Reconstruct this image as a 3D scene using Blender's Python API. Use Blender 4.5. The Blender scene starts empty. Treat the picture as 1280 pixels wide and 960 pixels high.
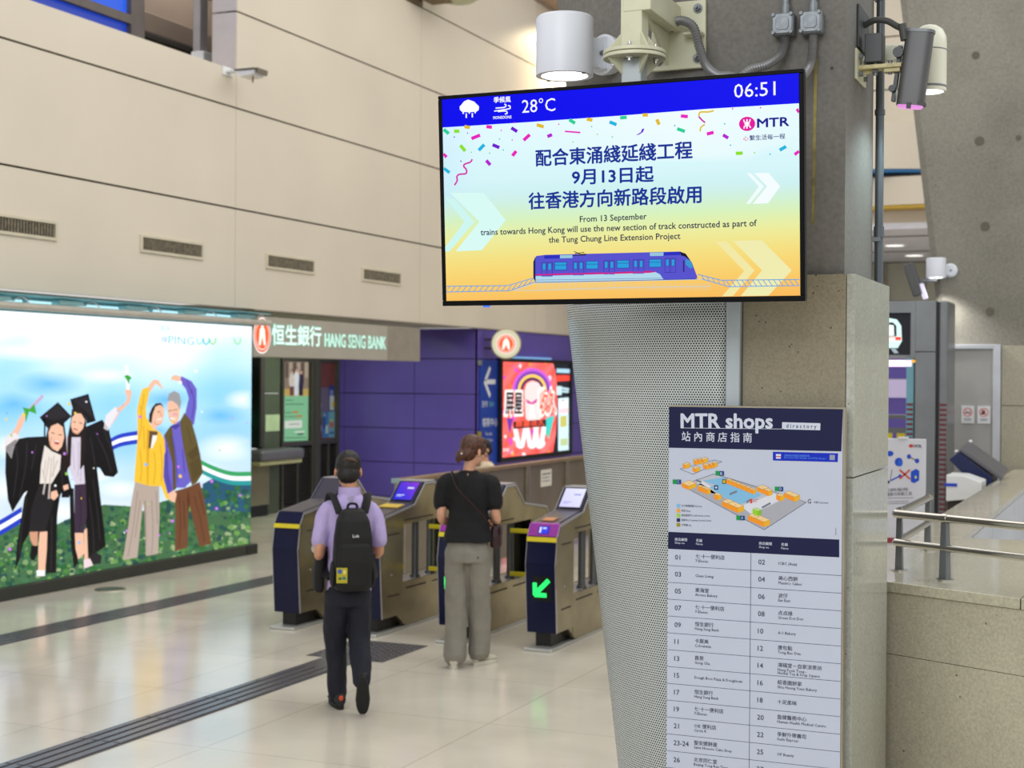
import bpy, math, random
from mathutils import Vector, Matrix
PI = math.pi
SC = bpy.context.scene
COL = SC.collection
random.seed(7)

# ------------------------------------------------------------------ camera
YAW, ROLL, PITCH, F = math.atan(800/1860.0), .0075, -6.5/1860, 1860.0
_f = Vector((-math.sin(YAW), math.cos(YAW), 0)); _r = Vector((math.cos(YAW), math.sin(YAW), 0))
_f2 = _f*math.cos(PITCH) + Vector((0, 0, 1))*math.sin(PITCH); _u2 = _r.cross(_f2)
_r3 = _r*math.cos(ROLL) + _u2*math.sin(ROLL); _u3 = _u2*math.cos(ROLL) - _r*math.sin(ROLL)
cam = bpy.data.cameras.new('camera'); co = bpy.data.objects.new('camera', cam); COL.objects.link(co)
m = Matrix.Identity(4)
for i in range(3):
    m[i][0], m[i][1], m[i][2] = _r3[i], _u3[i], -_f2[i]
m.translation = (0, 0, 2.07); co.matrix_world = m
cam.sensor_width = 36; cam.lens = F/1280*36; cam.clip_start = .05; cam.clip_end = 200
cam.dof.use_dof = True; cam.dof.focus_distance = 4.75; cam.dof.aperture_fstop = 5.0
SC.camera = co

# ------------------------------------------------------------------ world, exposure, big lamps
w = bpy.data.worlds.new('world'); SC.world = w; w.use_nodes = True
bg = w.node_tree.nodes['Background']; bg.inputs[0].default_value = (1, .975, .93, 1); bg.inputs[1].default_value = .68
SC.view_settings.view_transform = 'Standard'; SC.view_settings.look = 'None'
SC.view_settings.exposure = 0.0; SC.view_settings.gamma = 1; SC.view_settings.use_curve_mapping = False
SC.cycles.use_denoising = True; SC.cycles.max_bounces = 7; SC.cycles.sample_clamp_indirect = 6
SC.cycles.caustics_reflective = False; SC.cycles.caustics_refractive = False

def area(name, loc, target, size, power, color, sy=None):
    l = bpy.data.lights.new(name, 'AREA'); l.size = size; l.energy = power; l.color = color
    if sy: l.shape = 'RECTANGLE'; l.size_y = sy
    o = bpy.data.objects.new(name, l); COL.objects.link(o); o.location = loc
    z = (Vector(loc)-Vector(target)).normalized(); y = (Vector((0, 1, 0))-z*z.y).normalized(); x = y.cross(z)
    o.rotation_euler = Matrix((x, y, z)).transposed().to_euler(); return o
area('hall_light', (-3, 13, 9.5), (-3, 13, 0), 9, 470, (1, .96, .89), 16)
area('wall_wash_light', (-2.5, 15, 9.2), (-9.7, 16, 4.2), 3, 105, (1, .955, .90), 14)
area('rear_fill_light', (-1.5, -5, 6.5), (-1.5, 6, 2.2), 6, 450, (.95, .98, 1), 4)  # added fill behind the camera, brightens surfaces facing it
area('void_light', (4.5, 8, 7.5), (-.9, 6, 2.5), 4, 190, (.86, .95, 1), 5)
area('far_hall_light', (-3, 24, 4.3), (-3, 24, 0), 4, 120, (1, .97, .92), 5)

# ------------------------------------------------------------------ colours and materials
def lin(c):
    c /= 255.0
    return c/12.92 if c <= .04045 else ((c+.055)/1.055)**2.4
def rgb(c, k=1.0): return (lin(c[0])*k, lin(c[1])*k, lin(c[2])*k, 1)
MATS = {}
def mat(name, c, rough=.5, metal=0, var=.06, scale=6, bump=0, bscale=40, spec=.5, emit=None, es=1, detail=4):
    if name in MATS: return MATS[name]
    M_ = bpy.data.materials.new(name); M_.use_nodes = True; nt = M_.node_tree; N = nt.nodes; L = nt.links
    b = N['Principled BSDF']; b.inputs['Roughness'].default_value = rough; b.inputs['Metallic'].default_value = metal
    b.inputs['Specular IOR Level'].default_value = spec
    tc = N.new('ShaderNodeTexCoord')
    nz = N.new('ShaderNodeTexNoise'); nz.inputs['Scale'].default_value = scale; nz.inputs['Detail'].default_value = detail
    L.new(tc.outputs['Object'], nz.inputs['Vector'])
    cr = N.new('ShaderNodeValToRGB'); cr.color_ramp.elements[0].position = .3; cr.color_ramp.elements[1].position = .7
    a = rgb(c); cr.color_ramp.elements[0].color = tuple(x*(1-var*1.6) for x in a[:3])+(1,)
    cr.color_ramp.elements[1].color = tuple(min(1, x*(1+var)) for x in a[:3])+(1,)
    L.new(nz.outputs['Fac'], cr.inputs['Fac']); L.new(cr.outputs['Color'], b.inputs['Base Color'])
    if bump:
        n2 = N.new('ShaderNodeTexNoise'); n2.inputs['Scale'].default_value = bscale; L.new(tc.outputs['Object'], n2.inputs['Vector'])
        bp = N.new('ShaderNodeBump'); bp.inputs['Strength'].default_value = bump; bp.inputs['Distance'].default_value = .01
        L.new(n2.outputs['Fac'], bp.inputs['Height']); L.new(bp.outputs['Normal'], b.inputs['Normal'])
    if emit:
        b.inputs['Emission Color'].default_value = rgb(emit); b.inputs['Emission Strength'].default_value = es
    MATS[name] = M_; return M_
def stone(name, c, spots, rough, scale=1.6, spot_scale=14, spot_cut=.09, var=.1, fine=90):
    """cast concrete or limestone: blotches, grain and scattered dark pits"""
    if name in MATS: return MATS[name]
    M_ = mat(name, c, rough, 0, var, scale, detail=8); nt = M_.node_tree; N = nt.nodes; L = nt.links
    b = N['Principled BSDF']; base = b.inputs['Base Color'].links[0].from_socket
    tc = [n for n in N if n.type == 'TEX_COORD'][0]
    g = N.new('ShaderNodeTexNoise'); g.inputs['Scale'].default_value = fine; g.inputs['Detail'].default_value = 3
    L.new(tc.outputs['Object'], g.inputs['Vector'])
    gr = N.new('ShaderNodeMapRange'); gr.inputs['From Min'].default_value = .3; gr.inputs['From Max'].default_value = .7
    gr.inputs['To Min'].default_value = .84; gr.inputs['To Max'].default_value = 1.1; L.new(g.outputs['Fac'], gr.inputs['Value'])
    mx = N.new('ShaderNodeMix'); mx.data_type = 'RGBA'; mx.blend_type = 'MULTIPLY'; mx.inputs['Factor'].default_value = 1
    L.new(base, mx.inputs['A']); L.new(gr.outputs['Result'], mx.inputs['B'])
    v = N.new('ShaderNodeTexVoronoi'); v.inputs['Scale'].default_value = spot_scale; v.inputs['Randomness'].default_value = 1
    L.new(tc.outputs['Object'], v.inputs['Vector'])
    lt = N.new('ShaderNodeMath'); lt.operation = 'LESS_THAN'; L.new(v.outputs['Distance'], lt.inputs[0]); lt.inputs[1].default_value = spot_cut
    m2 = N.new('ShaderNodeMix'); m2.data_type = 'RGBA'; L.new(lt.outputs[0], m2.inputs['Factor'])
    L.new(mx.outputs['Result'], m2.inputs['A']); m2.inputs['B'].default_value = rgb(spots)
    L.new(m2.outputs['Result'], b.inputs['Base Color']); return M_
def glow(name, c, s=1.0, sampled=True):
    if name in MATS: return MATS[name]
    M_ = bpy.data.materials.new(name); M_.use_nodes = True; b = M_.node_tree.nodes['Principled BSDF']
    b.inputs['Base Color'].default_value = (.02, .02, .02, 1); b.inputs['Roughness'].default_value = .35
    b.inputs['Emission Color'].default_value = rgb(c); b.inputs['Emission Strength'].default_value = s
    if not sampled: M_.cycles.emission_sampling = 'NONE'
    MATS[name] = M_; return M_
def artmat(name, emit=0.0, rough=.4, spec=.4, sampled=False):
    """print or screen picture: the picture's own colours come from the mesh's colour attribute"""
    if name in MATS: return MATS[name]
    M_ = bpy.data.materials.new(name); M_.use_nodes = True; nt = M_.node_tree; b = nt.nodes['Principled BSDF']
    at = nt.nodes.new('ShaderNodeAttribute'); at.attribute_name = 'ink'
    b.inputs['Roughness'].default_value = rough; b.inputs['Specular IOR Level'].default_value = spec
    if emit:
        b.inputs['Base Color'].default_value = (.001, .001, .001, 1)
        nt.links.new(at.outputs['Color'], b.inputs['Emission Color']); b.inputs['Emission Strength'].default_value = emit
        if not sampled: M_.cycles.emission_sampling = 'NONE'
    else: nt.links.new(at.outputs['Color'], b.inputs['Base Color'])
    MATS[name] = M_; return M_
def glass(name, tint=(1, 1, 1), refl=.12):
    if name in MATS: return MATS[name]
    M_ = bpy.data.materials.new(name); M_.use_nodes = True; nt = M_.node_tree; nt.nodes.clear()
    o = nt.nodes.new('ShaderNodeOutputMaterial'); t = nt.nodes.new('ShaderNodeBsdfTransparent'); t.inputs[0].default_value = (*tint, 1)
    g = nt.nodes.new('ShaderNodeBsdfGlossy'); g.inputs['Roughness'].default_value = .03
    mx = nt.nodes.new('ShaderNodeMixShader'); mx.inputs[0].default_value = refl*.5
    nt.links.new(t.outputs[0], mx.inputs[1]); nt.links.new(g.outputs[0], mx.inputs[2])
    nt.links.new(mx.outputs[0], o.inputs[0]); MATS[name] = M_; return M_

# ------------------------------------------------------------------ mesh builder
class MB:
    def __init__(s): s.v = []; s.f = []; s.m = []; s.cur = 0
    def add(s, vs, fs):
        n = len(s.v); s.v += [tuple(p) for p in vs]; s.f += [tuple(i+n for i in f) for f in fs]; s.m += [s.cur]*len(fs); return s
    def mati(s, i): s.cur = i; return s
    def box(s, x0, x1, y0, y1, z0, z1):
        x0, x1 = sorted((x0, x1)); y0, y1 = sorted((y0, y1)); z0, z1 = sorted((z0, z1))
        return s.add([(x0,y0,z0),(x1,y0,z0),(x1,y1,z0),(x0,y1,z0),(x0,y0,z1),(x1,y0,z1),(x1,y1,z1),(x0,y1,z1)],
                     [(0,3,2,1),(4,5,6,7),(0,1,5,4),(1,2,6,5),(2,3,7,6),(3,0,4,7)])
    def obox(s, c, ax, ay, az):
        c = Vector(c); ax, ay, az = Vector(ax), Vector(ay), Vector(az)
        vs = [c+ax*i+ay*j+az*k for k in (-1, 1) for i, j in ((-1,-1),(1,-1),(1,1),(-1,1))]
        return s.add(vs, [(0,3,2,1),(4,5,6,7),(0,1,5,4),(1,2,6,5),(2,3,7,6),(3,0,4,7)])
    def prism(s, pts, ext):
        """closed polygon of 3-D points swept by vector ext"""
        n = len(pts); e = Vector(ext); vs = [Vector(p) for p in pts]; vs += [p+e for p in vs]
        return s.add(vs, [tuple(range(n))[::-1], tuple(range(n, 2*n))]+[(i, (i+1) % n, n+(i+1) % n, n+i) for i in range(n)])
    def loft(s, rings, caps=True, closed=True):
        n = len(rings[0]); vs = [p for r in rings for p in r]; fs = []
        for k in range(len(rings)-1):
            for i in range(n if closed else n-1):
                j = (i+1) % n; fs.append((k*n+i, k*n+j, (k+1)*n+j, (k+1)*n+i))
        if caps: fs += [tuple(range(n))[::-1], tuple(range((len(rings)-1)*n, len(rings)*n))]
        return s.add(vs, fs)
    def cyl(s, a, b, r, r2=None, n=24, caps=True):
        a, b = Vector(a), Vector(b); r2 = r if r2 is None else r2; d = (b-a).normalized()
        x = d.orthogonal().normalized(); y = d.cross(x)
        ring = lambda c, q: [c+(x*math.cos(2*PI*i/n)+y*math.sin(2*PI*i/n))*q for i in range(n)]
        return s.loft([ring(a, r), ring(b, r2)], caps)
    def lathe(s, c, d, prof, n=32):
        """prof: list of (distance along d, radius)"""
        c, d = Vector(c), Vector(d).normalized(); x = d.orthogonal().normalized(); y = d.cross(x)
        return s.loft([[c+d*h+(x*math.cos(2*PI*i/n)+y*math.sin(2*PI*i/n))*max(r, 1e-4) for i in range(n)] for h, r in prof])
    def tube(s, pts, r, n=10, rib=0, flat=None, ref=(0, 0, 1)):
        """round or flat (rx, ry) section along a path; r may be a list"""
        P = [Vector(p) for p in pts]; rings = []; prev = None
        for i, p in enumerate(P):
            t = (P[min(i+1, len(P)-1)]-P[max(i-1, 0)]).normalized()
            if prev is None:
                x = Vector(ref).cross(t); x = x.normalized() if x.length > .05 else t.orthogonal().normalized()
            else: x = (prev - t*prev.dot(t)).normalized()
            prev = x; y = t.cross(x); q = r[i] if isinstance(r, (list, tuple)) else r
            if rib: q *= 1+rib*(i % 2)
            qx, qy = (q*flat[0], q*flat[1]) if flat else (q, q)
            rings.append([p+x*math.cos(2*PI*k/n)*qx+y*math.sin(2*PI*k/n)*qy for k in range(n)])
        return s.loft(rings)
    def ell(s, c, r, n=14, k=9, R=None):
        c = Vector(c); R = R or Matrix.Identity(3); rings = []
        for j in range(k+1):
            a = -PI/2+PI*j/k; q = max(math.cos(a), .02)
            rings.append([c+R@Vector((r[0]*q*math.cos(2*PI*i/n), r[1]*q*math.sin(2*PI*i/n), r[2]*math.sin(a))) for i in range(n)])
        return s.loft(rings)
def spline(pts, n=6):
    P = [Vector(p) for p in pts]; out = []
    for i in range(len(P)-1):
        a, b, c, d = P[max(i-1, 0)], P[i], P[i+1], P[min(i+2, len(P)-1)]
        for k in range(n):
            t = k/n; out.append(.5*((2*b)+(c-a)*t+(2*a-5*b+4*c-d)*t*t+(3*b-a-3*c+d)*t**3))
    return out+[P[-1]]
def base_of(p):
    while p.parent: p = p.parent
    return p.matrix_basis
def props(o, label=None, cat=None, group=None, kind=None):
    for k, v in (('label', label), ('category', cat), ('group', group), ('kind', kind)):
        if v: o[k] = v
    return o
def link(name, me, mats, parent=None, smooth=40, bev=0, bseg=2):
    o = bpy.data.objects.new(name, me); COL.objects.link(o)
    for q in (mats if isinstance(mats, (list, tuple)) else [mats]): me.materials.append(q)
    if smooth:
        me.shade_smooth(); me.set_sharp_from_angle(angle=math.radians(smooth))
    if bev:
        b = o.modifiers.new('bevel', 'BEVEL'); b.width = bev; b.segments = bseg; b.limit_method = 'ANGLE'; b.angle_limit = math.radians(40)
    if parent: o.parent = parent
    return o
def obj(name, mb, mats, parent=None, smooth=40, bev=0, bseg=2, world=True, label=None):
    """link mb as one mesh; with world=True its points are world points, moved into the thing's own frame"""
    me = bpy.data.meshes.new(name); vs = mb.v
    if parent and world:
        inv = base_of(parent).inverted(); vs = [inv@Vector(p) for p in vs]
    me.from_pydata([tuple(p) for p in vs], [], mb.f)
    me.polygons.foreach_set('material_index', mb.m); me.update()
    o = link(name, me, mats, parent, smooth, bev, bseg)
    if label: o['label'] = label
    return o
def thing(name, label, cat, loc=(0, 0, 0), rz=0, group=None):
    o = bpy.data.objects.new(name, None); COL.objects.link(o); o.empty_display_size = .1
    o.location = loc; o.rotation_euler = (0, 0, rz)
    o.matrix_basis = Matrix.Translation(loc) @ Matrix.Rotation(rz, 4, 'Z')
    return props(o, label, cat, group)
def struct(name, mb, mats, **k): return props(obj(name, mb, mats, None, **k), kind='structure')
def copy_tree(o, parent=None):
    c = o.copy(); COL.objects.link(c)
    if parent: c.parent = parent
    for ch in o.children: copy_tree(ch, c)
    return c
def fuse(mb, voxel, smooth=6, name='body'):
    """one continuous surface from overlapping closed volumes"""
    me = bpy.data.meshes.new(name); me.from_pydata([tuple(p) for p in mb.v], [], mb.f); me.update()
    o = bpy.data.objects.new(name, me); COL.objects.link(o)
    r = o.modifiers.new('r', 'REMESH'); r.mode = 'VOXEL'; r.voxel_size = voxel
    if smooth:
        q = o.modifiers.new('s', 'SMOOTH'); q.iterations = smooth; q.factor = .5
    dg = bpy.context.evaluated_depsgraph_get(); out = bpy.data.meshes.new_from_object(o.evaluated_get(dg))
    bpy.data.objects.remove(o); bpy.data.meshes.remove(me); out.name = name; return out

# ------------------------------------------------------------------ flat pictures (prints and screens)
def homography(src, dst):
    A = []; B = []
    for (x, y), (u, v) in zip(src, dst):
        A.append([x, y, 1, 0, 0, 0, -u*x, -u*y]); B.append(u)
        A.append([0, 0, 0, x, y, 1, -v*x, -v*y]); B.append(v)
    n = 8
    for i in range(n):
        p = max(range(i, n), key=lambda r: abs(A[r][i])); A[i], A[p] = A[p], A[i]; B[i], B[p] = B[p], B[i]
        for r in range(n):
            if r != i:
                q = A[r][i]/A[i][i]; A[r] = [a-q*b for a, b in zip(A[r], A[i])]; B[r] -= q*B[i]
    h = [B[i]/A[i][i] for i in range(n)]
    def f(x, y):
        d = h[6]*x+h[7]*y+1; return ((h[0]*x+h[1]*y+h[2])/d, (h[3]*x+h[4]*y+h[5])/d)
    return f
_glyph = {}
def glyphs(s, bold, res):
    k = (s, bold, res)
    if k not in _glyph:
        c = bpy.data.curves.new('t', 'FONT'); c.body = s; c.resolution_u = res; c.offset = bold
        o = bpy.data.objects.new('t', c); COL.objects.link(o)
        dg = bpy.context.evaluated_depsgraph_get(); me = bpy.data.meshes.new_from_object(o.evaluated_get(dg))
        _glyph[k] = ([(v.co.x, v.co.y) for v in me.vertices], [tuple(p.vertices) for p in me.polygons])
        bpy.data.objects.remove(o); bpy.data.curves.remove(c); bpy.data.meshes.remove(me)
    return _glyph[k]
def is_cjk(s): return any(ord(ch) > 0x2e80 for ch in s)
class Art:
    """flat picture in a panel's own metres: origin O, axes ex, ey, facing n"""
    def __init__(s, O, ex, ey, n, hom=None, step=.0004):
        s.O, s.ex, s.ey, s.n = Vector(O), Vector(ex), Vector(ey), Vector(n); s.v = []; s.f = []; s.c = []; s.h = hom; s.step = step; s.clip = None
    def at(s, x, y, l): return s.O+s.ex*x+s.ey*y+s.n*(l*s.step)
    def raw(s, pts, faces, col, l):
        if s.clip: a, b, c, d = s.clip; pts = [(min(max(x, a), b), min(max(y, c), d)) for x, y in pts]
        n = len(s.v); s.v += [s.at(x, y, l) for x, y in pts]; cs = col if isinstance(col, list) else [rgb(col)]*len(pts)
        for f in faces:
            q = [pts[i] for i in f]; a = sum(q[i][0]*q[(i+1) % len(q)][1]-q[(i+1) % len(q)][0]*q[i][1] for i in range(len(q)))
            f = f if a > 0 else tuple(reversed(f)); s.f.append(tuple(i+n for i in f)); s.c += [cs[i] for i in f]
    def H(s, p): return s.h(*p) if s.h else p
    def poly(s, pts, col, l=1):
        pts = [s.H(p) for p in pts]; s.raw(pts, [tuple(range(len(pts)))], col, l); return s
    def rect(s, x0, y0, x1, y1, col, l=1): return s.poly([(x0, y0), (x1, y0), (x1, y1), (x0, y1)], col, l)
    def ell(s, cx, cy, rx, ry, col, l=1, n=24, rot=0):
        c, q = math.cos(rot), math.sin(rot)
        return s.poly([(cx+rx*math.cos(2*PI*i/n)*c-ry*math.sin(2*PI*i/n)*q, cy+rx*math.cos(2*PI*i/n)*q+ry*math.sin(2*PI*i/n)*c) for i in range(n)], col, l)
    def fan(s, cx, cy, rx, ry, inner, outer, l=1, n=20):
        """soft blot: inner colour at the middle, outer(x, y) linear colour at the rim"""
        pts = [(cx, cy)]; cs = [rgb(inner)]
        for i in range(n):
            x, y = cx+rx*math.cos(2*PI*i/n), cy+ry*math.sin(2*PI*i/n); pts.append((x, y)); cs.append(outer(x, y))
        s.raw([s.H(p) for p in pts], [(0, 1+i, 1+(i+1) % n) for i in range(n)], cs, l); return s
    def stroke(s, pts, wd, col, l=1, closed=False):
        P = list(pts)+([pts[0]] if closed else [])
        for i in range(len(P)-1):
            (x0, y0), (x1, y1) = P[i], P[i+1]; d = math.hypot(x1-x0, y1-y0) or 1; nx, ny = -(y1-y0)/d*wd/2, (x1-x0)/d*wd/2
            ex_, ey_ = (x1-x0)/d*wd*.15, (y1-y0)/d*wd*.15
            s.poly([(x0+nx-ex_, y0+ny-ey_), (x0-nx-ex_, y0-ny-ey_), (x1-nx+ex_, y1-ny+ey_), (x1+nx+ex_, y1+ny+ey_)], col, l+.12*(i % 3))
        return s
    def grid(s, xs, ys, cf, l=0):
        pts = [s.H((x, y)) for y in ys for x in xs]; cs = [cf(x, y) for y in ys for x in xs]; n = len(xs)
        s.raw(pts, [(j*n+i, j*n+i+1, (j+1)*n+i+1, (j+1)*n+i) for j in range(len(ys)-1) for i in range(n-1)], cs, l); return s
    def spread(s, pts, fs, col, l, d):
        for i in range(6 if d else 1):
            a, b = (d*math.cos(i*PI/3), d*math.sin(i*PI/3)) if d else (0, 0)
            s.raw([(x+a, y+b) for x, y in pts], fs, col, l+.13*i)
    def text(s, body, L, R, T, col, l=2, bold=0, res=2, keep=False):
        """body from baseline point L to baseline point R, capitals up to point T (above L)"""
        L, R, T = Vector(s.H(L)), Vector(s.H(R)), Vector(s.H(T)); vs, fs = glyphs(body, 0, res)
        if not vs: return s
        x0, x1 = min(v[0] for v in vs), max(v[0] for v in vs)
        b, t = (-.083, .82) if is_cjk(body) else (0, .70)
        ux = (R-L)/(x1-x0); d = (R-L).normalized(); up = Vector((-d.y, d.x)); up = up*((T-L).dot(up)/(t-b))
        s.spread([tuple(L+ux*(x-x0)+up*(y-b)) for x, y in vs], fs, col, l, max(0, bold)*(T-L).length/(t-b)); return s
    def label(s, body, x, y, cap, col, l=2, bold=0, res=1, sx=1.0, align='l'):
        """body at panel point (x, y) in metres with capital height cap"""
        vs, fs = glyphs(body, 0, res)
        if not vs: return s
        k = cap/(.88 if is_cjk(body) else .70); x0, x1 = min(v[0] for v in vs), max(v[0] for v in vs)
        off = {'l': x0, 'c': (x0+x1)/2, 'r': x1}[align]
        s.spread([(x+(a-off)*k*sx, y+b*k) for a, b in vs], fs, col, l, max(0, bold)*k); return s
    def build(s, name, material, parent=None):
        me = bpy.data.meshes.new(name); vs = s.v
        if parent: inv = base_of(parent).inverted(); vs = [inv@p for p in vs]
        me.from_pydata([tuple(p) for p in vs], [], s.f)
        at = me.color_attributes.new('ink', 'FLOAT_COLOR', 'CORNER')
        at.data.foreach_set('color', [q for c in s.c for q in c]); me.update()
        # keep every face turned to the viewer's side
        return link(name, me, material, parent, smooth=0)
def mixc(a, b, t): return tuple(a[i]+(b[i]-a[i])*t for i in range(3))
def ramp(stops, t):
    for (a, ca), (b, cb) in zip(stops, stops[1:]):
        if t <= b: return mixc(ca, cb, 0 if t <= a else (t-a)/(b-a))
    return stops[-1][1]
# ================================================================== the setting
CREAM = mat('cream_panel', (222, 213, 197), .42, var=.03, scale=.7)
DARK = mat('dark_gap', (38, 32, 26), .8)
PURPLE = mat('purple_panel', (98, 82, 172), .28, var=.08, scale=1.2)
STEEL = mat('brushed_steel', (168, 160, 142), .34, .85, var=.08, scale=9)
STEELB = mat('bright_steel', (205, 205, 205), .22, 1.0, var=.03)
GREYM = mat('grey_metal', (120, 124, 128), .45, .4, var=.05)
WHITE = mat('white_paint', (232, 234, 236), .35, var=.02)
IVORY = mat('ivory_paint', (206, 206, 180), .45, var=.04, scale=14)
BLACK = mat('black_plastic', (14, 14, 16), .4)
CONC = stone('raw_concrete', (120, 117, 112), (62, 60, 57), .8, 1.3, 5, .03, .16, 60)
CONCR = stone('light_concrete', (136, 133, 123), (104, 104, 94), .8, 1.1, 3.2, .03, .13, 40)
LIME = stone('honed_limestone', (146, 138, 117), (86, 75, 58), .24, 2.2, 26, .085, .10, 110)
LIMEC = stone('polished_lit_limestone', (184, 186, 176), (130, 122, 104), .12, 1.8, 17, .06, .07, 90)  # polished side of the pier, painted paler and cooler for the light on it
LIMEW = stone('pale_limestone', (194, 187, 166), (130, 114, 90), .2, 1.8, 17, .075, .09, 90)

# floor: polished cream stone in 1.2 m slabs
FL = bpy.data.materials.new('floor_stone'); FL.use_nodes = True
nt = FL.node_tree; N = nt.nodes; L = nt.links; b = N['Principled BSDF']
tc = N.new('ShaderNodeTexCoord'); mp = N.new('ShaderNodeMapping'); mp.inputs['Location'].default_value = (4.84, -9.35+12, 0)
L.new(tc.outputs['Object'], mp.inputs['Vector'])
br = N.new('ShaderNodeTexBrick'); br.offset = 0; br.inputs['Scale'].default_value = 1; br.inputs['Brick Width'].default_value = 1.2
br.inputs['Row Height'].default_value = 1.2; br.inputs['Mortar Size'].default_value = .003; br.inputs['Mortar Smooth'].default_value = .2
br.inputs['Color1'].default_value = rgb((212, 205, 190)); br.inputs['Color2'].default_value = rgb((218, 211, 197)); br.inputs['Mortar'].default_value = rgb((168, 159, 142))
L.new(mp.outputs[0], br.inputs['Vector'])
nz = N.new('ShaderNodeTexNoise'); nz.inputs['Scale'].default_value = 1.7; nz.inputs['Detail'].default_value = 9; L.new(tc.outputs['Object'], nz.inputs['Vector'])
mr = N.new('ShaderNodeMapRange'); mr.inputs['From Min'].default_value = .3; mr.inputs['From Max'].default_value = .7; mr.inputs['To Min'].default_value = .9; mr.inputs['To Max'].default_value = 1.06
L.new(nz.outputs['Fac'], mr.inputs['Value'])
mx = N.new('ShaderNodeMix'); mx.data_type = 'RGBA'; mx.blend_type = 'MULTIPLY'; mx.inputs['Factor'].default_value = 1
L.new(br.outputs['Color'], mx.inputs['A']); L.new(mr.outputs['Result'], mx.inputs['B']); L.new(mx.outputs['Result'], b.inputs['Base Color'])
rr = N.new('ShaderNodeMapRange'); rr.inputs['To Min'].default_value = .10; rr.inputs['To Max'].default_value = .21; L.new(nz.outputs['Fac'], rr.inputs['Value'])
L.new(rr.outputs['Result'], b.inputs['Roughness'])
struct('floor', MB().box(-15, 8, -3, 34, -.2, 0), FL, smooth=0)

WX = -9.73
# upper wall: big cream cladding panels with open joints on a dark backing; an opening to the upper level on the left
mb = MB(); g, gv = .011, .004
ZR = [2.87, 4.01, 5.17, 6.285, 7.42, 8.54, 9.7]; YR = [5.0, 9.8, 14.51, 19.22, 23.6, 27.5, 30.8]
for i in range(6):
    for j in range(6):
        y0, y1, z0, z1 = YR[i]+gv, YR[i+1]-gv, ZR[j]+(g if j else 0), ZR[j+1]-g
        if i < 2 and j == 2: z1 = 5.6
        if i < 2 and j in (3, 4): continue
        mb.box(WX-.03, WX, y0, y1, z0, z1)
struct('wall_left', mb, CREAM, smooth=0)
mb = MB()
for y0, y1, z0, z1 in ((5, 14.51, 2.88, 5.55), (14.53, 30.8, 2.88, 9.7), (5, 14.51, 7.45, 9.7)): mb.box(WX-.16, WX-.034, y0, y1, z0, z1)
struct('wall_left_backing', mb, DARK, smooth=0)
SILL = mat('pale_reveal', (214, 206, 200), .5, var=.03)
mb = MB().box(-10.07, WX-.032, 14.515, 14.62, 5.6, 6.28).box(-10.07, WX-.032, 14.515, 14.62, 6.30, 7.4)
mb.box(-10.07, WX-.03, 5, 14.51, 5.5, 5.6)
struct('trim_1', mb, SILL, smooth=0)
# glazing behind the opening: steel frame, dusk-blue panes
FRAME = mat('window_frame_grey', (110, 102, 98), .5, .2, var=.08)
wf = MB().box(-10.62, -10.5, 5, 13.58, 6.0, 6.10).box(-10.62, -10.5, 13.58, 13.82, 5.3, 8).box(-10.62, -10.52, 5, 13.57, 5.3, 5.62).box(-10.62, -10.52, 11.2, 11.28, 6.1, 8)
wfo = struct('window_1', wf, FRAME, smooth=0)
DUSK = glow('dusk_glass', (18, 92, 232), .95, False)
p = obj('pane', MB().box(-10.58, -10.565, 5, 13.58, 6.10, 8), DUSK, wfo, smooth=0)
DUSK2 = glow('dusk_glass_low', (10, 62, 190), .8, False)
p = obj('lower_pane', MB().box(-10.58, -10.565, 5, 13.58, 5.62, 6.0), DUSK2, wfo, smooth=0)
BROWN = mat('brown_lining', (120, 106, 94), .6, var=.05, scale=2)
mb = MB()
for z0, z1 in ((5.2, 5.86), (5.875, 6.42), (6.435, 7.0), (7.015, 8)): mb.box(-11.45, -11.4, 13.82, 18, z0, z1)
struct('wall_upper_recess', mb, BROWN, smooth=0)
props(obj('air_duct', MB().box(-11.395, -11.05, 14.2, 17.5, 6.18, 6.42).mati(1).box(-11.395, -11.04, 14.2, 17.5, 6.10, 6.18), [BROWN, DARK], smooth=0, bev=.01),
      'brown duct along the wall inside the upper window opening', 'duct')
area('opening_fill_light', (-10.8, 15.4, 7.8), (-11.2, 15.6, 5.8), .8, 70, (1, .95, .88), 2)  # added fill, lifts the dark brown lining inside the opening
t = thing('support_post', 'slim pale steel post with a boxed white foot in the upper window opening', 'post', (-10.45, 14.85, 5.5))
obj('shaft', MB().box(-10.5, -10.4, 14.74, 14.90, 5.5, 8), mat('pale_steel', (176, 172, 176), .4, .3), t, smooth=0, bev=.008)
obj('foot', MB().box(-10.52, -10.3, 14.62, 14.96, 5.5, 5.80).box(-10.50, -10.32, 14.70, 14.90, 5.8, 5.92), WHITE, t, smooth=0, bev=.01)

# lower left wall behind the poster and the bank recess
struct('wall_left_lower', MB().box(-9.98, -9.90, 5, 14.8, 0, 2.86).box(-12.6, -9.9, 14.8, 14.9, 0, 2.86), mat('beige_wall', (196, 186, 168), .6), smooth=0)
struct('ceiling_recess', MB().box(-12.7, WX-.04, 14.9, 21.2, 2.865, 2.93), mat('recess_ceiling', (170, 165, 150), .6), smooth=0)
mb = MB()
zp = [0, .16, .715, 1.265, 1.82, 2.38, 2.862]; xp = [-12.4, -12.12, -10.84, -9.732]
for i in range(3):
    for j in range(6): mb.box(xp[i]+.005, xp[i+1]-(.005 if i < 2 else 0), 21.25, 21.29, zp[j]+.006, zp[j+1]-.006)
struct('wall_recess_end', mb, PURPLE, smooth=0, bev=.003)
struct('wall_recess_backing', MB().box(-12.6, WX-.06, 21.285, 21.4, 0, 2.86).box(WX-.16, WX-.045, 21.3, 30.8, 0, 2.86), mat('joint_dark', (16, 10, 30), .7), smooth=0)
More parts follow.
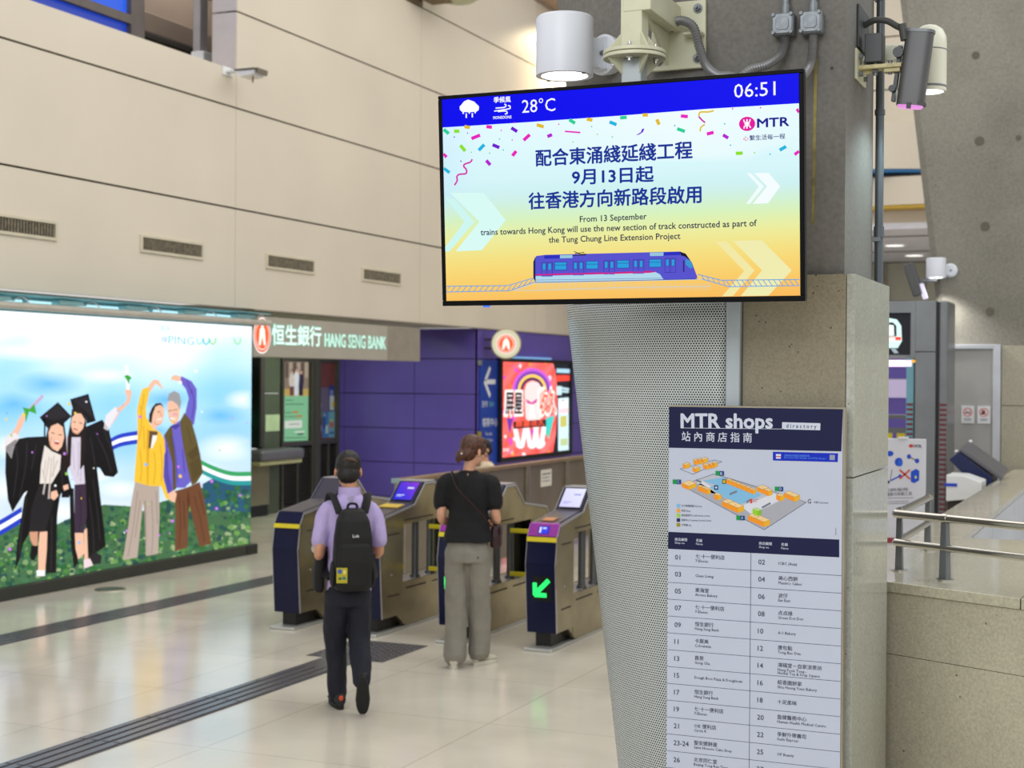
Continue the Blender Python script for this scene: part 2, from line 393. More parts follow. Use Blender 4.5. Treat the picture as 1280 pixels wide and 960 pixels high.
mb = MB(); yp = [21.25, 22.0, 23.25, 24.5, 25.75, 27.0, 28.25, 29.5, 30.8]
for i in range(8):
    for j in range(6): mb.box(WX-.04, WX, yp[i]+(.005 if i else .0), yp[i+1]-.005, zp[j]+.006, zp[j+1]-.006)
struct('wall_far_left', mb, PURPLE, smooth=0, bev=.003)
# soffit trim line under the upper wall
struct('trim_2', MB().box(WX-.03, WX+.02, 14.9, 30.8, 2.855, 2.868), mat('soffit_trim', (150, 140, 128), .5), smooth=0)
# warm cove high on the left wall
struct('trim_3', MB().box(WX, WX+.5, 23.5, 28, 8.56, 8.9), mat('cove_beam', (150, 128, 108), .6), smooth=0)
# far right of the hall
struct('ceiling', MB().box(-9.6, 3, 24.2, 31, 4.5, 4.6), mat('ceiling_panel', (226, 228, 240), .5), smooth=0)
mb = MB().box(-9.6, 3, 25.35, 25.42, 4.49, 4.503).box(-9.6, 3, 28.3, 28.36, 4.49, 4.503)
struct('trim_4', mb, DARK, smooth=0)
mb = MB()
for i in range(8):
    for j, (z0, z1) in enumerate(((4.5, 5.0), (5.0, 5.75), (5.75, 6.75), (6.75, 7.6), (7.6, 8.5), (8.5, 9.4), (9.4, 10.5))):
        x0 = -7.2+i*1.5+(j % 2)*.6; mb.box(x0+.012, x0+1.488, 24.3, 24.36, z0+.012, z1-.012)
struct('wall_back_upper', mb, CREAM, smooth=0)
struct('wall_back_upper_backing', MB().box(-7.2, 6, 24.362, 24.5, 4.6, 10.5), mat('joint_beige', (150, 136, 118), .7), smooth=0)
mb = MB()
for i in range(7):
    for z0, z1 in ((0, 1.4), (1.4, 2.8), (2.8, 3.7), (3.7, 4.49)): mb.box(-9.6+i*1.8+.01, -7.8+i*1.8-.01, 30.8, 30.86, z0+.01, z1-.01)
struct('wall_back', mb, mat('pale_green_panel', (172, 174, 158), .5, var=.03), smooth=0)
struct('wall_back_backing', MB().box(-9.6, 3, 30.87, 31, 0, 4.5), DARK, smooth=0)
def band(name, label, z0, z1, under, x0, x1, bow):
    """curved cream fascia across the far bulkhead with a coloured underside"""
    t = thing(name, label, 'fascia', ((x0+x1)/2, 24.2, z0)); n = 16
    pts = [(x0+(x1-x0)*i/n, 24.28-bow*math.sin(PI*i/n)) for i in range(n+1)]
    obj('curved_face', MB().prism([(x, y, z0) for x, y in pts]+[(x1, 24.285, z0), (x0, 24.285, z0)], (0, 0, z1-z0)), CREAM, t)
    obj('underside', MB().prism([(x, y+.02, z0-.05) for x, y in pts]+[(x1, 24.286, z0-.05), (x0, 24.286, z0-.05)], (0, 0, .05)), under, t)
band('curved_fascia', 'cream curved band with a blue underside on the far bulkhead', 5.42, 6.15, mat('blue_soffit', (40, 110, 170), .5), -5.6, -2.9, .5)
band('curved_fascia', 'lower cream band with a yellow underside on the far bulkhead', 4.86, 5.3, mat('yellow_soffit', (206, 172, 60), .5), -4.9, -2.2, .35)
for lab, x, y in (('round ceiling downlight nearest the big pipe, cut off by it', -4.75, 25.6), ('middle of the three round downlights in the far ceiling', -4.22, 26.95), ('rearmost round downlight in the far ceiling, nearest the sloping concrete strut', -4.2, 29.2)):
    t = thing('downlight', lab, 'light', (x, y, 4.5), 0, 'downlights in the far ceiling')
    obj('lens', MB().cyl((x, y, 4.485), (x, y, 4.499), .17), glow('downlight_glow', (255, 252, 244), 1.6, False), t)
    obj('ring', MB().lathe((x, y, 4.5), (0, 0, -1), [(0, .17), (.02, .18), (.02, .22), (0, .225)]), WHITE, t)
props(obj('hanging_cable', MB().tube(spline([(-5.0, 30.7, 4.49), (-4.97, 30.72, 3.9), (-4.85, 30.7, 3.4), (-4.82, 30.74, 2.6)], 6), .03), mat('cable_grey', (140, 138, 130), .6)),
      'grey cable hanging down the far pale panelled wall', 'cable')

# ================================================================== floor fittings
TACT = mat('tactile_rubber', (88, 85, 90), .26, var=.06)
def strip(name, label, x0, x1, y0, y1, bars):
    mb = MB().box(x0, x1, y0, y1, 0, .004); wd = (x1-x0)/bars; n = int((y1-y0)/.6)
    for k in range(bars):
        for i in range(n): mb.box(x0+k*wd+wd*.2, x0+(k+1)*wd-wd*.2, y0+i*.6+.006, y0+(i+1)*.6-.006, .003, .010)
    return props(obj(name, mb, TACT, smooth=0, bev=.002), label, 'floor strip')
strip('tactile_strip', 'grey ribbed guide strip on the floor running beside the big poster', -8.40, -8.07, 5, 17, 4)
strip('tactile_strip', 'dark ribbed guide strip on the floor leading to the square mat', -5.61, -5.29, 2, 9.55, 4)
mb = MB().box(-5.76, -5.12, 9.56, 10.3, 0, .004)
for i in range(10):
    for j in range(11): mb.cyl((-5.73+i*.064, 9.6+j*.0665, .003), (-5.73+i*.064, 9.6+j*.0665, .010), .017, .012, 10)
props(obj('tactile_mat', mb, TACT, smooth=30), 'dark square studded mat on the floor in front of the ticket gates', 'floor mat')
t = thing('floor_hatch', 'small round metal cover set in the floor before the poster', 'floor cover', (-9.25, 11.7, 0))
obj('plate', MB().lathe((-9.25, 11.7, 0), (0, 0, 1), [(0, .13), (.006, .13), (.006, .105), (.004, .10), (.004, .0)]), mat('hatch_metal', (120, 128, 122), .4, .7), t)
obj('rim', MB().lathe((-9.25, 11.7, 0), (0, 0, 1), [(0, .150), (.007, .146), (.007, .132), (0, .132)]), STEEL, t)
# ================================================================== left wall fittings
VF = mat('vent_frame', (214, 206, 184), .5); VS = mat('vent_slat', (132, 122, 102), .6, var=.3, scale=30); VB = mat('vent_void', (44, 38, 32), .9)
vents = ((10.5, 11.46, 'air vent in the cream wall at the left edge of the picture'), (12.75, 13.87, 'air vent in the cream wall above the middle of the poster'),
         (15.15, 16.27, 'air vent in the cream wall above the bank sign emblem'), (17.5, 18.62, 'air vent in the cream wall farthest from the poster'))
for y0, y1, lab in vents:
    y0 = y1-1.12
    t = thing('air_vent', lab, 'vent', (WX, (y0+y1)/2, 3.46), 0, 'louvred vents in the cream wall')
    z0, z1, q = 3.365, 3.555, .03
    obj('frame', MB().box(WX, WX+.02, y0, y1, z0, z0+q).box(WX, WX+.02, y0, y1, z1-q, z1).box(WX, WX+.02, y0, y0+q, z0+q, z1-q).box(WX, WX+.02, y1-q, y1, z0+q, z1-q), VF, t, smooth=0, bev=.003)
    obj('duct_void', MB().box(WX+.001, WX+.004, y0+q, y1-q, z0+q, z1-q), VB, t, smooth=0)
    mb = MB(); n = 26
    for i in range(n):
        y = y0+q+(y1-y0-2*q)*(i+.5)/n; mb.obox((WX+.01, y, (z0+z1)/2), (.006, .006, 0), (-.001, .001, 0), (0, 0, (z1-z0)/2-q-.002))
    obj('louvre', mb, VS, t, smooth=0)
# white luminaire on the corner of the opening, and the domed lamp at the picture's top edge
t = thing('wall_luminaire', 'small white bracketed flood light sticking out of the cream wall under the window opening', 'lamp', (WX, 14.3, 5.5))
obj('arm', MB().box(WX, -9.42, 14.27, 14.37, 5.535, 5.565).box(WX, WX+.02, 14.22, 14.42, 5.50, 5.60), WHITE, t, smooth=0, bev=.006)
obj('head', MB().prism([(-9.58, 14.22, 5.53), (-9.30, 14.22, 5.53), (-9.33, 14.22, 5.475), (-9.50, 14.22, 5.46)], (0, .24, 0)), WHITE, t, smooth=0, bev=.008)
obj('visor', MB().box(-9.56, -9.28, 14.20, 14.48, 5.533, 5.545).box(-9.285, -9.265, 14.24, 14.44, 5.49, 5.55), mat('visor_grey', (120, 112, 100), .5, .4), t, smooth=0)
obj('latch', MB().box(-9.38, -9.37, 14.3, 14.32, 5.40, 5.475), mat('brass', (150, 120, 70), .4, .7), t, smooth=0)
t = thing('wall_dome_lamp', 'pale green domed lamp on a rusty wall bracket at the top edge of the picture', 'lamp', (WX, 19.2, 7.5))
obj('dome', MB().lathe((-9.2, 19.35, 7.85), (0, 0, -1), [(0, .40), (.1, .42), (.2, .40), (.30, .32), (.37, .2), (.40, .02)]), mat('pale_green_dome', (186, 190, 158), .4), t)
obj('bracket', MB().box(WX, -9.3, 18.86, 18.98, 7.46, 7.54).box(WX, WX+.03, 18.6, 19.2, 7.42, 7.62).box(-9.6, -9.25, 18.9, 19.3, 7.46, 7.49), mat('rusty_bracket', (128, 112, 84), .7, .3, var=.3, scale=30), t, smooth=0, bev=.004)
for y in (18.75, 19.08): obj('bolt', MB().cyl((WX+.03, y, 7.5), (WX+.06, y, 7.5), .03, n=6), DARK, t)
t = thing('cove_light', 'warm spotlight fitting high on the cream wall beside the concrete column', 'lamp', (WX+.3, 24.4, 8.4))
obj('housing', MB().lathe((WX+.35, 24.5, 8.56), (0, 0, -1), [(0, .12), (.2, .12), (.22, .10), (.16, .09)]), WHITE, t)
l = bpy.data.lights.new('cove_spot', 'SPOT'); l.energy = 430; l.color = (1, .80, .5); l.spot_size = 2.3; l.spot_blend = .9; l.shadow_soft_size = .1
o = bpy.data.objects.new('cove_spot', l); COL.objects.link(o); o.parent = t
o.location = (.35, .1, -.15); o.rotation_euler = Vector((-.35, -.15, -.9)).to_track_quat('-Z', 'Y').to_euler()

# ================================================================== the big back-lit poster
t = thing('poster_lightbox', 'huge glowing poster of two graduates and an older couple above a dark plinth', 'poster', (-9.7, 12.2, 0))
obj('plinth', MB().box(-9.90, -9.62, 7, 14.86, 0, .115), mat('plinth_grey', (58, 60, 56), .5, .2), t, smooth=0, bev=.006)
obj('case', MB().box(-9.90, -9.715, 7, 14.84, .115, 2.64), mat('case_grey', (150, 152, 150), .5), t, smooth=0)
obj('corner_plate', MB().box(-9.63, -9.612, 14.62, 14.84, .02, .11), mat('corner_dark', (36, 36, 34), .5), t, smooth=0)
hm = homography([(0, 388), (312, 404.5), (309, 681), (0, 735.5)], [(10.70, 2.655), (14.84, 2.69), (14.84, .105), (10.70, .12)])
A = Art((-9.71, 0, 0), (0, 1, 0), (0, 0, 1), (1, 0, 0), hm, .0006); A.clip = (7.05, 14.835, .11, 2.66)
SKY = [(380, (255, 255, 255)), (425, (250, 254, 255)), (465, (168, 222, 248)), (520, (128, 200, 240)), (575, (160, 208, 236)), (625, (206, 222, 236)), (665, (196, 214, 226)), (760, (150, 180, 190))]
def skyc(x, y):
    lift = 14*math.sin(x*.021+1.2)+8*math.sin(x*.05)
    c = ramp(SKY, y+lift-max(0, 40-abs(x-60))*.4); k = .5+.5*math.sin(x*.03+y*.045)*math.sin(x*.017-y*.06+1)
    c = mixc(c, (250, 253, 255), .42*k if y > 430 else .1); return rgb(c)
A.grid([-260+22*i for i in range(26)]+[312], [386+10*j for j in range(37)], skyc, 0)
random.seed(3)
for cx, cy, rx, ry in ((20, 612, 46, 16), (70, 640, 40, 14), (118, 596, 30, 12), (150, 612, 34, 13), (280, 560, 40, 20), (245, 590, 36, 14), (300, 500, 26, 14), (130, 470, 40, 12), (30, 440, 46, 14), (222, 450, 44, 12), (10, 560, 26, 18)):
    A.fan(cx, cy, rx, ry, (240, 247, 252), skyc, .2+cx*.001)
for cx, cy, rx, ry in ((60, 480, 46, 18), (16, 505, 40, 16), (206, 500, 34, 16), (272, 520, 36, 12), (190, 540, 24, 10)):
    A.fan(cx, cy, rx, ry, (104, 184, 236), skyc, .6+cx*.001)
# wooded hills
hill = [(-260, 690), (-60, 668), (0, 663), (30, 655), (60, 662), (105, 640), (128, 632), (160, 634), (176, 640), (200, 628), (232, 620), (262, 604), (280, 612), (312, 600)]
A.poly(hill+[(312, 740), (-260, 840)], (66, 106, 70), 1)
A.poly([(250, 606), (268, 596), (285, 604), (300, 596), (312, 598), (312, 640), (250, 640)], (38, 84, 112), 2)
GR = [(50, 104, 54), (78, 132, 62), (104, 150, 76), (40, 86, 60), (126, 156, 104), (150, 168, 124), (66, 116, 80), (36, 76, 74)]
def hy(x):
    for (a, ya), (b_, yb) in zip(hill, hill[1:]):
        if x <= b_: return ya+(yb-ya)*(x-a)/(b_-a)
    return 600
for i in range(1150):
    x = random.uniform(-60, 310); y = random.uniform(hy(x)+2, 735-max(0, x)*.16); r = random.uniform(1.2, 4.4); k = min(1, (y-hy(x))/90)
    c = GR[random.choice((0, 3, 6, 7) if random.random() > k else range(8))]
    pts = [(x+r*math.cos(a)*random.uniform(.7, 1.25), y+r*.9*math.sin(a)*random.uniform(.7, 1.25)) for a in [2*PI*q/8 for q in range(8)]]
    A.poly(pts, c, 2+i % 3)
# ribbons
def ribbon(top, cols, wd):
    for k, c in enumerate(cols):
        a = [(x, y+wd*k) for x, y in top]; b_ = [(x, y+wd*(k+1)) for x, y in top]
        for i in range(len(a)-1): A.poly([a[i], a[i+1], b_[i+1], b_[i]], c, 6)
C1 = lambda pts: [(x/3.4286, 460+y/3.4286) for x, y in pts]
C2 = lambda pts: [(140+x/3.4286, 440+y/3.4286) for x, y in pts]
sm = lambda pts, n=6: [(v.x, v.y) for v in spline([(x, y, 0) for x, y in pts], n)]
BL, RW, GN, TL = (36, 62, 190), (244, 246, 252), (52, 158, 96), (40, 150, 150)
ribbon(sm(C1([(-300, 760), (-80, 690), (0, 655), (90, 600)])), [BL, RW, BL], 6.6)
ribbon(sm(C1([(380, 370), (460, 310), (510, 285), (583, 272)])+[(172, 539)]), [BL, RW, BL], 5.4)
ribbon(sm(C2([(360, 460), (420, 490), (500, 515), (600, 515)])), [GN, RW, TL], 5.6)
# --- graduates
BK, BK2, SKN, SK2, HR, SHT = (16, 15, 17), (34, 32, 36), (232, 184, 156), (206, 150, 122), (32, 22, 20), (222, 214, 206)
g1 = lambda p, c, l: A.poly(C1(p), c, l)
g1([(60, 262), (72, 225), (88, 200), (104, 215), (92, 250), (70, 292), (45, 395), (15, 350), (18, 310)], SKN, 8)          # raised left arm
g1([(10, 330), (20, 300), (60, 280), (78, 300), (55, 345), (45, 395), (22, 360)], (226, 218, 220), 9)                      # cuff
A.stroke(C1([(100, 200), (176, 122)]), 4.2, (190, 170, 200), 10); g1([(90, 170), (120, 178), (140, 156), (150, 200), (118, 188), (104, 238), (100, 195)], (58, 160, 50), 11)
g1([(20, 340), (60, 310), (110, 300), (190, 296), (196, 330), (180, 420), (160, 500), (100, 540), (50, 622), (30, 570), (18, 450)], BK, 9)   # gown sleeve
g1([(180, 320), (190, 300), (250, 350), (278, 380), (280, 480), (250, 560), (240, 640), (236, 882), (195, 885), (180, 760), (130, 700), (95, 760), (80, 830), (62, 870), (70, 760), (100, 560), (140, 470), (150, 380)], BK, 10)
g1([(185, 335), (215, 360), (255, 378), (250, 440), (215, 500), (165, 500), (170, 420)], SHT, 11)                          # blouse
for p in ([(205, 385), (180, 545)], [(215, 390), (203, 565)], [(240, 400), (215, 470)]): A.stroke(C1(p), 1.8, (200, 188, 180), 12)
g1([(165, 500), (215, 502), (240, 520), (190, 708), (120, 705), (130, 600)], BK2, 11)                                     # skirt
g1([(165, 708), (198, 705), (196, 780), (188, 888), (160, 888), (160, 780)], SKN, 12); g1([(122, 708), (158, 706), (156, 764), (140, 770), (126, 740)], SK2, 12)
g1([(152, 872), (188, 872), (188, 896), (154, 896)], (240, 240, 242), 13); g1([(130, 765), (160, 768), (158, 800), (140, 832), (124, 820)], BK, 13)
g1([(196, 270), (205, 240), (240, 225), (268, 240), (276, 300), (284, 440), (262, 470), (255, 360), (215, 330), (190, 300)], HR, 12)        # hair
g1([(200, 280), (212, 252), (240, 240), (262, 256), (268, 300), (258, 340), (240, 362), (218, 350), (204, 320)], SKN, 13)  # face
g1([(222, 312), (250, 316), (244, 332), (228, 330)], (180, 60, 60), 14); g1([(224, 314), (248, 317), (246, 322), (226, 319)], (250, 246, 240), 15)
A.stroke(C1([(212, 280), (226, 284)]), .9, HR, 14); A.stroke(C1([(244, 288), (258, 292)]), .9, HR, 14)
g1([(162, 214), (240, 148), (298, 210), (260, 246), (225, 232), (196, 262)], BK, 15); g1([(176, 214), (240, 156), (288, 210), (222, 226)], BK2, 16); A.stroke(C1([(184, 218), (184, 296)]), 2, BK, 15)
g1([(435, 268), (452, 225), (480, 185), (512, 160), (528, 150), (540, 120), (556, 105), (548, 150), (508, 190), (475, 240), (455, 270)], SKN, 8)   # second graduate's arm
g1([(436, 262), (446, 205), (486, 168), (500, 190), (466, 250), (455, 272)], (226, 222, 228), 9); g1([(526, 98), (540, 84), (556, 102), (552, 126), (532, 122)], SKN, 9)
A.stroke(C1([(540, 82), (534, -10)]), 4.5, (236, 242, 250), 9); g1([(522, 34), (540, 30), (556, 44), (546, 52), (544, 72), (534, 52)], (58, 160, 50), 10)
g1([(350, 260), (430, 224), (458, 262), (498, 452), (478, 472), (440, 466), (420, 432), (408, 430), (440, 700), (446, 768), (385, 812), (368, 840), (358, 560), (352, 420), (340, 330)], BK, 9)
g1([(276, 420), (300, 520), (290, 560), (258, 560), (262, 470)], BK, 9); g1([(292, 520), (310, 520), (316, 720), (330, 840), (312, 862), (298, 760)], BK, 9)
g1([(270, 300), (292, 290), (350, 290), (352, 420), (358, 505), (318, 505), (290, 440)], (206, 198, 212), 10)
g1([(312, 505), (360, 500), (366, 640), (352, 712), (314, 710)], (58, 44, 62), 11); g1([(315, 712), (352, 710), (356, 800), (330, 824), (318, 780)], SKN, 10); g1([(354, 700), (366, 690), (372, 840), (356, 850)], SKN, 10)
g1([(352, 826), (380, 820), (392, 850), (354, 864)], (232, 206, 212), 11); g1([(372, 812), (400, 792), (430, 810), (424, 842), (394, 846)], BK2, 11)
g1([(300, 180), (330, 158), (356, 180), (362, 240), (352, 420), (336, 440), (338, 300), (300, 300), (296, 420), (280, 440), (282, 300), (296, 230)], HR, 11)
g1([(300, 216), (316, 196), (340, 198), (356, 226), (348, 262), (326, 288), (304, 278), (296, 250)], SKN, 12); A.stroke(C1([(308, 262), (324, 270)]), 1.6, (190, 70, 70), 13)
A.stroke(C1([(306, 232), (316, 236)]), .9, HR, 13); A.stroke(C1([(332, 236), (344, 242)]), .9, HR, 13)
g1([(292, 136), (370, 112), (402, 230), (364, 242), (356, 196), (330, 160), (304, 178)], BK, 13); g1([(300, 140), (366, 118), (394, 224), (350, 180)], BK2, 14)
g1([(212, 536), (236, 528), (244, 552), (226, 572), (210, 562)], SKN, 14); g1([(262, 510), (284, 502), (288, 522), (268, 530)], SKN, 14)
# --- older couple
YL, YL2, PU, PU2, OL, TR, TRL, BW = (236, 190, 54), (214, 160, 40), (104, 94, 190), (84, 74, 166), (96, 82, 46), (176, 160, 148), (150, 134, 122), (108, 68, 44)
g2 = lambda p, c, l: A.poly(C2(p), c, l)
g2([(140, 165), (150, 140), (170, 118), (190, 122), (206, 150), (210, 164), (190, 146), (176, 138), (160, 164), (148, 180)], SKN, 8)
g2([(120, 160), (150, 150), (148, 190), (136, 240), (138, 280), (160, 320), (200, 350), (216, 380), (220, 470), (214, 560), (238, 636), (222, 634), (200, 580), (150, 578), (86, 560), (92, 480), (100, 380), (100, 300), (98, 250), (108, 200)], YL, 9)
g2([(140, 330), (160, 345), (150, 420), (146, 575), (140, 575), (138, 420)], YL2, 10); g2([(160, 350), (186, 345), (180, 380), (160, 420), (150, 400)], (236, 232, 224), 10)
g2([(150, 340), (186, 344), (184, 360), (164, 360), (156, 415), (146, 418)], (96, 70, 50), 11)
g2([(90, 560), (150, 578), (192, 578), (194, 700), (188, 868), (136, 878), (130, 700), (124, 650), (100, 884), (38, 896), (60, 760), (74, 650)], TR, 9); g2([(128, 640), (136, 640), (140, 870), (132, 760)], TRL, 10)
g2([(148, 300), (150, 270), (162, 240), (178, 222), (200, 220), (212, 240), (180, 260), (160, 310)], HR, 10)
g2([(164, 270), (176, 236), (196, 228), (212, 240), (214, 270), (206, 305), (188, 318), (168, 340), (158, 320)], SKN, 11); A.stroke(C2([(184, 292), (204, 288)]), 1.8, (230, 226, 220), 12); A.stroke(C2([(184, 260), (194, 256)]), .9, HR, 12)
g2([(238, 132), (246, 104), (262, 98), (288, 108), (290, 130), (262, 124), (244, 120)], SKN, 8)
g2([(286, 104), (330, 126), (352, 160), (352, 240), (340, 316), (300, 290), (306, 250), (318, 200), (306, 160), (282, 130)], PU, 9)
g2([(212, 360), (240, 320), (292, 290), (310, 420), (326, 560), (300, 586), (266, 586), (246, 600), (230, 612), (208, 540), (216, 440)], PU, 9)
g2([(214, 360), (232, 330), (246, 318), (262, 480), (264, 590), (250, 600), (248, 480), (228, 400)], OL, 10)
g2([(280, 300), (300, 262), (330, 300), (352, 380), (366, 440), (378, 520), (350, 565), (330, 575), (312, 500), (296, 420), (284, 340)], OL, 10); g2([(310, 440), (352, 400), (364, 440), (330, 470)], (82, 68, 38), 11)
g2([(320, 480), (362, 450), (374, 520), (334, 560)], (84, 70, 40), 11); g2([(214, 440), (228, 420), (232, 520), (248, 600), (228, 612), (210, 540)], PU2, 10)
g2([(230, 612), (252, 596), (266, 610), (258, 650), (236, 640)], SKN, 12)
g2([(258, 600), (310, 584), (330, 576), (364, 560), (384, 640), (412, 826), (362, 838), (330, 700), (318, 650), (312, 840), (258, 858), (262, 720)], BW, 9); g2([(314, 590), (322, 640), (316, 700), (310, 640)], (82, 50, 32), 10)
g2([(226, 210), (234, 180), (256, 168), (278, 180), (286, 215), (280, 250), (266, 230), (240, 212)], (150, 150, 152), 11)
g2([(228, 216), (246, 210), (268, 226), (280, 250), (276, 290), (262, 312), (242, 308), (232, 280), (226, 250)], SKN, 12); A.stroke(C2([(230, 256), (244, 252)]), .8, (60, 50, 50), 13); A.stroke(C2([(250, 252), (270, 248)]), .8, (60, 50, 50), 13)
A.stroke(C2([(238, 286), (258, 290)]), 1.8, (240, 236, 230), 13); g2([(240, 322), (262, 306), (282, 316), (262, 336)], (70, 62, 150), 11)
FD = (40, 38, 43)
for p in ([(60, 330), (70, 420), (52, 560)], [(110, 320), (104, 430), (78, 560)], [(150, 330), (130, 440)], [(110, 560), (88, 700), (80, 800)], [(216, 640), (216, 760), (214, 870)], [(252, 400), (262, 500)], [(262, 360), (250, 330)]): A.stroke(sm(C1(p), 4), 1.5, FD, 10.6)
for p in ([(400, 280), (440, 360), (470, 450)], [(380, 300), (400, 420)], [(390, 480), (410, 620), (420, 740)], [(376, 560), (392, 700), (396, 790)], [(440, 270), (470, 360)], [(304, 560), (318, 700)]): A.stroke(sm(C1(p), 4), 1.5, FD, 10.2)
for p in ([(190, 400), (180, 470)], [(225, 380), (222, 470)], [(176, 440), (188, 492)]): A.stroke(sm(C1(p), 3), 1.0, (186, 172, 160), 12.4)
for p in ([(304, 330), (312, 440)], [(330, 320), (328, 470)], [(344, 400), (338, 490)]): A.stroke(sm(C1(p), 3), 1.0, (178, 166, 190), 10.6)
A.stroke(sm(C1([(336, 530), (340, 640), (332, 704)]), 3), 1.0, (40, 30, 46), 11.4); A.stroke(sm(C1([(214, 300), (208, 330), (222, 352)]), 3), 1.6, (206, 150, 122), 13.4); A.stroke(sm(C1([(304, 270), (316, 284), (332, 280)]), 3), 1.4, (206, 150, 122), 12.4)
for p in ([(112, 230), (118, 300), (108, 380)], [(110, 420), (118, 500), (112, 560)], [(170, 430), (176, 500), (168, 570)], [(196, 400), (204, 480), (200, 560)], [(128, 180), (120, 250)], [(126, 320), (130, 420)]): A.stroke(sm(C2(p), 4), 1.2, (206, 156, 40), 9.5)
for p in ([(100, 600), (84, 740), (60, 880)], [(112, 640), (90, 800)], [(160, 640), (166, 760), (160, 870)], [(180, 600), (184, 740)]): A.stroke(sm(C2(p), 4), 1.2, (150, 136, 126), 9.6)
for p in ([(250, 370), (262, 450), (270, 560)], [(290, 420), (300, 520)], [(330, 160), (340, 220), (330, 290)], [(226, 400), (222, 480), (232, 570)], [(310, 120), (330, 180)]): A.stroke(sm(C2(p), 4), 1.3, (78, 68, 158), 10.4)
for p in ([(240, 360), (252, 460), (256, 570)], [(310, 320), (330, 400)], [(340, 480), (356, 540)]): A.stroke(sm(C2(p), 4), 1.0, (74, 62, 34), 10.8)
for p in ([(276, 620), (282, 720), (276, 840)], [(296, 640), (300, 760)], [(340, 620), (366, 720), (384, 820)], [(360, 600), (384, 700)]): A.stroke(sm(C2(p), 4), 1.3, (84, 52, 34), 9.6)
A.stroke(sm(C2([(170, 300), (180, 314), (200, 310)]), 3), 1.2, (200, 146, 118), 11.5); A.stroke(sm(C2([(234, 280), (244, 300), (262, 306)]), 3), 1.3, (196, 142, 114), 12.5); A.stroke(C2([(262, 262), (268, 276)]), 1.0, (196, 142, 114), 12.5); A.stroke(C2([(196, 262), (202, 278)]), 1.0, (200, 146, 118), 11.5)
for i in range(46):                                                   # confetti
    x, y = random.uniform(4, 306), random.uniform(455, 700); r = random.uniform(.8, 2.4); c = random.choice(((240, 200, 60), (200, 120, 220), (120, 180, 240), (250, 250, 250), (150, 200, 90)))
    A.poly([(x-r, y-r*.4), (x+r*.3, y-r), (x+r, y+r*.5), (x-r*.4, y+r)], c, 17)
# washed-out lettering at the top
A.text('昂坪', (197.5, 415), (208.5, 415.5), (197.5, 406), (116, 190, 210), 17); A.text('NGONG', (208.5, 415.5), (229, 416.5), (208.5, 408.5), (200, 236, 246), 17)
A.text('坪', (198, 429), (206, 429.5), (198, 420), (60, 150, 190), 17); A.text('PING', (207, 429), (239, 431), (207, 419), (96, 190, 222), 17)
for x, c in ((246, (150, 214, 232)), (254, (64, 190, 226)), (262, (140, 210, 110)), (293, (140, 214, 140))):
    A.stroke([(x-4, 422), (x-3, 428), (x, 430.5), (x+3, 428), (x+4, 422)], 1.6, c, 17)
A.text('360', (240, 430), (268, 431), (240, 419), (214, 240, 248), 16); A.text('20', (284, 432), (298, 432.5), (284, 421), (206, 236, 226), 16)
A.build('poster_print', artmat('poster_emission', 1.22, .3, .4, True), t)
TUBEC = glow('cold_tube', (190, 244, 255), 1.1)
obj('top_trough', MB().box(-9.73, -9.50, 7, 14.92, 2.80, 2.815).box(-9.73, -9.72, 7, 14.9, 2.64, 2.80), mat('trough_cyan_lit', (120, 176, 184), .3, .5), t, smooth=0)  # teal base colour paints the tubes' cyan light onto the trough
obj('light_rail', MB().cyl((-9.56, 7, 2.705), (-9.56, 14.98, 2.705), .034, n=14), mat('rail_beige', (196, 190, 178), .4), t)
for i in range(7):
    y = 8.3+i*1.0
    p = obj('lamp_holder', MB().box(-9.66, -9.54, y, y+.34, 2.745, 2.785).cyl((-9.6, y+.36, 2.765), (-9.6, y+.44, 2.765), .016), mat('holder_cyan_lit', (150, 200, 204), .3, .3), t, smooth=30, bev=.004)  # holders coloured with the same cyan light
    obj('lamp_cable', MB().tube(spline([(-9.6, y+.44, 2.765), (-9.56, y+.5, 2.79), (-9.54, y+.56, 2.75), (-9.55, y+.62, 2.70)], 5), .006, 6), WHITE, p)
for y0, y1 in ((7.2, 9.0), (9.1, 10.9), (11.0, 12.8), (12.9, 14.7)):
    obj('light_tube', MB().cyl((-9.66, y0, 2.755), (-9.66, y1, 2.755), .015, n=10), TUBEC, t)
# ================================================================== bank front in the recess
HSR, HSW = (232, 84, 40), (255, 246, 236)
def bank_figure(A, cx, cy, w, h, l):
    """the sign's emblem: disc, ring and a splayed white figure"""
    A.ell(cx, cy, w, h, HSW, l, 36); A.ell(cx, cy, w*.92, h*.92, HSR, l+1, 36); A.ell(cx, cy, w*.80, h*.80, HSW, l+2, 36); A.ell(cx, cy, w*.74, h*.74, (236, 96, 40), l+3, 36)
    P = [(-.14, .62), (.14, .62), (.16, .44), (.30, .40), (.44, -.56), (.20, -.60), (.02, -.10), (-.02, -.10), (-.20, -.60), (-.44, -.56), (-.30, .40), (-.16, .44)]
    A.poly([(cx+x*w*.92, cy+y*h*.92) for x, y in P], HSW, l+4)
    A.ell(cx, cy-.52*h, w*.13, h*.05, HSR, l+5, 10)
t = thing('bank_sign', 'long grey lit bank fascia with a red round emblem and white lettering beside the poster', 'sign', (WX, 17, 2.31))
FASC = mat('fascia_grey', (176, 170, 158), .7, 0, var=.03, scale=2)
obj('board', MB().box(WX-.12, WX+.035, 14.86, 18.18, 2.31, 2.785), FASC, t, smooth=0, bev=.004)
obj('end_board', MB().box(WX-.12, WX+.028, 18.185, 19.19, 2.31, 2.79), mat('fascia_grey_plain', (150, 143, 132), .75), t, smooth=0, bev=.004)
A = Art((WX+.037, 0, 0), (0, 1, 0), (0, 0, 1), (1, 0, 0), None, .0008); bank_figure(A, 15.03, 2.56, .19, .215, 0)
A.build('emblem', artmat('sign_emission', 1.15, sampled=True), t)
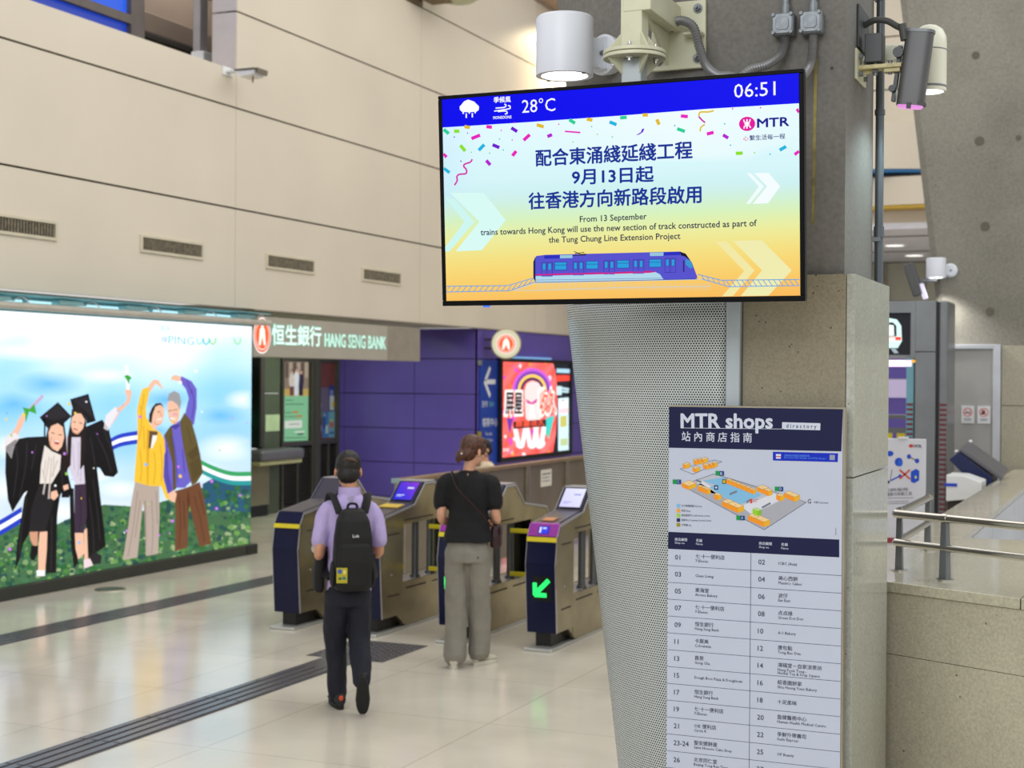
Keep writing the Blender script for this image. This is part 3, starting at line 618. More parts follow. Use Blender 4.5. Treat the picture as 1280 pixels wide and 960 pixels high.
hs = homography([(316, 403), (478, 409), (478, 451), (316, 446.5)], [(14.88, 2.765), (18.2, 2.79), (18.2, 2.325), (14.88, 2.31)])
S = lambda x, y: (300+x/5.565, 395+y/5.565)
A = Art((WX+.04, 0, 0), (0, 1, 0), (0, 0, 1), (1, 0, 0), hs, .0008); CW, CG = (236, 255, 248), (120, 206, 178)
A.text('恒生銀行', S(190, 214), S(512, 222), S(190, 84), CG, 1, .035); A.text('恒生銀行', S(193, 213), S(510, 221), S(193, 87), CW, 2, .02)
A.text('HANG SENG BANK', S(534, 222), S(972, 240), S(534, 134), CG, 1, .034); A.text('HANG SENG BANK', S(537, 221), S(969, 239), S(537, 136), CW, 2, .012)
A.text('HANG SENG BANK', S(540, 217), S(966, 235), S(540, 141), (186, 226, 206), 3, -.012)
A.build('lettering', artmat('sign_emission', 1.15), t)
# counter bay, pier and two glazed bays, all on the plane x = -12.23
BX = -12.23
GRN = mat('grey_green_panel', (84, 92, 76), .5, var=.05); BFR = mat('bank_frame', (92, 88, 84), .4, .5)
struct('wall_recess_left', MB().box(BX-.12, BX, 14.9, 18.3, 0, 2.86), mat('recess_wall', (120, 124, 108), .6), smooth=0)
mb = MB()
for z0, z1 in ((0, .80), (.80, 1.82), (1.825, 2.4), (2.405, 2.86)): mb.box(BX-.12, BX, 19.02, 19.47, z0+.003, z1-.003)
struct('wall_recess_pier', mb, GRN, smooth=0)
struct('wall_recess_top', MB().box(BX-.1, BX+.01, 18.3, 21.25, 2.36, 2.86), mat('bulkhead_grey', (110, 104, 98), .6), smooth=0)
props(obj('wall_notice', MB().box(BX+.001, BX+.012, 19.06, 19.45, 1.25, 1.50), mat('notice_pale_green', (196, 214, 176), .5), bev=.002), 'square pale green plate on the bank pier above the counter', 'plate')
t = thing('bank_machine', 'dark bank machine bay with a green lit panel, half hidden behind the poster', 'bank machine', (BX-.2, 18.66, 1.0))
obj('recess_box', MB().box(BX-.5, BX-.4, 18.3, 19.02, 0, 2.4).box(BX-.4, BX, 18.96, 19.02, 1.0, 2.36).box(BX-.4, BX, 18.3, 18.34, 1.0, 2.36), mat('machine_dark', (26, 34, 30), .4), t, smooth=0)
obj('frame', MB().box(BX-.02, BX+.02, 18.92, 19.02, 1.02, 2.36), BFR, t, smooth=0, bev=.006)
obj('screen', MB().box(BX-.39, BX-.37, 18.4, 18.9, 1.28, 1.52), glow('machine_green', (70, 170, 120), .7), t, smooth=0)
obj('keypad', MB().box(BX-.39, BX-.30, 18.4, 18.9, 1.06, 1.16), glow('machine_green_dim', (60, 130, 96), .6), t, smooth=0)
t = thing('bank_counter', 'grey shelf counter with a rounded front edge before the bank pier', 'counter', (BX+.2, 18.9, 0))
obj('counter_top', MB().box(BX, BX+.44, 18.3, 19.50, .84, 1.0), mat('counter_grey', (98, 94, 106), .4), t, smooth=0, bev=.05, bseg=4)
obj('pale_edge', MB().box(BX, BX+.41, 18.3, 19.46, .78, .84), mat('counter_edge', (172, 166, 130), .5), t, smooth=0, bev=.01)
obj('support_panel', MB().box(BX, BX+.12, 18.3, 19.0, .17, .78), mat('counter_under', (128, 122, 104), .6), t, smooth=0)
obj('kick_plate', MB().box(BX, BX+.10, 18.3, 19.0, 0, .17), BLACK, t, smooth=0)
def bay(name, label, y0, y1, panel):
    t = thing(name, label, 'glazed panel', (BX, (y0+y1)/2, 0)); f = .05
    obj('frame', MB().box(BX-.05, BX+.03, y0, y0+f, 0, 2.36).box(BX-.05, BX+.03, y1-f, y1, 0, 2.36).box(BX-.05, BX+.03, y0+f, y1-f, 1.0, 1.07).box(BX-.05, BX+.03, y0+f, y1-f, 2.31, 2.36).box(BX-.05, BX+.03, y0+f, y1-f, 0, .08).box(BX-.04, BX+.025, (y0+y1)/2-.02, (y0+y1)/2+.02, .08, 1.0), BFR, t, smooth=0, bev=.005)
    mb = MB()
    for i in range(20):
        z = .11+i*.044; mb.obox((BX-.01, (y0+y1)/2, z), (.016, 0, -.010), (0, (y1-y0)/2-f, 0), (.003, 0, .005))
    obj('louvre', mb, mat('louvre_dark', (66, 60, 60), .45, .4), t, smooth=0); obj('louvre_backing', MB().box(BX-.05, BX-.04, y0+f, y1-f, .08, 1.0), BLACK, t, smooth=0)
    obj('back_panel', MB().box(BX-.04, BX-.03, y0+f, y1-f, 1.07, 2.31), panel, t, smooth=0)
    return t
t = bay('glazed_bay', 'louvred bank bay with a tall green poster of three people', 19.50, 20.44, mat('bay_dark', (60, 66, 56), .5))
A = Art((BX-.028, 0, 0), (0, 1, 0), (0, 0, 1), (1, 0, 0), homography([(358, 453), (391, 453.5), (391, 554), (358, 555.5)], [(19.65, 2.30), (20.38, 2.30), (20.38, 1.07), (19.65, 1.07)]), .0008)
Q = lambda x, y: (310+x/4.571, 440+y/4.571)
A.poly([Q(218, 50), Q(364, 55), Q(364, 520), Q(218, 524)], (140, 208, 156), 0); A.poly([Q(218, 50), Q(364, 55), Q(364, 258), Q(218, 258)], (150, 132, 108), 1)
for i in range(6): A.poly([Q(222+24*i, 60), Q(240+24*i, 60), Q(240+24*i, 150), Q(222+24*i, 150)], ((104, 84, 66), (188, 176, 150))[i % 2], 2)
A.poly([Q(218, 215), Q(364, 215), Q(364, 258), Q(218, 258)], (206, 178, 92), 2)
for cx, cy, c, bl in ((262, 110, (224, 214, 196), (120, 70, 60)), (290, 100, (236, 240, 240), (226, 234, 238)), (318, 112, (50, 44, 62), (40, 36, 50))):
    A.poly([Q(cx-9, cy+16), Q(cx+9, cy+16), Q(cx+18, cy+50), Q(cx+14, cy+92), Q(cx-14, cy+92), Q(cx-18, cy+50)], c, 3); A.poly([Q(cx-13, cy+92), Q(cx+13, cy+92), Q(cx+12, 256), Q(cx-12, 256)], bl, 3)
    A.ell(*Q(cx, cy+4), 1.9, 3.0, (40, 30, 26), 4, 12); A.ell(*Q(cx, cy+8), 1.5, 2.6, (222, 176, 150), 5, 12)
for y, x1, c in ((283, 270, (70, 120, 90)), (306, 335, (60, 110, 84)), (356, 262, (80, 130, 96)), (380, 290, (80, 130, 96)), (504, 350, (70, 120, 90))): A.stroke([Q(224, y), Q(x1, y)], 1.1, c, 2)
A.stroke([Q(268, 354), Q(300, 352)], 2.6, (196, 150, 60), 3); A.stroke([Q(292, 378), Q(324, 376)], 2.6, (196, 150, 60), 3)
A.poly([Q(220, 404), Q(326, 400), Q(326, 446), Q(220, 448)], (232, 240, 226), 3); A.stroke([Q(246, 424), Q(312, 422)], 1.2, (150, 160, 150), 4); A.stroke([Q(282, 470), Q(340, 468)], 1.8, (236, 244, 232), 3); A.stroke([Q(300, 484), Q(332, 483)], 1.8, (60, 70, 60), 3)
A.build('poster', artmat('bank_poster_glow', .8), t)
obj('glass_pane', MB().box(BX-.012, BX-.006, 19.55, 20.39, 1.07, 2.31), glass('bank_glass'), t, smooth=0)
props(obj('bank_post', MB().box(BX-.06, BX+.05, 20.445, 20.595, 0, 2.36).box(BX-.06, BX+.06, 20.50, 20.54, 0, 2.36), BFR, smooth=0, bev=.006), 'dark metal post between the two louvred bank bays', 'post')
t = bay('glazed_bay', 'louvred bank bay with blue leaflets and notices taped on brown glass', 20.60, 21.235, mat('bay_brown', (124, 60, 40), .4))
A = Art((BX-.028, 0, 0), (0, 1, 0), (0, 0, 1), (1, 0, 0), homography([(397.5, 452), (431, 452.5), (431, 549.5), (397.5, 553)], [(20.65, 2.31), (21.185, 2.31), (21.185, 1.07), (20.65, 1.07)]), .0008)
A.poly([Q(422, 205), Q(496, 203), Q(496, 344), Q(422, 348)], (112, 100, 130), 1); A.poly([Q(498, 190), Q(548, 192), Q(548, 340), Q(498, 345)], (30, 60, 150), 2)
A.poly([Q(506, 250), Q(544, 250), Q(544, 335), Q(506, 335)], (214, 222, 226), 3); A.ell(*Q(538, 300), 2.6, 3.4, (226, 196, 40), 4, 12); A.ell(*Q(522, 232), 3.6, 4, (120, 150, 210), 3, 12)
A.poly([Q(442, 348), Q(494, 348), Q(494, 498), Q(442, 502)], (60, 130, 200), 2); A.poly([Q(450, 380), Q(464, 376), Q(466, 440), Q(452, 450)], (24, 40, 110), 3); A.ell(*Q(458, 366), 1.4, 2.0, (220, 180, 160), 4, 10); A.poly([Q(470, 430), Q(492, 420), Q(492, 470), Q(470, 478)], (206, 222, 236), 3)
A.poly([Q(496, 345), Q(552, 340), Q(552, 494), Q(496, 498)], (120, 176, 206), 2); A.ell(*Q(524, 420), 4.4, 4, (206, 120, 96), 4, 12); A.ell(*Q(522, 400), 3, 3, (226, 206, 120), 4, 12); A.stroke([Q(506, 470), Q(544, 466)], 3, (60, 110, 180), 3)
A.ell(*Q(412, 313), 3.8, 6.2, (226, 226, 214), 3, 20); A.ell(*Q(412, 313), 2.2, 4.2, (226, 200, 90), 4, 20); A.rect(*Q(414, 346), *Q(434, 384), (64, 170, 80), 3); A.rect(*Q(400, 390), *Q(432, 428), (60, 70, 66), 3); A.rect(*Q(420, 430), *Q(438, 464), (150, 140, 180), 3)
A.build('notices', artmat('bank_notice', 0, .4), t)
obj('glass_pane', MB().box(BX-.012, BX-.006, 20.65, 21.185, 1.07, 2.31), glass('bank_glass'), t, smooth=0)
t = thing('soffit_downlight', 'glowing downlight in the soffit over the bank counter beside the poster edge', 'light', (-10.9, 16.9, 2.86))
obj('lens', MB().cyl((-10.9, 16.9, 2.85), (-10.9, 16.9, 2.864), .17), glow('soffit_glow', (226, 255, 226), 3.5), t)
obj('ring', MB().lathe((-10.9, 16.9, 2.864), (0, 0, -1), [(0, .17), (.022, .18), (.022, .21), (0, .215)]), WHITE, t)
area('recess_light', (-10.9, 18.9, 2.83), (-11.6, 18.9, 0), .6, 60, (.84, 1, .74), 3.0)

# ================================================================== purple wall beyond
t = thing('direction_sign', 'tall blue sign with a white left arrow on the purple wall', 'sign', (WX, 21.64, .78))
obj('board', MB().box(WX, WX+.03, 21.30, 21.97, .70, 2.365), mat('sign_blue', (20, 62, 168), .35), t, smooth=0, bev=.004)
A = Art((WX+.031, 0, 0), (0, 1, 0), (0, 0, 1), (1, 0, 0), None, .0008); WT = (224, 230, 240)
A.stroke([(21.44, 2.02), (21.86, 2.02)], .075, WT, 1); A.stroke([(21.66, 2.24), (21.46, 2.02), (21.66, 1.80)], .075, WT, 1)
A.build('arrow', artmat('sign_print', 0, .4), t); A = Art((WX+.031, 0, 0), (0, 1, 0), (0, 0, 1), (1, 0, 0), None, .0008)
A.label('昂坪', 21.36, 1.62, .10, WT, 1); A.label('360', 21.64, 1.62, .09, (120, 200, 190), 1)
A.label('客務中心', 21.38, 1.32, .13, WT, 1, .01); A.label('The Link', 21.50, 1.17, .05, WT, 1); A.label('and 360 Line', 21.42, 1.07, .05, WT, 1)
A.build('lettering', artmat('sign_print', 0, .4), t)
obj('bracket', MB().box(WX, WX+.05, 21.26, 21.31, 2.28, 2.36), mat('bracket_grey', (150, 150, 146), .4, .5), t, smooth=0)
obj('bracket', MB().box(WX, WX+.05, 21.26, 21.31, 1.16, 1.24), mat('bracket_yellow', (150, 130, 50), .5), t, smooth=0)
t = thing('round_bank_sign', 'round lit bank emblem sign on two rods sticking out of the purple wall', 'sign', (-9.4, 21.6, 2.62))
dn = Vector((.42, -.9, 0)).normalized(); dx = Vector((.9, .42, 0)).normalized(); c0 = Vector((-9.40, 21.6, 2.62))
obj('drum', MB().lathe(c0+dn*.09, -dn, [(0, .225), (.01, .24), (.17, .24), (.18, .225), (.18, .0)], 40).lathe(c0+dn*.088, dn, [(0, .225), (0, .0)], 40), mat('drum_grey', (176, 168, 140), .35, .4), t)
A = Art(c0+dn*.092, dx, (0, 0, 1), dn, None, .0008); A.ell(0, 0, .222, .222, (206, 200, 168), 0, 40); bank_figure(A, 0, 0, .155, .155, 1)
A.build('emblem', artmat('sign_emission', 1.15), t)
obj('rod', MB().cyl((WX, 21.5, 2.69), c0+Vector((-.2, 0, .07)), .014).cyl((WX, 21.5, 2.55), c0+Vector((-.2, 0, -.07)), .014), DARK, t)
t = thing('advert_screen', 'bright red advertising screen in a black frame on the purple wall', 'screen', (WX, 23.6, .79))
obj('frame', MB().box(WX, WX+.09, 21.98, 25.20, .72, .79).box(WX, WX+.09, 21.98, 25.20, 2.345, 2.40).box(WX, WX+.09, 21.98, 22.05, .79, 2.345).box(WX, WX+.09, 25.13, 25.20, .79, 2.345).box(WX, WX+.05, 22.05, 25.13, .79, 2.345), BLACK, t, smooth=0, bev=.004)
hs = homography([(626, 452.5), (709, 455.5), (708, 561), (625, 571)], [(22.05, 2.345), (25.13, 2.345), (25.13, .79), (22.05, .79)])
S = lambda x, y: (590+x/6.857, 440+y/6.857)
A = Art((WX+.052, 0, 0), (0, 1, 0), (0, 0, 1), (1, 0, 0), hs, .0008); A.clip = (22.05, 25.13, .79, 2.345); q = lambda p, c, l: A.poly([S(*k) for k in p], c, l)
A.grid([626+8.3*i for i in range(11)], [448+13*i for i in range(11)], lambda x, y: rgb(mixc((250, 80, 70), (255, 120, 120), .5+.5*math.sin(x*.3+y*.2))), 0)
q([(680, 90), (700, 180), (712, 300), (712, 480), (700, 700), (676, 850), (840, 850), (840, 80)], (22, 26, 38), 1)
random.seed(5)
for i in range(90):
    x, y = random.uniform(256, 660), random.uniform(95, 880)
    if 330 < x < 600 and 250 < y < 560: continue
    r = random.uniform(7, 24); q([(x-r, y), (x, y-r*1.3), (x+r*.7, y-r*.2), (x+r*.1, y+r*1.4)], random.choice(((255, 214, 226), (250, 60, 60), (255, 150, 60), (226, 70, 190), (255, 240, 244), (255, 110, 60), (190, 60, 200))), 2)
for k, c in enumerate(((196, 90, 210), (120, 60, 170), (250, 200, 90), (70, 40, 90))):     # plain festive arch
    a = [(505+(165-22*k)*math.cos(PI*i/16), 330-(190-26*k)*math.sin(PI*i/16)) for i in range(17)]
    b_ = [(505+(143-22*k)*math.cos(PI*i/16), 330-(164-26*k)*math.sin(PI*i/16)) for i in range(17)]
    q(a+b_[::-1], c, 3)
q([(440, 330), (460, 270), (505, 246), (560, 265), (590, 330), (580, 560), (520, 650), (450, 560)], (255, 214, 212), 3)
q([(450, 400), (500, 430), (548, 395), (540, 430), (505, 448), (460, 434)], (190, 60, 150), 4); q([(490, 450), (515, 450), (530, 560), (480, 560)], (255, 236, 232), 4)
for x0, x1, yy in ((360, 450, 700), (460, 540, 720), (530, 600, 690)): A.stroke([S(x0, 640), S((x0+x1)/2-14, 800), S((x0+x1)/2+14, 800), S(x1, 640)], 5.4, (255, 240, 244), 5)
q([(290, 560), (345, 570), (315, 700)], (110, 50, 160), 4); q([(620, 560), (690, 540), (640, 740), (600, 660)], (60, 200, 190), 4); q([(600, 640), (640, 700), (650, 730)], (70, 210, 90), 5)
A.text('屏屋', S(270, 545), S(425, 540), S(270, 330), (255, 246, 240), 6, .07); A.text('屏屋', S(280, 530), S(418, 528), S(280, 342), (40, 22, 40), 7, .03)
A.text('收久', S(556, 545), S(705, 530), S(556, 315), (255, 246, 240), 6, .07); A.text('收久', S(564, 530), S(697, 518), S(564, 330), (236, 90, 50), 7, .02)
q([(345, 592), (618, 572), (618, 632), (345, 655)], (40, 20, 36), 8); A.text('屏屋收久', S(362, 642), S(604, 624), S(362, 592), (250, 90, 60), 9, .03)
A.text('屏屋', S(258, 850), S(310, 844), S(258, 820), (250, 250, 250), 9)
A.stroke([S(712, 162), S(815, 166)], 5, (170, 210, 230), 3); q([(708, 200), (820, 200), (826, 246), (708, 254)], (238, 70, 56), 3); A.stroke([S(718, 330), S(738, 330)], 11, (196, 226, 234), 3); A.stroke([S(750, 310), S(806, 318)], 2.6, (190, 220, 230), 3); A.stroke([S(752, 336), S(804, 340)], 2.6, (190, 220, 230), 3)
q([(720, 395), (806, 388), (806, 828), (720, 838)], (206, 236, 244), 3); q([(728, 404), (800, 398), (800, 470), (728, 476)], (244, 250, 252), 4); q([(736, 545), (790, 540), (790, 632), (736, 640)], (196, 190, 100), 4); q([(736, 735), (798, 728), (798, 790), (736, 798)], (186, 200, 150), 4); q([(726, 480), (802, 474), (802, 520), (726, 526)], (250, 206, 210), 4)
A.stroke([S(745, 414), S(775, 412)], 1.2, (30, 50, 60), 5); A.stroke([S(820, 400), S(822, 820)], 1.6, (90, 190, 200), 3)
A.build('picture', artmat('advert_emission', 1.3, .3, .4, True), t)
obj('top_lamp_strip', MB().box(WX, WX+.07, 22.3, 24.2, 2.41, 2.44), glow('strip_blue', (130, 180, 230), .9), t, smooth=0)

# ================================================================== steel barrier behind the gates
FX = -6.6
t = thing('steel_barrier', 'long waist-high steel panel barrier with a bronze top rail behind the ticket gates', 'barrier', (FX, 15.5, 0))
PAN = mat('barrier_panel', (136, 126, 106), .38, .5, var=.08, scale=4)
obj('top_rail', MB().box(FX-.05, FX+.05, 12.58, 20.6, 1.07, 1.11), mat('bronze_rail', (176, 150, 112), .3, .7), t, smooth=0, bev=.012, bseg=3)
posts = [12.64, 14.2, 15.75, 17.0, 18.3, 19.5, 20.55]
for y in posts: obj('post', MB().box(FX-.03, FX+.045, y-.05, y-.012, .0, 1.07).box(FX-.03, FX+.045, y+.012, y+.05, 0, 1.07).box(FX-.06, FX+.07, y-.08, y+.08, 0, .015), STEEL, t, smooth=0, bev=.004)
for a, b_ in zip(posts, posts[1:]): obj('panel', MB().box(FX-.012, FX+.012, a+.055, b_-.055, .08, 1.065), PAN, t, smooth=0, bev=.003)
obj('end_glint', MB().box(FX-.052, FX+.052, 12.565, 12.585, 1.066, 1.114), mat('glint_pale', (160, 184, 186), .3, .3), t, smooth=0, bev=.006)  # pale piece painted in for a small cyan highlight at the rail end
props(obj('barrier_notice', MB().box(FX+.014, FX+.020, 16.18, 16.52, .80, 1.0).mati(1).box(FX+.0201, FX+.0206, 16.22, 16.48, .94, .955).box(FX+.0201, FX+.0206, 16.22, 16.44, .90, .91).box(FX+.0201, FX+.0206, 16.22, 16.46, .86, .87), [mat('paper_white', (222, 218, 206), .7), GREYM], smooth=0), 'small white paper notice stuck on the steel barrier', 'notice')
# ================================================================== ticket gates: one built with its parts, then copied
NAVY = mat('gate_navy', (9, 15, 54), .3, var=.05, spec=.3); TOPG = mat('gate_top_grey', (66, 62, 74), .35, .1); YELL = mat('gate_yellow', (226, 208, 40), .45)
GST = mat('gate_steel', (176, 166, 140), .27, .9, var=.12, scale=5); TRIM = mat('gate_trim', (190, 190, 196), .3, .6)
SIDE = [(.055, .13), (.015, .66), (.05, .86), (.10, .930), (.60, 1.0), (.80, 1.165), (.98, 1.165), (1.18, 1.0), (1.68, .930), (1.73, .86), (1.765, .66), (1.725, .13)]
OUT = [(.035, .13), (-.005, .66), (.032, .87), (.088, .955), (.60, 1.022), (.795, 1.19), (.985, 1.19), (1.18, 1.022), (1.692, .955), (1.748, .87), (1.785, .66), (1.745, .13)]
HW = .12
def prof(mb, pts, x0, x1): return mb.prism([(x0, y, z) for y, z in pts], (x1-x0, 0, 0))
def make_gate(x, y, label):
    t = thing('ticket_gate', label, 'ticket gate', (x, y, 0), 0, 'ticket gates in a row across the hall')
    loc = dict(world=False)
    for sx in (-1, 1):
        a, b_ = (HW-.022, HW) if sx > 0 else (-HW, -HW+.022); mb = MB()
        prof(mb, [(.055, .13), (.40, .13), (.40, .975), (.10, .930), (.05, .86), (.015, .66)], a, b_)
        prof(mb, [(1.38, .13), (1.725, .13), (1.765, .66), (1.73, .86), (1.68, .930), (1.38, .975)], a, b_)
        prof(mb, [(.40, .865), (1.38, .865), (1.38, .975), (1.18, 1.0), (.98, 1.165), (.80, 1.165), (.60, 1.0), (.40, .975)], a, b_)
        prof(mb, [(.40, .05), (1.38, .05), (1.38, .39), (.40, .39)], a, b_)
        mb.mati(1); o_ = HW*sx; e = .0015*sx
        for y0, y1, z in ((.14, .34, .80), (.14, .34, .30), (.42, .95, .90), (.46, .82, .335), (.95, 1.3, .335), (1.42, 1.62, .80), (1.42, 1.62, .30)): mb.obox((o_, (y0+y1)/2, z), (.0025, 0, 0), (0, (y1-y0)/2, 0), (0, 0, .005))
        mb.mati(2).cyl((o_-.001*sx, .20, .47), (o_+.006*sx, .20, .47), .009, n=12)
        obj('side_panel', mb, [GST, DARK, TRIM], t, smooth=0, **loc)
        mb = MB()
        for (y0, z0), (y1, z1) in zip(OUT, OUT[1:]): mb.prism([(a if sx > 0 else a, y0*1.0, z0), (b_, y0, z0), (b_, y1, z1), (a, y1, z1)], (0, .0, -.0001)) if False else None
        for (p0, p1), (q0, q1) in zip(zip(OUT, OUT[1:]), zip(SIDE, SIDE[1:])):
            c = [(HW*sx, *p0), (HW*sx, *p1), (HW*sx, p1[0]*.8+q1[0]*.2, p1[1]*.2+q1[1]*.8), (HW*sx, p0[0]*.2+q0[0]*.8, p0[1]*.2+q0[1]*.8)]
            mb.prism(c, (.004*sx, 0, 0))
        obj('edge_trim', mb, TRIM, t, smooth=0, label='thin silver edge along the outline', **loc)
    def skin(i0, i1, m_, name, lab=None, lift=0, x=HW-.001):
        mb = MB()
        for k in range(i0, i1):
            p0, p1 = OUT[k], OUT[k+1]; q0, q1 = SIDE[k], SIDE[k+1]; c = [p0, p1, q1, q0]
            d = Vector((p1[0]-p0[0], p1[1]-p0[1])).normalized(); n_ = Vector((-d.y, d.x))*lift
            c = [(p0[0]+n_.x, p0[1]+n_.y), (p1[0]+n_.x, p1[1]+n_.y), q1, q0]; prof(mb, c, -x, x)
        return obj(name, mb, m_, t, smooth=0, bev=.003, label=lab, **loc)
    skin(0, 2, NAVY, 'front_panel', 'navy front panel with a kink'); skin(9, 11, NAVY, 'rear_panel', 'navy rear panel')
    skin(2, 9, NAVY, 'top_shell'); skin(3, 4, TOPG, 'top_plate', 'dark grey top plate', .006, HW-.02); skin(4, 5, TOPG, 'screen_slope', 'dark grey slope carrying the screen', .006, HW-.02); skin(6, 8, TOPG, 'rear_plate', None, .006, HW-.02)
    obj('peak_cap', MB().box(-HW+.002, HW-.002, .80, .985, 1.19, 1.20), TRIM, t, smooth=0, bev=.004, **loc)
    obj('yellow_strip', MB().obox((0, .022, .845), (HW+.001, 0, 0), (0, .006, .0), (0, .0035, .017)), YELL, t, smooth=0, **loc)
    # flap posts in the side opening, glass flaps with yellow bars across the aisle
    for yy in (.74, 1.02): obj('flap_post', MB().cyl((.06, yy, .385), (.06, yy, .87), .03, n=18).cyl((.06, yy, .385), (.06, yy, .41), .042, n=18), mat('post_grey', (112, 114, 118), .3, .7), t, **loc)
    obj('sill_plate', MB().box(-HW+.02, HW-.02, .40, 1.38, .37, .388), TRIM, t, smooth=0, **loc)
    obj('inner_wall', MB().box(-.02, .0, .40, .56, .39, .865).box(-.02, .0, 1.22, 1.38, .39, .865), GST, t, smooth=0, **loc)
    obj('stem', MB().box(-.062, .062, .07, 1.70, .0, .14), BLACK, t, smooth=0, **loc)
    obj('base_plate', MB().box(-.118, .118, -.05, 1.83, 0, .024), mat('plate_satin', (206, 208, 206), .38, .7), t, smooth=0, bev=.008, **loc)
    obj('lower_skirt', MB().prism([(-HW+.004, .30, .13), (-HW+.004, .46, .024), (-HW+.004, 1.32, .024), (-HW+.004, 1.48, .13)], (2*HW-.008, 0, 0)), GST, t, smooth=0, **loc)
    return t
def flap(t, sx, half=.245):
    a, b_ = sorted((sx*(HW+.002), sx*(HW+half)))
    p = obj('flap', MB().box(a, b_, .872, .884, .40, .86), glass('flap_glass', (.93, .97, .96)), t, smooth=0, world=False)
    for z in (.79, .43): obj('flap_bar', MB().box(a, b_, .866, .890, z, z+.035), YELL, p, smooth=0, bev=.003, world=False, label='yellow bar along the glass flap')
def screen(t, inks):
    d = Vector((0, .195, .168)).normalized(); n_ = Vector((0, -.168, .195)).normalized()
    O = Vector((-.088, .612, 1.04))+n_*.012; A = Art(t.location+O, (1, 0, 0), d, n_, None, .0006)
    A.rect(-.006, -.006, .182, .216, (20, 18, 26), 0); A.grid([0, .06, .12, .176], [0, .07, .14, .21], lambda x, y: rgb(mixc(inks[0], inks[1], min(1, x*2.4+y*2.4))), 1)
    A.rect(.09, .13, .15, .15, inks[2], 2); A.rect(.02, .05, .09, .06, inks[2], 2); A.rect(.02, .035, .07, .042, inks[2], 2)
    A.build('screen', artmat('gate_screen', 1.0, .2), t)
GX = [-6.535, -5.775, -5.02, -4.27]; GY = 10.50
gate = make_gate(GX[0], GY, 'navy and steel ticket gate nearest the poster, partly behind the man')
labs = ['ticket gate with a blue screen, between the man and the woman', 'ticket gate mostly hidden behind the woman in black', 'ticket gate with a green lit arrow on its navy front, beside the perforated column']
gates = [gate]
for x, lab in zip(GX[1:], labs):
    c = copy_tree(gate); c.location.x = x; c.matrix_basis = Matrix.Translation((x, GY, 0)); c['label'] = lab; gates.append(c)
for i, g_ in enumerate(gates):
    if i < 3: flap(g_, 1)
    if i: flap(g_, -1)
screen(gates[1], ((20, 40, 220), (150, 50, 220), (210, 220, 255))); screen(gates[2], ((200, 200, 250), (220, 226, 255), (150, 150, 220))); screen(gates[3], ((214, 210, 255), (232, 236, 255), (170, 170, 230)))
PURC = mat('reader_purple', (150, 44, 160), .3)
for i in (2, 3):
    g_ = gates[i]; L0 = g_.location; ARR = (40, 250, 110)
    mb = MB(); prof(mb, [(.030, .868), (.084, .960), (.118, .967), (.12, .93), (.06, .866)], L0.x-HW-.002, L0.x+HW+.002); mb.v = [(x, y+GY, z) for x, y, z in mb.v]
    cap = obj('reader_cap', mb, PURC, g_, smooth=0, bev=.004, label='purple card reader cap')
    d = Vector((0, .054, .092)).normalized(); n_ = Vector((0, -.092, .054)).normalized()
    A = Art(L0+Vector((-.035, .046, .886))+n_*.006, (1, 0, 0), d, n_, None, .0006); A.rect(-.004, -.004, .084, .064, (14, 12, 30), 0); A.rect(0, 0, .08, .06, (50, 60, 240), 1); A.rect(.004, .006, .02, .054, (226, 230, 255), 2); A.rect(.03, .036, .06, .054, (190, 200, 255), 2)
    A.build('reader_screen', artmat('gate_screen', 1.0, .2), cap)
    d = Vector((0, -.04, .53)).normalized(); n_ = Vector((0, -.53, -.04)).normalized()
    A = Art(L0+Vector((0, .0195, .335))+n_*.004, (1, 0, 0), d, n_, None, .0006)
    A.rect(-.058, .04, .092, .235, (6, 8, 8), 0); A.stroke([(.066, .202), (-.03, .108)], .036, ARR, 1); A.stroke([(-.046, .176), (-.046, .088), (.044, .088)], .034, ARR, 1)
    A.build('arrow_light', artmat('arrow_glow', 1.5, .3), g_)
obj('card_pad', MB().obox((GX[3]-.01, GY+.21, .984), (.05, 0, 0), (0, .05, .0065), (0, -.0005, .004)), mat('pad_orange', (206, 140, 96), .5), gates[3], smooth=0)
obj('card_pad', MB().obox((GX[1]+.0, GY+.42, 1.012), (.09, 0, 0), (0, .06, .0078), (0, -.0005, .004)), mat('pad_yellow', (214, 180, 60), .5), gates[1], smooth=0)
# ================================================================== people
SKIN = mat('skin', (206, 150, 118), .5, var=.05, scale=20); SKINP = mat('skin_pale', (214, 160, 132), .5, var=.05, scale=20)
XS = [1.0]
def limb(mb, pts, rads, n=14, k=4, ref=(1, 0, 0)):
    """tapering limb through joints; rads are (side, front-back) half widths"""
    pts = [(p[0]*XS[0], p[1], p[2]) for p in pts]; rads = [(a*XS[0]**.6, b_) for a, b_ in rads]
    P = spline(pts, k); m_ = len(pts)-1; rr = []
    for i in range(len(P)):
        t = i/k; a = min(int(t), m_-1); u = t-a; r0, r1 = rads[a], rads[a+1]
        rr.append((r0[0]+(r1[0]-r0[0])*u, r0[1]+(r1[1]-r0[1])*u))
    rings = []
    for i, p in enumerate(P):
        t = (P[min(i+1, len(P)-1)]-P[max(i-1, 0)]).normalized(); x = Vector(ref); x = (x-t*x.dot(t))
        x = x.normalized() if x.length > .05 else t.orthogonal().normalized(); y = t.cross(x)
        rings.append([p+x*rr[i][0]*math.cos(2*PI*j/n)+y*rr[i][1]*math.sin(2*PI*j/n) for j in range(n)])
    mb.loft(rings); mb.ell(P[0], (rads[0][0]*.98, rads[0][1]*.98, min(rads[0])*.9), 10, 6); mb.ell(P[-1], (rads[-1][0]*.98, rads[-1][1]*.98, min(rads[-1])*.9), 10, 6)
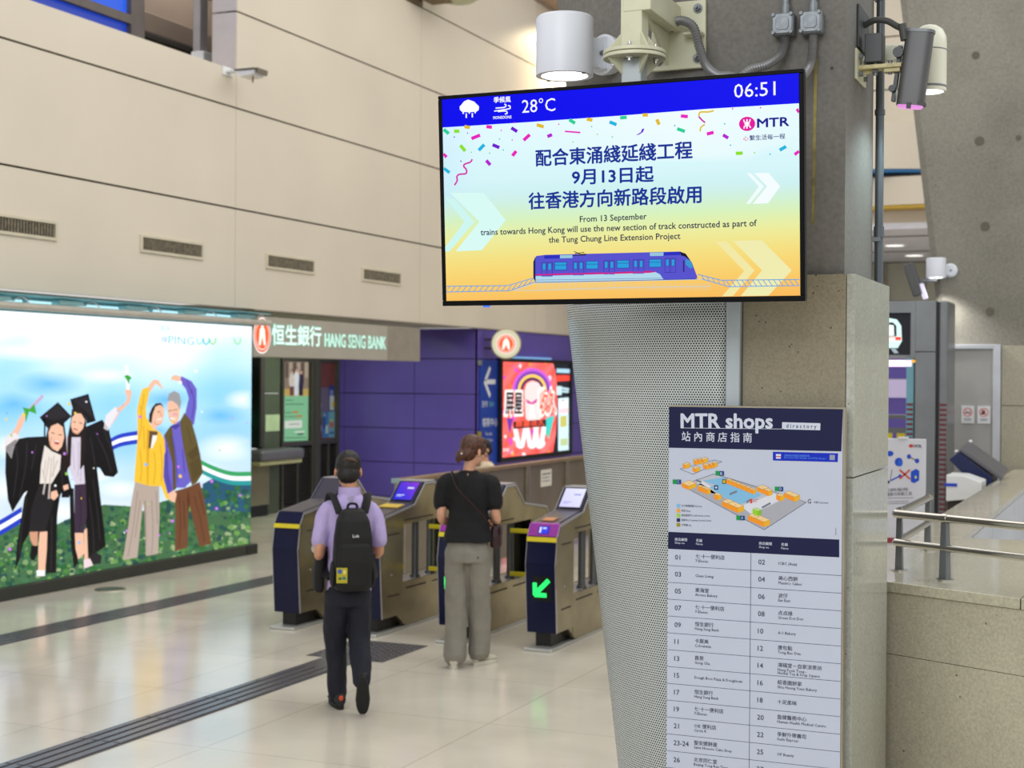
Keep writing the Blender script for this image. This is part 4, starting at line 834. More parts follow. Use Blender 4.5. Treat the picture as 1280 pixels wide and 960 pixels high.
def trunk(mb, secs, n=20, e=.8):
    """stack of flat super-ellipse sections (z, cx, cy, rx, ry)"""
    rings = []
    for z, cx, cy, rx, ry in secs:
        r = []
        for j in range(n):
            c, s_ = math.cos(2*PI*j/n), math.sin(2*PI*j/n)
            r.append((cx*XS[0]+rx*XS[0]*math.copysign(abs(c)**e, c), cy+ry*math.copysign(abs(s_)**e, s_), z))
        rings.append(r)
    mb.loft(rings)
def head(mb, c, R, k=1.0, jaw=.062):
    """skull, face, nose, lips, brow and ears around centre c; R turns the head (local +y is the face)"""
    C_ = Vector(c); q = lambda x, y, z: C_+R@Vector((x*k, y*k, z*k))
    mb.ell(q(0, -.012, .028), (.074*k, .093*k, .086*k), 18, 12, R); mb.ell(q(0, .022, -.040), (jaw*k, .066*k, .076*k), 16, 10, R); mb.ell(q(0, .066, -.092), (.026*k, .02*k, .018*k), 10, 6, R)
    mb.ell(q(0, .094, -.016), (.012*k, .018*k, .026*k), 10, 6, R); mb.ell(q(0, .099, -.030), (.017*k, .014*k, .011*k), 10, 6, R)
    mb.ell(q(0, .078, -.062), (.024*k, .010*k, .0055*k), 10, 6, R); mb.ell(q(0, .077, -.071), (.020*k, .010*k, .0065*k), 10, 6, R)
    for s in (-1, 1):
        mb.ell(q(.03*s, .072, .014), (.025*k, .012*k, .008*k), 10, 6, R); mb.ell(q(.038*s, .058, -.03), (.025*k, .02*k, .02*k), 10, 6, R)
        mb.ell(q(.079*s, -.010, -.012), (.010*k, .019*k, .032*k), 10, 8, R@Matrix.Rotation(.25*s, 3, 'Z'))
def eyes(t, c, R, k=1.0):
    for s in (-1, 1):
        p = Vector(c)+R@Vector((.031*s*k, .074*k, -.002*k)); e = obj('eye', MB().ell(p, (.012*k, .008*k, .008*k), 12, 8, R), mat('eye_white', (226, 222, 216), .25), t, world=False)
        obj('iris', MB().ell(p+R@Vector((0, .006*k, 0)), (.0055*k, .004*k, .0055*k), 10, 6, R), mat('iris_brown', (40, 24, 16), .2), e, world=False)
def hand(mb, w, R, side, k=1.0, curl=.9):
    """palm, four fingers of different length curled by curl, and a thumb off the palm's side; local +y points along the hand, -z is the palm"""
    W = Vector((w[0]*XS[0], w[1], w[2])); q = lambda x, y, z: W+R@Vector((x*k*side, y*k, z*k))
    mb.loft([[q(x*sx, y, z*sz) for x, z in ((-1, -.5), (-.6, -1), (.6, -1), (1, -.5), (1, .5), (.6, 1), (-.6, 1), (-1, .5))] for y, sx, sz in ((-.015, .026, .016), (.02, .034, .015), (.06, .040, .014), (.088, .040, .012))])
    for i, (x, L) in enumerate(((-.031, .060), (-.010, .074), (.011, .082), (.031, .072))):
        p = Vector((x, .082, 0)); a = 0; pts = [q(*p)]
        for s in (.45, .32, .23):
            a += curl*.62; p = p+Vector((0, math.cos(a), -math.sin(a)))*L*s; pts.append(q(*p))
        mb.tube(pts, [.0092*k, .0088*k, .0082*k, .0066*k], 10); mb.ell(pts[-1], (.0066*k,)*3, 8, 6)
    pts = [q(.030, .010, -.004), q(.052, .036, -.016), q(.058, .062, -.028), q(.052, .082, -.038)]
    mb.tube(pts, [.013*k, .0112*k, .0098*k, .0075*k], 10); mb.ell(pts[-1], (.0075*k,)*3, 8, 6)
def frame(y, z):
    """rotation whose +y is along y and +z near z"""
    y = Vector(y).normalized(); z = Vector(z); z = (z-y*z.dot(y)).normalized(); x = y.cross(z); return Matrix((x, y, z)).transposed()
def wrinkle(me, amt, f, seed=0):
    from mathutils import noise
    for v, n_ in zip(me.vertices, [v.normal.copy() for v in me.vertices]):
        p = v.co; q = noise.noise(Vector((p.x*f+seed, p.y*f, p.z*f*.45)))+.5*noise.noise(Vector((p.x*f*2.3, p.y*f*2.3+seed, p.z*f*1.4)))
        v.co += n_*q*amt
def garment(name, mb, m_, t, vox=.007, sm_=5, wr=.004, f=14, lab=None, seed=0):
    me = fuse(mb, vox, sm_, name); wrinkle(me, wr, f, seed); me.update(); o = link(name, me, m_, t, 60)
    if lab: o['label'] = lab
    return o
def shoe(t, c, R, m_, sole, accent=None, k=1.0, name='shoe', lab=None):
    """upper, sole and laces; local +y is the toe, z up from the ground"""
    q = lambda x, y, z: Vector(c)+R@Vector((x*k, y*k, z*k)); mb = MB()
    ring = lambda y, w_, h, z0=.022: [q(w_*math.cos(2*PI*j/14), y, z0+h*max(0, .5+.5*math.sin(2*PI*j/14))) for j in range(14)]
    mb.loft([ring(-.085, .022, .05), ring(-.075, .033, .078), ring(-.04, .036, .088), ring(0, .036, .082), ring(.05, .040, .062), ring(.10, .045, .046), ring(.15, .040, .036), ring(.178, .022, .022)])
    o = obj(name, mb, m_, t, smooth=60, world=False, label=lab)
    n = 22; out = []
    for j in range(n):
        a = 2*PI*j/n; y = .048+.135*math.sin(a); w_ = (.040+.008*math.sin(a))*abs(math.cos(a))**.7; out.append((math.copysign(w_, math.cos(a)), y))
    mb = MB().loft([[q(x*.93, y, 0) for x, y in out], [q(x, y, .008) for x, y in out], [q(x, y, .024) for x, y in out], [q(x*.9, y, .03) for x, y in out]])
    obj('sole', mb, sole, o, smooth=50, world=False)
    mb = MB()
    for i in range(4): mb.tube([q(-.022, .035+i*.022, .078-i*.009), q(0, .04+i*.022, .086-i*.010), q(.022, .035+i*.022, .078-i*.009)], .003*k, 6)
    obj('lace', mb, accent or m_, o, world=False)
    if accent: obj('heel_tab', MB().ell(q(0, -.086, .075), (.014, .006, .018), 10, 6, R), accent, o, world=False)
    return o
NECK = Matrix.Rotation(0, 3, 'X')
# ------------------------------------------------------------------ the man with the backpack
MP = (-4.59, 8.12, 0); MR = math.radians(36); XS[0] = .82
t = thing('person', 'person in a lilac short-sleeved shirt walking away with a black backpack', 'person', MP, MR)
man = t; HM = (-.005, .03, 1.487); RM = Matrix.Rotation(-.12, 3, 'Z')@Matrix.Rotation(-.10, 3, 'X')
mb = MB(); head(mb, HM, RM, .98); limb(mb, [(0, -.01, 1.30), (0, .0, 1.37), (0, .012, 1.43)], [(.064, .062), (.054, .056), (.052, .056)])
LE, LW, RE, RW = (-.235, -.06, .985), (-.175, .17, 1.0), (.225, -.02, .985), (.13, .20, 1.0)
trunk(mb, [(.80, 0, 0, .13, .09), (1.0, 0, 0, .13, .09), (1.2, 0, 0, .16, .09), (1.30, 0, -.005, .12, .07), (1.34, 0, 0, .07, .06)])
for s, E_, W_ in ((-1, LE, LW), (1, RE, RW)):
    limb(mb, [(.150*s, 0, 1.245), (.195*s, -.02, 1.13), E_, tuple((Vector(E_)+Vector(W_))/2), W_], [(.036, .036), (.040, .042), (.036, .038), (.036, .038), (.024, .022)])
    hand(mb, W_, frame(Vector(W_)-Vector(E_)+Vector((-.05*s, 0, .02)), (0, -.2, 1)), -s, .95, .9)
for s, P_ in ((-1, [(-.085, 0, .78), (-.09, .06, .43), (-.064, .085, .10)]), (1, [(.085, 0, .78), (.085, -.02, .44), (.074, -.2, .25)])): limb(mb, P_, [(.05, .055), (.036, .04), (.03, .032)])
body = link('body', fuse(mb, .0058, 3), SKIN, t, 70); eyes(t, HM, RM, .98)
mb = MB(); hq = lambda x, y, z: Vector(HM)+RM@Vector((x, y, z))
mb.ell(hq(0, -.018, .042), (.080, .096, .088), 20, 12, RM); mb.ell(hq(0, -.052, -.022), (.072, .060, .062), 16, 10, RM); mb.ell(hq(0, .05, .082), (.055, .042, .034), 14, 8, RM)
for s in (-1, 1): mb.ell(hq(.070*s, .012, .02), (.011, .030, .036), 10, 8, RM)
hair = fuse(mb, .006, 2); random.seed(2); wrinkle(hair, .004, 60)
HAIRM = mat('black_hair', (24, 18, 16), .55, var=.5, scale=70); link('hair', hair, HAIRM, t, 60, 0)['label'] = 'short black hair thinning at the crown'
mb = MB(); CROWN = Matrix.Rotation(.25, 3, 'X')
mb.tube([hq(.078*math.sin(a), -.018-.0935*math.cos(a), .052+.016*math.cos(2*a)) for a in [-.45+.07*i for i in range(20)]], [.003+.0075*math.sin(PI*i/19) for i in range(20)], 8); obj('thin_patch', mb, mat('thin_hair', (84, 60, 46), .6, var=.3, scale=80), t, world=False, label='lighter thin patch of hair at the back')
SHIRT = mat('lilac_shirt', (186, 170, 222), .75, var=.05, scale=10); mb = MB()
trunk(mb, [(.74, .0, -.01, .170, .125), (.82, 0, -.01, .172, .125), (.95, 0, -.005, .160, .115), (1.10, 0, 0, .172, .115), (1.2, 0, 0, .186, .112), (1.27, 0, -.005, .180, .098), (1.315, 0, -.01, .125, .080), (1.35, 0, -.005, .074, .068)])
for s, E_ in ((-1, LE), (1, RE)): limb(mb, [(.14*s, 0, 1.262), (.19*s, -.01, 1.20), (.222*s, -.03, 1.055)], [(.060, .064), (.062, .066), (.064, .066)])
garment('shirt', mb, SHIRT, t, .0075, 4, .006, 13)
obj('collar', MB().loft([[(.063*math.cos(2*PI*j/24)*q, .068*math.sin(2*PI*j/24)*q-.002, z) for j in range(24)] for q, z in ((1.16, 1.335), (1.06, 1.39), (.98, 1.385), (1.06, 1.33))]), SHIRT, t, world=False)
obj('shirt_tag', MB().prism([(-.022, -.083, 1.33), (.022, -.083, 1.33), (0, -.098, 1.295)], (0, .002, .002)), mat('tag_grey', (160, 150, 176), .7), t, smooth=0, world=False)
TRN = mat('navy_trousers', (17, 20, 36), .8, var=.12, scale=8); mb = MB()
trunk(mb, [(.66, 0, -.01, .165, .125), (.74, 0, -.015, .172, .130), (.82, 0, -.005, .155, .115), (.86, 0, 0, .145, .11)])
limb(mb, [(-.085, -.005, .72), (-.09, .07, .43), (-.075, .085, .24), (-.062, .085, .085)], [(.094, .112), (.078, .090), (.070, .076), (.066, .074)])
limb(mb, [(.085, -.005, .72), (.085, -.01, .44), (.078, -.14, .31), (.072, -.225, .215)], [(.094, .112), (.080, .090), (.070, .074), (.062, .066)])
garment('trousers', mb, TRN, t, .0085, 4, .010, 10, seed=3)
SH = mat('dark_shoe', (24, 26, 32), .6); SOL = mat('black_sole', (16, 15, 16), .7); ORG = mat('orange_accent', (220, 80, 36), .6)
shoe(t, (-.052, .075, 0), Matrix.Rotation(.1, 3, 'Z'), SH, SOL, ORG, 1.0, 'shoe', 'dark trainer flat on the floor')
shoe(t, (.060, -.265, .178), Matrix.Rotation(-.12, 3, 'Z')@Matrix.Rotation(-1.18, 3, 'X'), SH, SOL, ORG, 1.0, 'shoe', 'dark trainer lifted on its toe, sole showing')
wv = Vector(LW)*.75+Vector(LE)*.25; ax = (Vector(LW)-Vector(LE)).normalized()
obj('wristwatch', MB().cyl(wv-ax*.010, wv+ax*.010, .033, n=20), mat('watch_strap', (190, 186, 176), .35, .6), t, world=False)
# backpack, worn over both shoulders
BP = mat('black_nylon', (9, 9, 11), .75, var=.2, scale=30)
t = thing('backpack', 'black backpack with a small white logo worn by the man in lilac', 'backpack', MP, MR)
mb = MB(); trunk(mb, [(.775, .0, -.20, .120, .070), (.80, .0, -.205, .146, .092), (.95, 0, -.21, .148, .10), (1.10, 0, -.205, .140, .095), (1.20, 0, -.195, .122, .080), (1.255, 0, -.180, .088, .055), (1.27, 0, -.17, .05, .03)], 24, .55)
garment('main_bag', mb, BP, t, .007, 4, .004, 12)
mb = MB(); trunk(mb, [(.80, 0, -.285, .11, .030), (.82, 0, -.29, .122, .040), (.96, 0, -.292, .122, .042), (1.05, 0, -.288, .116, .030), (1.07, 0, -.285, .10, .02)], 24, .5)
garment('front_pocket', mb, BP, t, .007, 3, .003, 14)
for s in (-1, 1):
    obj('shoulder_strap', MB().tube(spline([(.075*s, -.135, 1.235), (.095*s, -.098, 1.30), (.108*s, -.01, 1.345), (.115*s, .085, 1.30), (.125*s, .125, 1.15), (.135*s, .10, .98), (.145*s, -.06, .86), (.125*s, -.15, .84)], 5), .03, 10, flat=(1, .28), ref=(0, 0, 1)), BP, t, world=False)
    obj('side_pocket', MB().ell((.122*s, -.2, .87), (.018, .075, .085), 14, 8), BP, t, world=False)
obj('carry_handle', MB().tube(spline([(-.03, -.165, 1.262), (-.022, -.17, 1.295), (.022, -.17, 1.295), (.03, -.165, 1.262)], 5), .008, 8), BP, t, world=False)
obj('buckle', MB().box(.122, .142, -.19, -.16, .955, .99), mat('buckle_black', (30, 30, 34), .3), t, smooth=0, bev=.004, world=False)
A = Art((0, 0, 0), (1, 0, 0), (0, 0, 1), (0, -1, 0)); A.O = Vector((-.012, -.3055, 1.105)); A.label('Lok', 0, 0, .018, (226, 226, 226), 0, .02)
lo = A.build('logo', artmat('bag_print', 0, .5)); lo.parent = t
A = Art((-.112, -.330, .835), Vector((.97, -.12, 0)).normalized(), (0, 0, 1), Vector((-.12, -.97, 0)).normalized()); A.rect(0, 0, .065, .092, (178, 168, 40), 0); A.ell(.02, .07, .014, .014, (70, 90, 170), 1, 14); A.ell(.045, .03, .012, .01, (40, 120, 110), 1, 14); A.rect(.012, .02, .03, .034, (60, 80, 60), 1); A.rect(.04, .055, .056, .078, (224, 214, 110), 1)
lo = A.build('luggage_tag', artmat('bag_print', 0, .5)); lo.parent = t
t = thing('shoulder_bag', 'small black pouch hanging at the left hip of the man with the backpack', 'bag', MP, MR)
mb = MB(); trunk(mb, [(.74, -.225, .02, .03, .065), (.76, -.228, .02, .042, .082), (.86, -.228, .02, .042, .085), (.94, -.22, .02, .034, .075), (.97, -.215, .02, .02, .055)], 20, .6); garment('pouch', mb, BP, t, .006, 3, .003, 14)
obj('strap', MB().tube(spline([(-.18, .06, .95), (-.165, .13, 1.02), (-.15, .15, 1.15), (-.10, .11, 1.29), (-.05, .05, 1.345)], 5), .011, 8, flat=(1, .3)), BP, t, world=False)

# ------------------------------------------------------------------ the woman in black and grey
WP = (-4.50, 9.68, 0); WR = math.radians(20); XS[0] = .88
t = thing('person', 'person with a brown bun in a black top and wide grey trousers, seen from behind', 'person', WP, WR)
HM = (.035, .015, 1.548); RM = Matrix.Rotation(-.75, 3, 'Z')@Matrix.Rotation(-.16, 3, 'X')
mb = MB(); head(mb, HM, RM, .95, .056); limb(mb, [(0, -.005, 1.34), (.008, .0, 1.42), (.025, .008, 1.50)], [(.058, .058), (.047, .048), (.046, .048)])
LE, LW, RE, RW = (-.215, -.03, 1.075), (-.14, .17, 1.0), (.235, .0, 1.07), (.20, .20, 1.035)
trunk(mb, [(.86, 0, 0, .13, .09), (1.05, 0, 0, .11, .08), (1.25, 0, 0, .15, .085), (1.36, 0, -.005, .12, .06), (1.40, 0, 0, .06, .05)])
for s, E_, W_ in ((-1, LE, LW), (1, RE, RW)):
    limb(mb, [(.16*s, 0, 1.345), (.195*s, -.01, 1.21), E_, tuple((Vector(E_)+Vector(W_))/2), W_], [(.044, .044), (.042, .044), (.034, .036), (.034, .034), (.021, .020)])
    hand(mb, W_, frame(Vector(W_)-Vector(E_)+Vector((-.03*s, 0, 0)), (0, -.3, 1)), -s, .9, 1.0)
for s, P_ in ((-1, [(-.085, 0, .82), (-.09, .0, .46), (-.09, -.03, .08)]), (1, [(.085, 0, .82), (.088, .05, .46), (.092, .10, .08)])): limb(mb, P_, [(.055, .06), (.038, .042), (.03, .032)])
link('body', fuse(mb, .0056, 3), SKINP, t, 70); eyes(t, HM, RM, .95)
mb = MB(); hq = lambda x, y, z: Vector(HM)+RM@Vector((x, y, z))
mb.ell(hq(0, -.020, .036), (.080, .096, .086), 20, 12, RM); mb.ell(hq(0, -.055, -.02), (.070, .058, .060), 16, 10, RM); mb.ell(hq(0, .045, .078), (.055, .045, .034), 14, 8, RM)
for s in (-1, 1): mb.ell(hq(.066*s, .03, .02), (.016, .034, .040), 10, 8, RM)
mb.ell(hq(0, -.118, -.045), (.040, .034, .044), 14, 10, RM); mb.ell(hq(-.012, -.122, -.075), (.026, .022, .024), 12, 8, RM)
hw_ = fuse(mb, .006, 2); wrinkle(hw_, .004, 45, 4); link('hair', hw_, mat('brown_hair', (82, 46, 28), .45, var=.4, scale=60), t, 60)['label'] = 'dark brown hair in a low bun'
obj('hair_clip', MB().ell(hq(.028, -.135, -.035), (.008, .006, .008), 8, 6), WHITE, t, world=False)
mb = MB(); mb.tube(spline([hq(.074, .0, .006), hq(.074, .05, .008), hq(.058, .088, .004)], 4), .0022, 6)
for s in (-1, 1): mb.tube([hq(.034*s+.024*math.cos(a), .098, -.004+.017*math.sin(a)) for a in [2*PI*i/16 for i in range(17)]], .0018, 6)
mb.tube([hq(-.01, .1, 0), hq(.01, .1, 0)], .0018, 6).tube(spline([hq(-.074, .0, .006), hq(-.074, .05, .008), hq(-.058, .088, .004)], 4), .0022, 6); obj('spectacles', mb, mat('specs_dark', (40, 34, 32), .3), t, world=False)
obj('earring', MB().ell(hq(.080, -.008, -.042), (.004, .004, .005), 8, 6), STEELB, t, world=False)
TOP = mat('black_blouse', (11, 11, 15), .85, var=.2, scale=12); mb = MB()
trunk(mb, [(.905, .0, -.005, .205, .155), (.96, 0, -.005, .192, .142), (1.06, 0, 0, .168, .118), (1.12, 0, 0, .158, .108), (1.20, 0, 0, .168, .108), (1.30, 0, 0, .178, .1), (1.355, 0, -.005, .165, .085), (1.395, 0, -.006, .098, .066), (1.415, 0, -.004, .064, .058)])
for s in (-1, 1): limb(mb, [(.13*s, 0, 1.345), (.19*s, -.005, 1.305), (.216*s, -.01, 1.17)], [(.062, .064), (.074, .074), (.066, .068)])
garment('blouse', mb, TOP, t, .0075, 4, .008, 12, seed=7)
obj('keyhole_opening', MB().prism([(.004+.007*math.sin(a)*(1 if math.cos(a) < 0 else .55), -.0795+.0*a, 1.366+.030*math.cos(a)) for a in [2*PI*i/14 for i in range(14)]], (0, .012, 0)), SKINP, t, world=False, label='keyhole of skin at the nape')
GRT = mat('grey_trousers', (136, 132, 123), .85, var=.06, scale=9); mb = MB()
trunk(mb, [(.76, .0, -.01, .168, .128), (.84, 0, -.015, .172, .130), (.93, 0, -.005, .150, .112), (1.0, 0, 0, .135, .1)])
limb(mb, [(-.083, -.005, .82), (-.092, .0, .48), (-.092, -.01, .25), (-.09, -.03, .085)], [(.098, .118), (.090, .10), (.086, .094), (.092, .104)])
limb(mb, [(.083, -.005, .82), (.088, .06, .48), (.092, .09, .25), (.092, .105, .09)], [(.098, .118), (.090, .10), (.086, .092), (.088, .10)])
garment('trousers', mb, GRT, t, .0085, 4, .011, 9, seed=11)
for s in (-1, 1): obj('pocket_button', MB().ell((.085*s, -.128, .80), (.006, .004, .006), 8, 6), BLACK, t, world=False)
CRM = mat('cream_shoe', (196, 190, 174), .55)
shoe(t, (-.09, -.04, 0), Matrix.Rotation(.1, 3, 'Z'), CRM, mat('cream_sole', (206, 202, 190), .6), None, .92, 'shoe')
shoe(t, (.095, .10, 0), Matrix.Rotation(-.65, 3, 'Z'), CRM, mat('cream_sole', (206, 202, 190), .6), None, .92, 'shoe')
BAGM = mat('maroon_leather', (46, 20, 26), .5)
t = thing('handbag', 'small dark maroon handbag at the right hip of the woman in black', 'bag', WP, WR)
mb = MB(); trunk(mb, [(.855, .225, .065, .03, .075), (.87, .228, .065, .046, .10), (.94, .228, .065, .046, .105), (1.0, .225, .065, .036, .098), (1.02, .222, .065, .02, .085)], 20, .6); garment('bag_body', mb, BAGM, t, .006, 3, .003, 16)
obj('flap', MB().ell((.232, .065, .975), (.014, .098, .045), 16, 8), BAGM, t, world=False)
obj('strap', MB().tube(spline([(.19, -.02, 1.0), (.15, -.112, 1.05), (.06, -.128, 1.16), (-.06, -.118, 1.28), (-.112, -.072, 1.38), (-.118, .0, 1.40), (-.10, .09, 1.34), (.02, .125, 1.2), (.15, .12, 1.06), (.19, .13, 1.0)], 5), .010, 8, flat=(1, .3)), BAGM, t, world=False)
# ------------------------------------------------------------------ somebody half hidden beyond the barrier
XS[0] = .95
t = thing('person', 'person in a cream top with dark hair, mostly hidden behind the steel barrier', 'person', (-7.02, 15.55, 0), math.radians(150))
HM = (0, .02, 1.255); RM = Matrix.Rotation(-.3, 3, 'X'); mb = MB(); head(mb, HM, RM, .9); limb(mb, [(0, -.005, 1.06), (0, 0, 1.13), (0, .01, 1.20)], [(.055, .055), (.046, .046), (.045, .046)])
trunk(mb, [(.62, 0, 0, .11, .08), (.8, 0, 0, .11, .08), (1.0, 0, 0, .13, .08), (1.08, 0, 0, .1, .06)])
for s in (-1, 1):
    limb(mb, [(.135*s, 0, 1.06), (.165*s, 0, .86), (.12*s, .15, .78)], [(.04, .04), (.033, .034), (.021, .02)]); hand(mb, (.12*s, .15, .78), frame((-.1*s, 1, -.1), (0, -.2, 1)), -s, .85, .8)
    limb(mb, [(.07*s, 0, .66), (.075*s, .01, .36), (.07*s, -.01, .07)], [(.065, .07), (.042, .046), (.028, .03)])
link('body', fuse(mb, .007, 3), SKINP, t, 70); eyes(t, HM, RM, .9)
mb = MB(); hq = lambda x, y, z: Vector(HM)+RM@Vector((x, y, z)); mb.ell(hq(0, -.02, .038), (.076, .090, .082), 16, 10, RM); mb.ell(hq(0, -.05, -.02), (.068, .055, .06), 14, 8, RM); mb.ell(hq(0, .04, .074), (.052, .042, .03), 12, 8, RM)
link('hair', fuse(mb, .007, 2), HAIRM, t, 60); mb = MB()
trunk(mb, [(.60, 0, 0, .165, .12), (.8, 0, 0, .15, .11), (.98, 0, 0, .155, .1), (1.06, 0, 0, .13, .085), (1.12, 0, 0, .08, .07)])
for s in (-1, 1): limb(mb, [(.11*s, 0, 1.06), (.155*s, 0, .95), (.168*s, .0, .84)], [(.058, .06), (.058, .06), (.056, .058)])
garment('blouse', mb, mat('cream_blouse', (226, 208, 178), .8, var=.08, scale=20), t, .009, 3, .006, 14); mb = MB()
trunk(mb, [(.56, 0, 0, .14, .11), (.66, 0, 0, .14, .105), (.72, 0, 0, .13, .1)])
for s in (-1, 1): limb(mb, [(.072*s, 0, .62), (.078*s, .01, .36), (.075*s, -.005, .06)], [(.08, .09), (.062, .068), (.056, .06)])
garment('trousers', mb, TRN, t, .010, 3, .006, 12)
for s in (-1, 1): shoe(t, (.075*s, -.01, 0), Matrix.Rotation(-.1*s, 3, 'Z'), SH, SOL, None, .85)
# ================================================================== concrete column, cladding and limestone pier
CX, RX_ = -1.33, -.95
def col_outline(a, yf, b, z, xr=RX_, yb=None, n=40):
    """rounded left end (semi-axes a, b), flat right end"""
    pts = [(CX+a*math.cos(t_), yf+b+b*math.sin(t_), z) for t_ in [1.5*PI-PI*i/n for i in range(n+1)]]
    return [(xr, yf, z)]+pts+[(xr, yf+.53, z)]
t = thing('concrete_column', 'grey raw concrete column with a rounded tapering end behind the hanging display', 'column', (-1.35, 5.5, 0))
obj('shaft', MB().loft([col_outline(.40+.123*z, 5.02, .5, z) for z in (0, 1, 2, 3, 4, 5.4)]), CONC, t, smooth=50)
obj('paint_streak', MB().prism([(-1.062, 5.0195, 2.6), (-1.052, 5.0195, 2.6), (-1.046, 5.0195, 3.15), (-1.056, 5.0195, 3.2)], (0, -.0006, 0)), mat('yellow_streak', (146, 134, 76), .8, var=.2, scale=30), t, smooth=0)
# perforated steel cladding: staggered holes cut in the material
PM = bpy.data.materials.new('perforated_steel'); PM.use_nodes = True; nt = PM.node_tree; N = nt.nodes; L = nt.links; b = N['Principled BSDF']
b.inputs['Base Color'].default_value = rgb((204, 211, 211)); b.inputs['Roughness'].default_value = .36; b.inputs['Metallic'].default_value = .3
uv = N.new('ShaderNodeUVMap'); uv.uv_map = 'sheet'; sp = N.new('ShaderNodeSeparateXYZ'); L.new(uv.outputs[0], sp.inputs[0])
def mth(op, *a):
    n_ = N.new('ShaderNodeMath'); n_.operation = op
    for i, x in enumerate(a):
        if isinstance(x, (int, float)): n_.inputs[i].default_value = x
        else: L.new(x, n_.inputs[i])
    return n_.outputs[0]
PX, PY = .0098, .0084
row = mth('DIVIDE', sp.outputs[1], PY); ri = mth('FLOOR', row); fy = mth('SUBTRACT', mth('FRACT', row), .5)
fx = mth('SUBTRACT', mth('FRACT', mth('ADD', mth('DIVIDE', sp.outputs[0], PX), mth('MULTIPLY', mth('MODULO', ri, 2.0), .5))), .5)
dd = mth('SQRT', mth('ADD', mth('POWER', mth('MULTIPLY', fx, PX), 2.0), mth('POWER', mth('MULTIPLY', fy, PY), 2.0)))
hole = mth('LESS_THAN', dd, .0029)
dk = N.new('ShaderNodeBsdfDiffuse'); dk.inputs[0].default_value = rgb((14, 15, 15)); ms = N.new('ShaderNodeMixShader')
L.new(hole, ms.inputs[0]); L.new(b.outputs[0], ms.inputs[1]); L.new(dk.outputs[0], ms.inputs[2]); L.new(ms.outputs[0], N['Material Output'].inputs[0])
t = thing('perforated_cladding', 'tapering perforated steel cladding wrapped round the column below the display', 'cladding', (-1.7, 5.4, 0))
def clad(name, a_of, t0, t1, m_, dy=0, n=48):
    vs, fs, uvs = [], [], []; zs = [i*.12 for i in range(21)]
    for z in zs:
        s_ = 0; pv = None
        for i in range(n+1):
            q = t0+(t1-t0)*i/n; a = a_of(z); p = Vector((-1.337+a*math.cos(q), 4.965+dy+.5+.5*math.sin(q), z))
            if pv: s_ += (p-pv).length
            pv = p; vs.append(p); uvs.append((s_, z))
    for k in range(len(zs)-1):
        for i in range(n): fs.append((k*(n+1)+i, k*(n+1)+i+1, (k+1)*(n+1)+i+1, (k+1)*(n+1)+i))
    me = bpy.data.meshes.new(name); inv = base_of(t).inverted(); me.from_pydata([tuple(inv@p) for p in vs], [], fs); ul = me.uv_layers.new(name='sheet')
    for l_ in me.loops: ul.data[l_.index].uv = uvs[l_.vertex_index]
    me.update(); o = link(name, me, m_, t, 60); so = o.modifiers.new('t', 'SOLIDIFY'); so.thickness = .004; return o
clad('perforated_sheet', lambda z: .437+.1357*z, 1.5*PI, .5*PI, PM)
obj('edge_strip', MB().box(-1.338, -1.288, 4.955, 5.0, 0, 2.40), mat('strip_grey', (176, 186, 192), .35, .35), t, smooth=0, bev=.004, label='plain grey edge strip')
t = thing('limestone_pier', 'tall speckled limestone pier behind the shop directory with a polished side', 'pier', (-1.2, 5.35, 0))
obj('front_slab', MB().box(-1.286, -.936, 4.98, 5.012, 0, 2.427), LIME, t, smooth=0, bev=.002)
obj('core', MB().box(-.946, -.934, 5.013, 5.68, 0, 2.42), LIME, t, smooth=0)
obj('corner_slab', MB().box(-.934, -.907, 4.98, 5.33, 1.752, 2.427).box(-.934, -.907, 5.332, 5.684, 1.752, 2.427).box(-.934, -.907, 4.98, 5.684, 0, 1.748), LIMEC, t, smooth=0, bev=.0015, label='pale polished side slabs')

# ================================================================== hanging display
ti = .06725; ex = Vector((1, 0, 0)); ez = Vector((0, -math.sin(ti), math.cos(ti))); en = ex.cross(ez)
DC = Vector((-1.603, 4.539, 2.669)); DW, DH = 1.24, .708
t = thing('hanging_display', 'large lit information display hanging in front of the column', 'display', DC)
B = lambda x, y, z: DC+ex*x+ez*y-en*z
def dbox(mb, x0, x1, y0, y1, z0, z1):
    return mb.add([B(x, y, z) for z in (z0, z1) for x, y in ((x0, y0), (x1, y0), (x1, y1), (x0, y1))], [(0,3,2,1),(4,5,6,7),(0,1,5,4),(1,2,6,5),(2,3,7,6),(3,0,4,7)])
SH_ = homography([(547.2, 120.4), (1004, 85.1), (1006.7, 376), (553, 382.7)], [(-DW/2, DH/2), (DW/2, DH/2), (DW/2, -DH/2), (-DW/2, -DH/2)])
scr = [SH_(552.6, 125), SH_(998.7, 90.6), SH_(999.4, 368.4), SH_(557.6, 376.6)]
x0 = (scr[0][0]+scr[3][0])/2; x1 = (scr[1][0]+scr[2][0])/2; y1 = (scr[0][1]+scr[1][1])/2; y0 = (scr[2][1]+scr[3][1])/2
mb = MB()
for q in ((-DW/2, DW/2, y1, DH/2), (-DW/2, DW/2, -DH/2, y0), (-DW/2, x0, y0, y1), (x1, DW/2, y0, y1)): dbox(mb, *q, 0, .03)
obj('bezel', mb, mat('bezel_black', (6, 6, 9), .4, spec=.12), t, smooth=0, bev=.003)
obj('housing', dbox(dbox(MB(), -DW/2+.005, DW/2-.005, -DH/2+.005, DH/2-.005, .006, .06), -.3, .3, -.2, .25, .06, .085), mat('housing_black', (16, 16, 18), .5), t, smooth=0, bev=.004)
obj('status_light', MB().obox(B(-.46, -DH/2-.003, .012), (.012, 0, 0), (0, .003, 0), (0, 0, .003)), glow('status_blue', (60, 120, 255), 1.0, False), t, smooth=0)
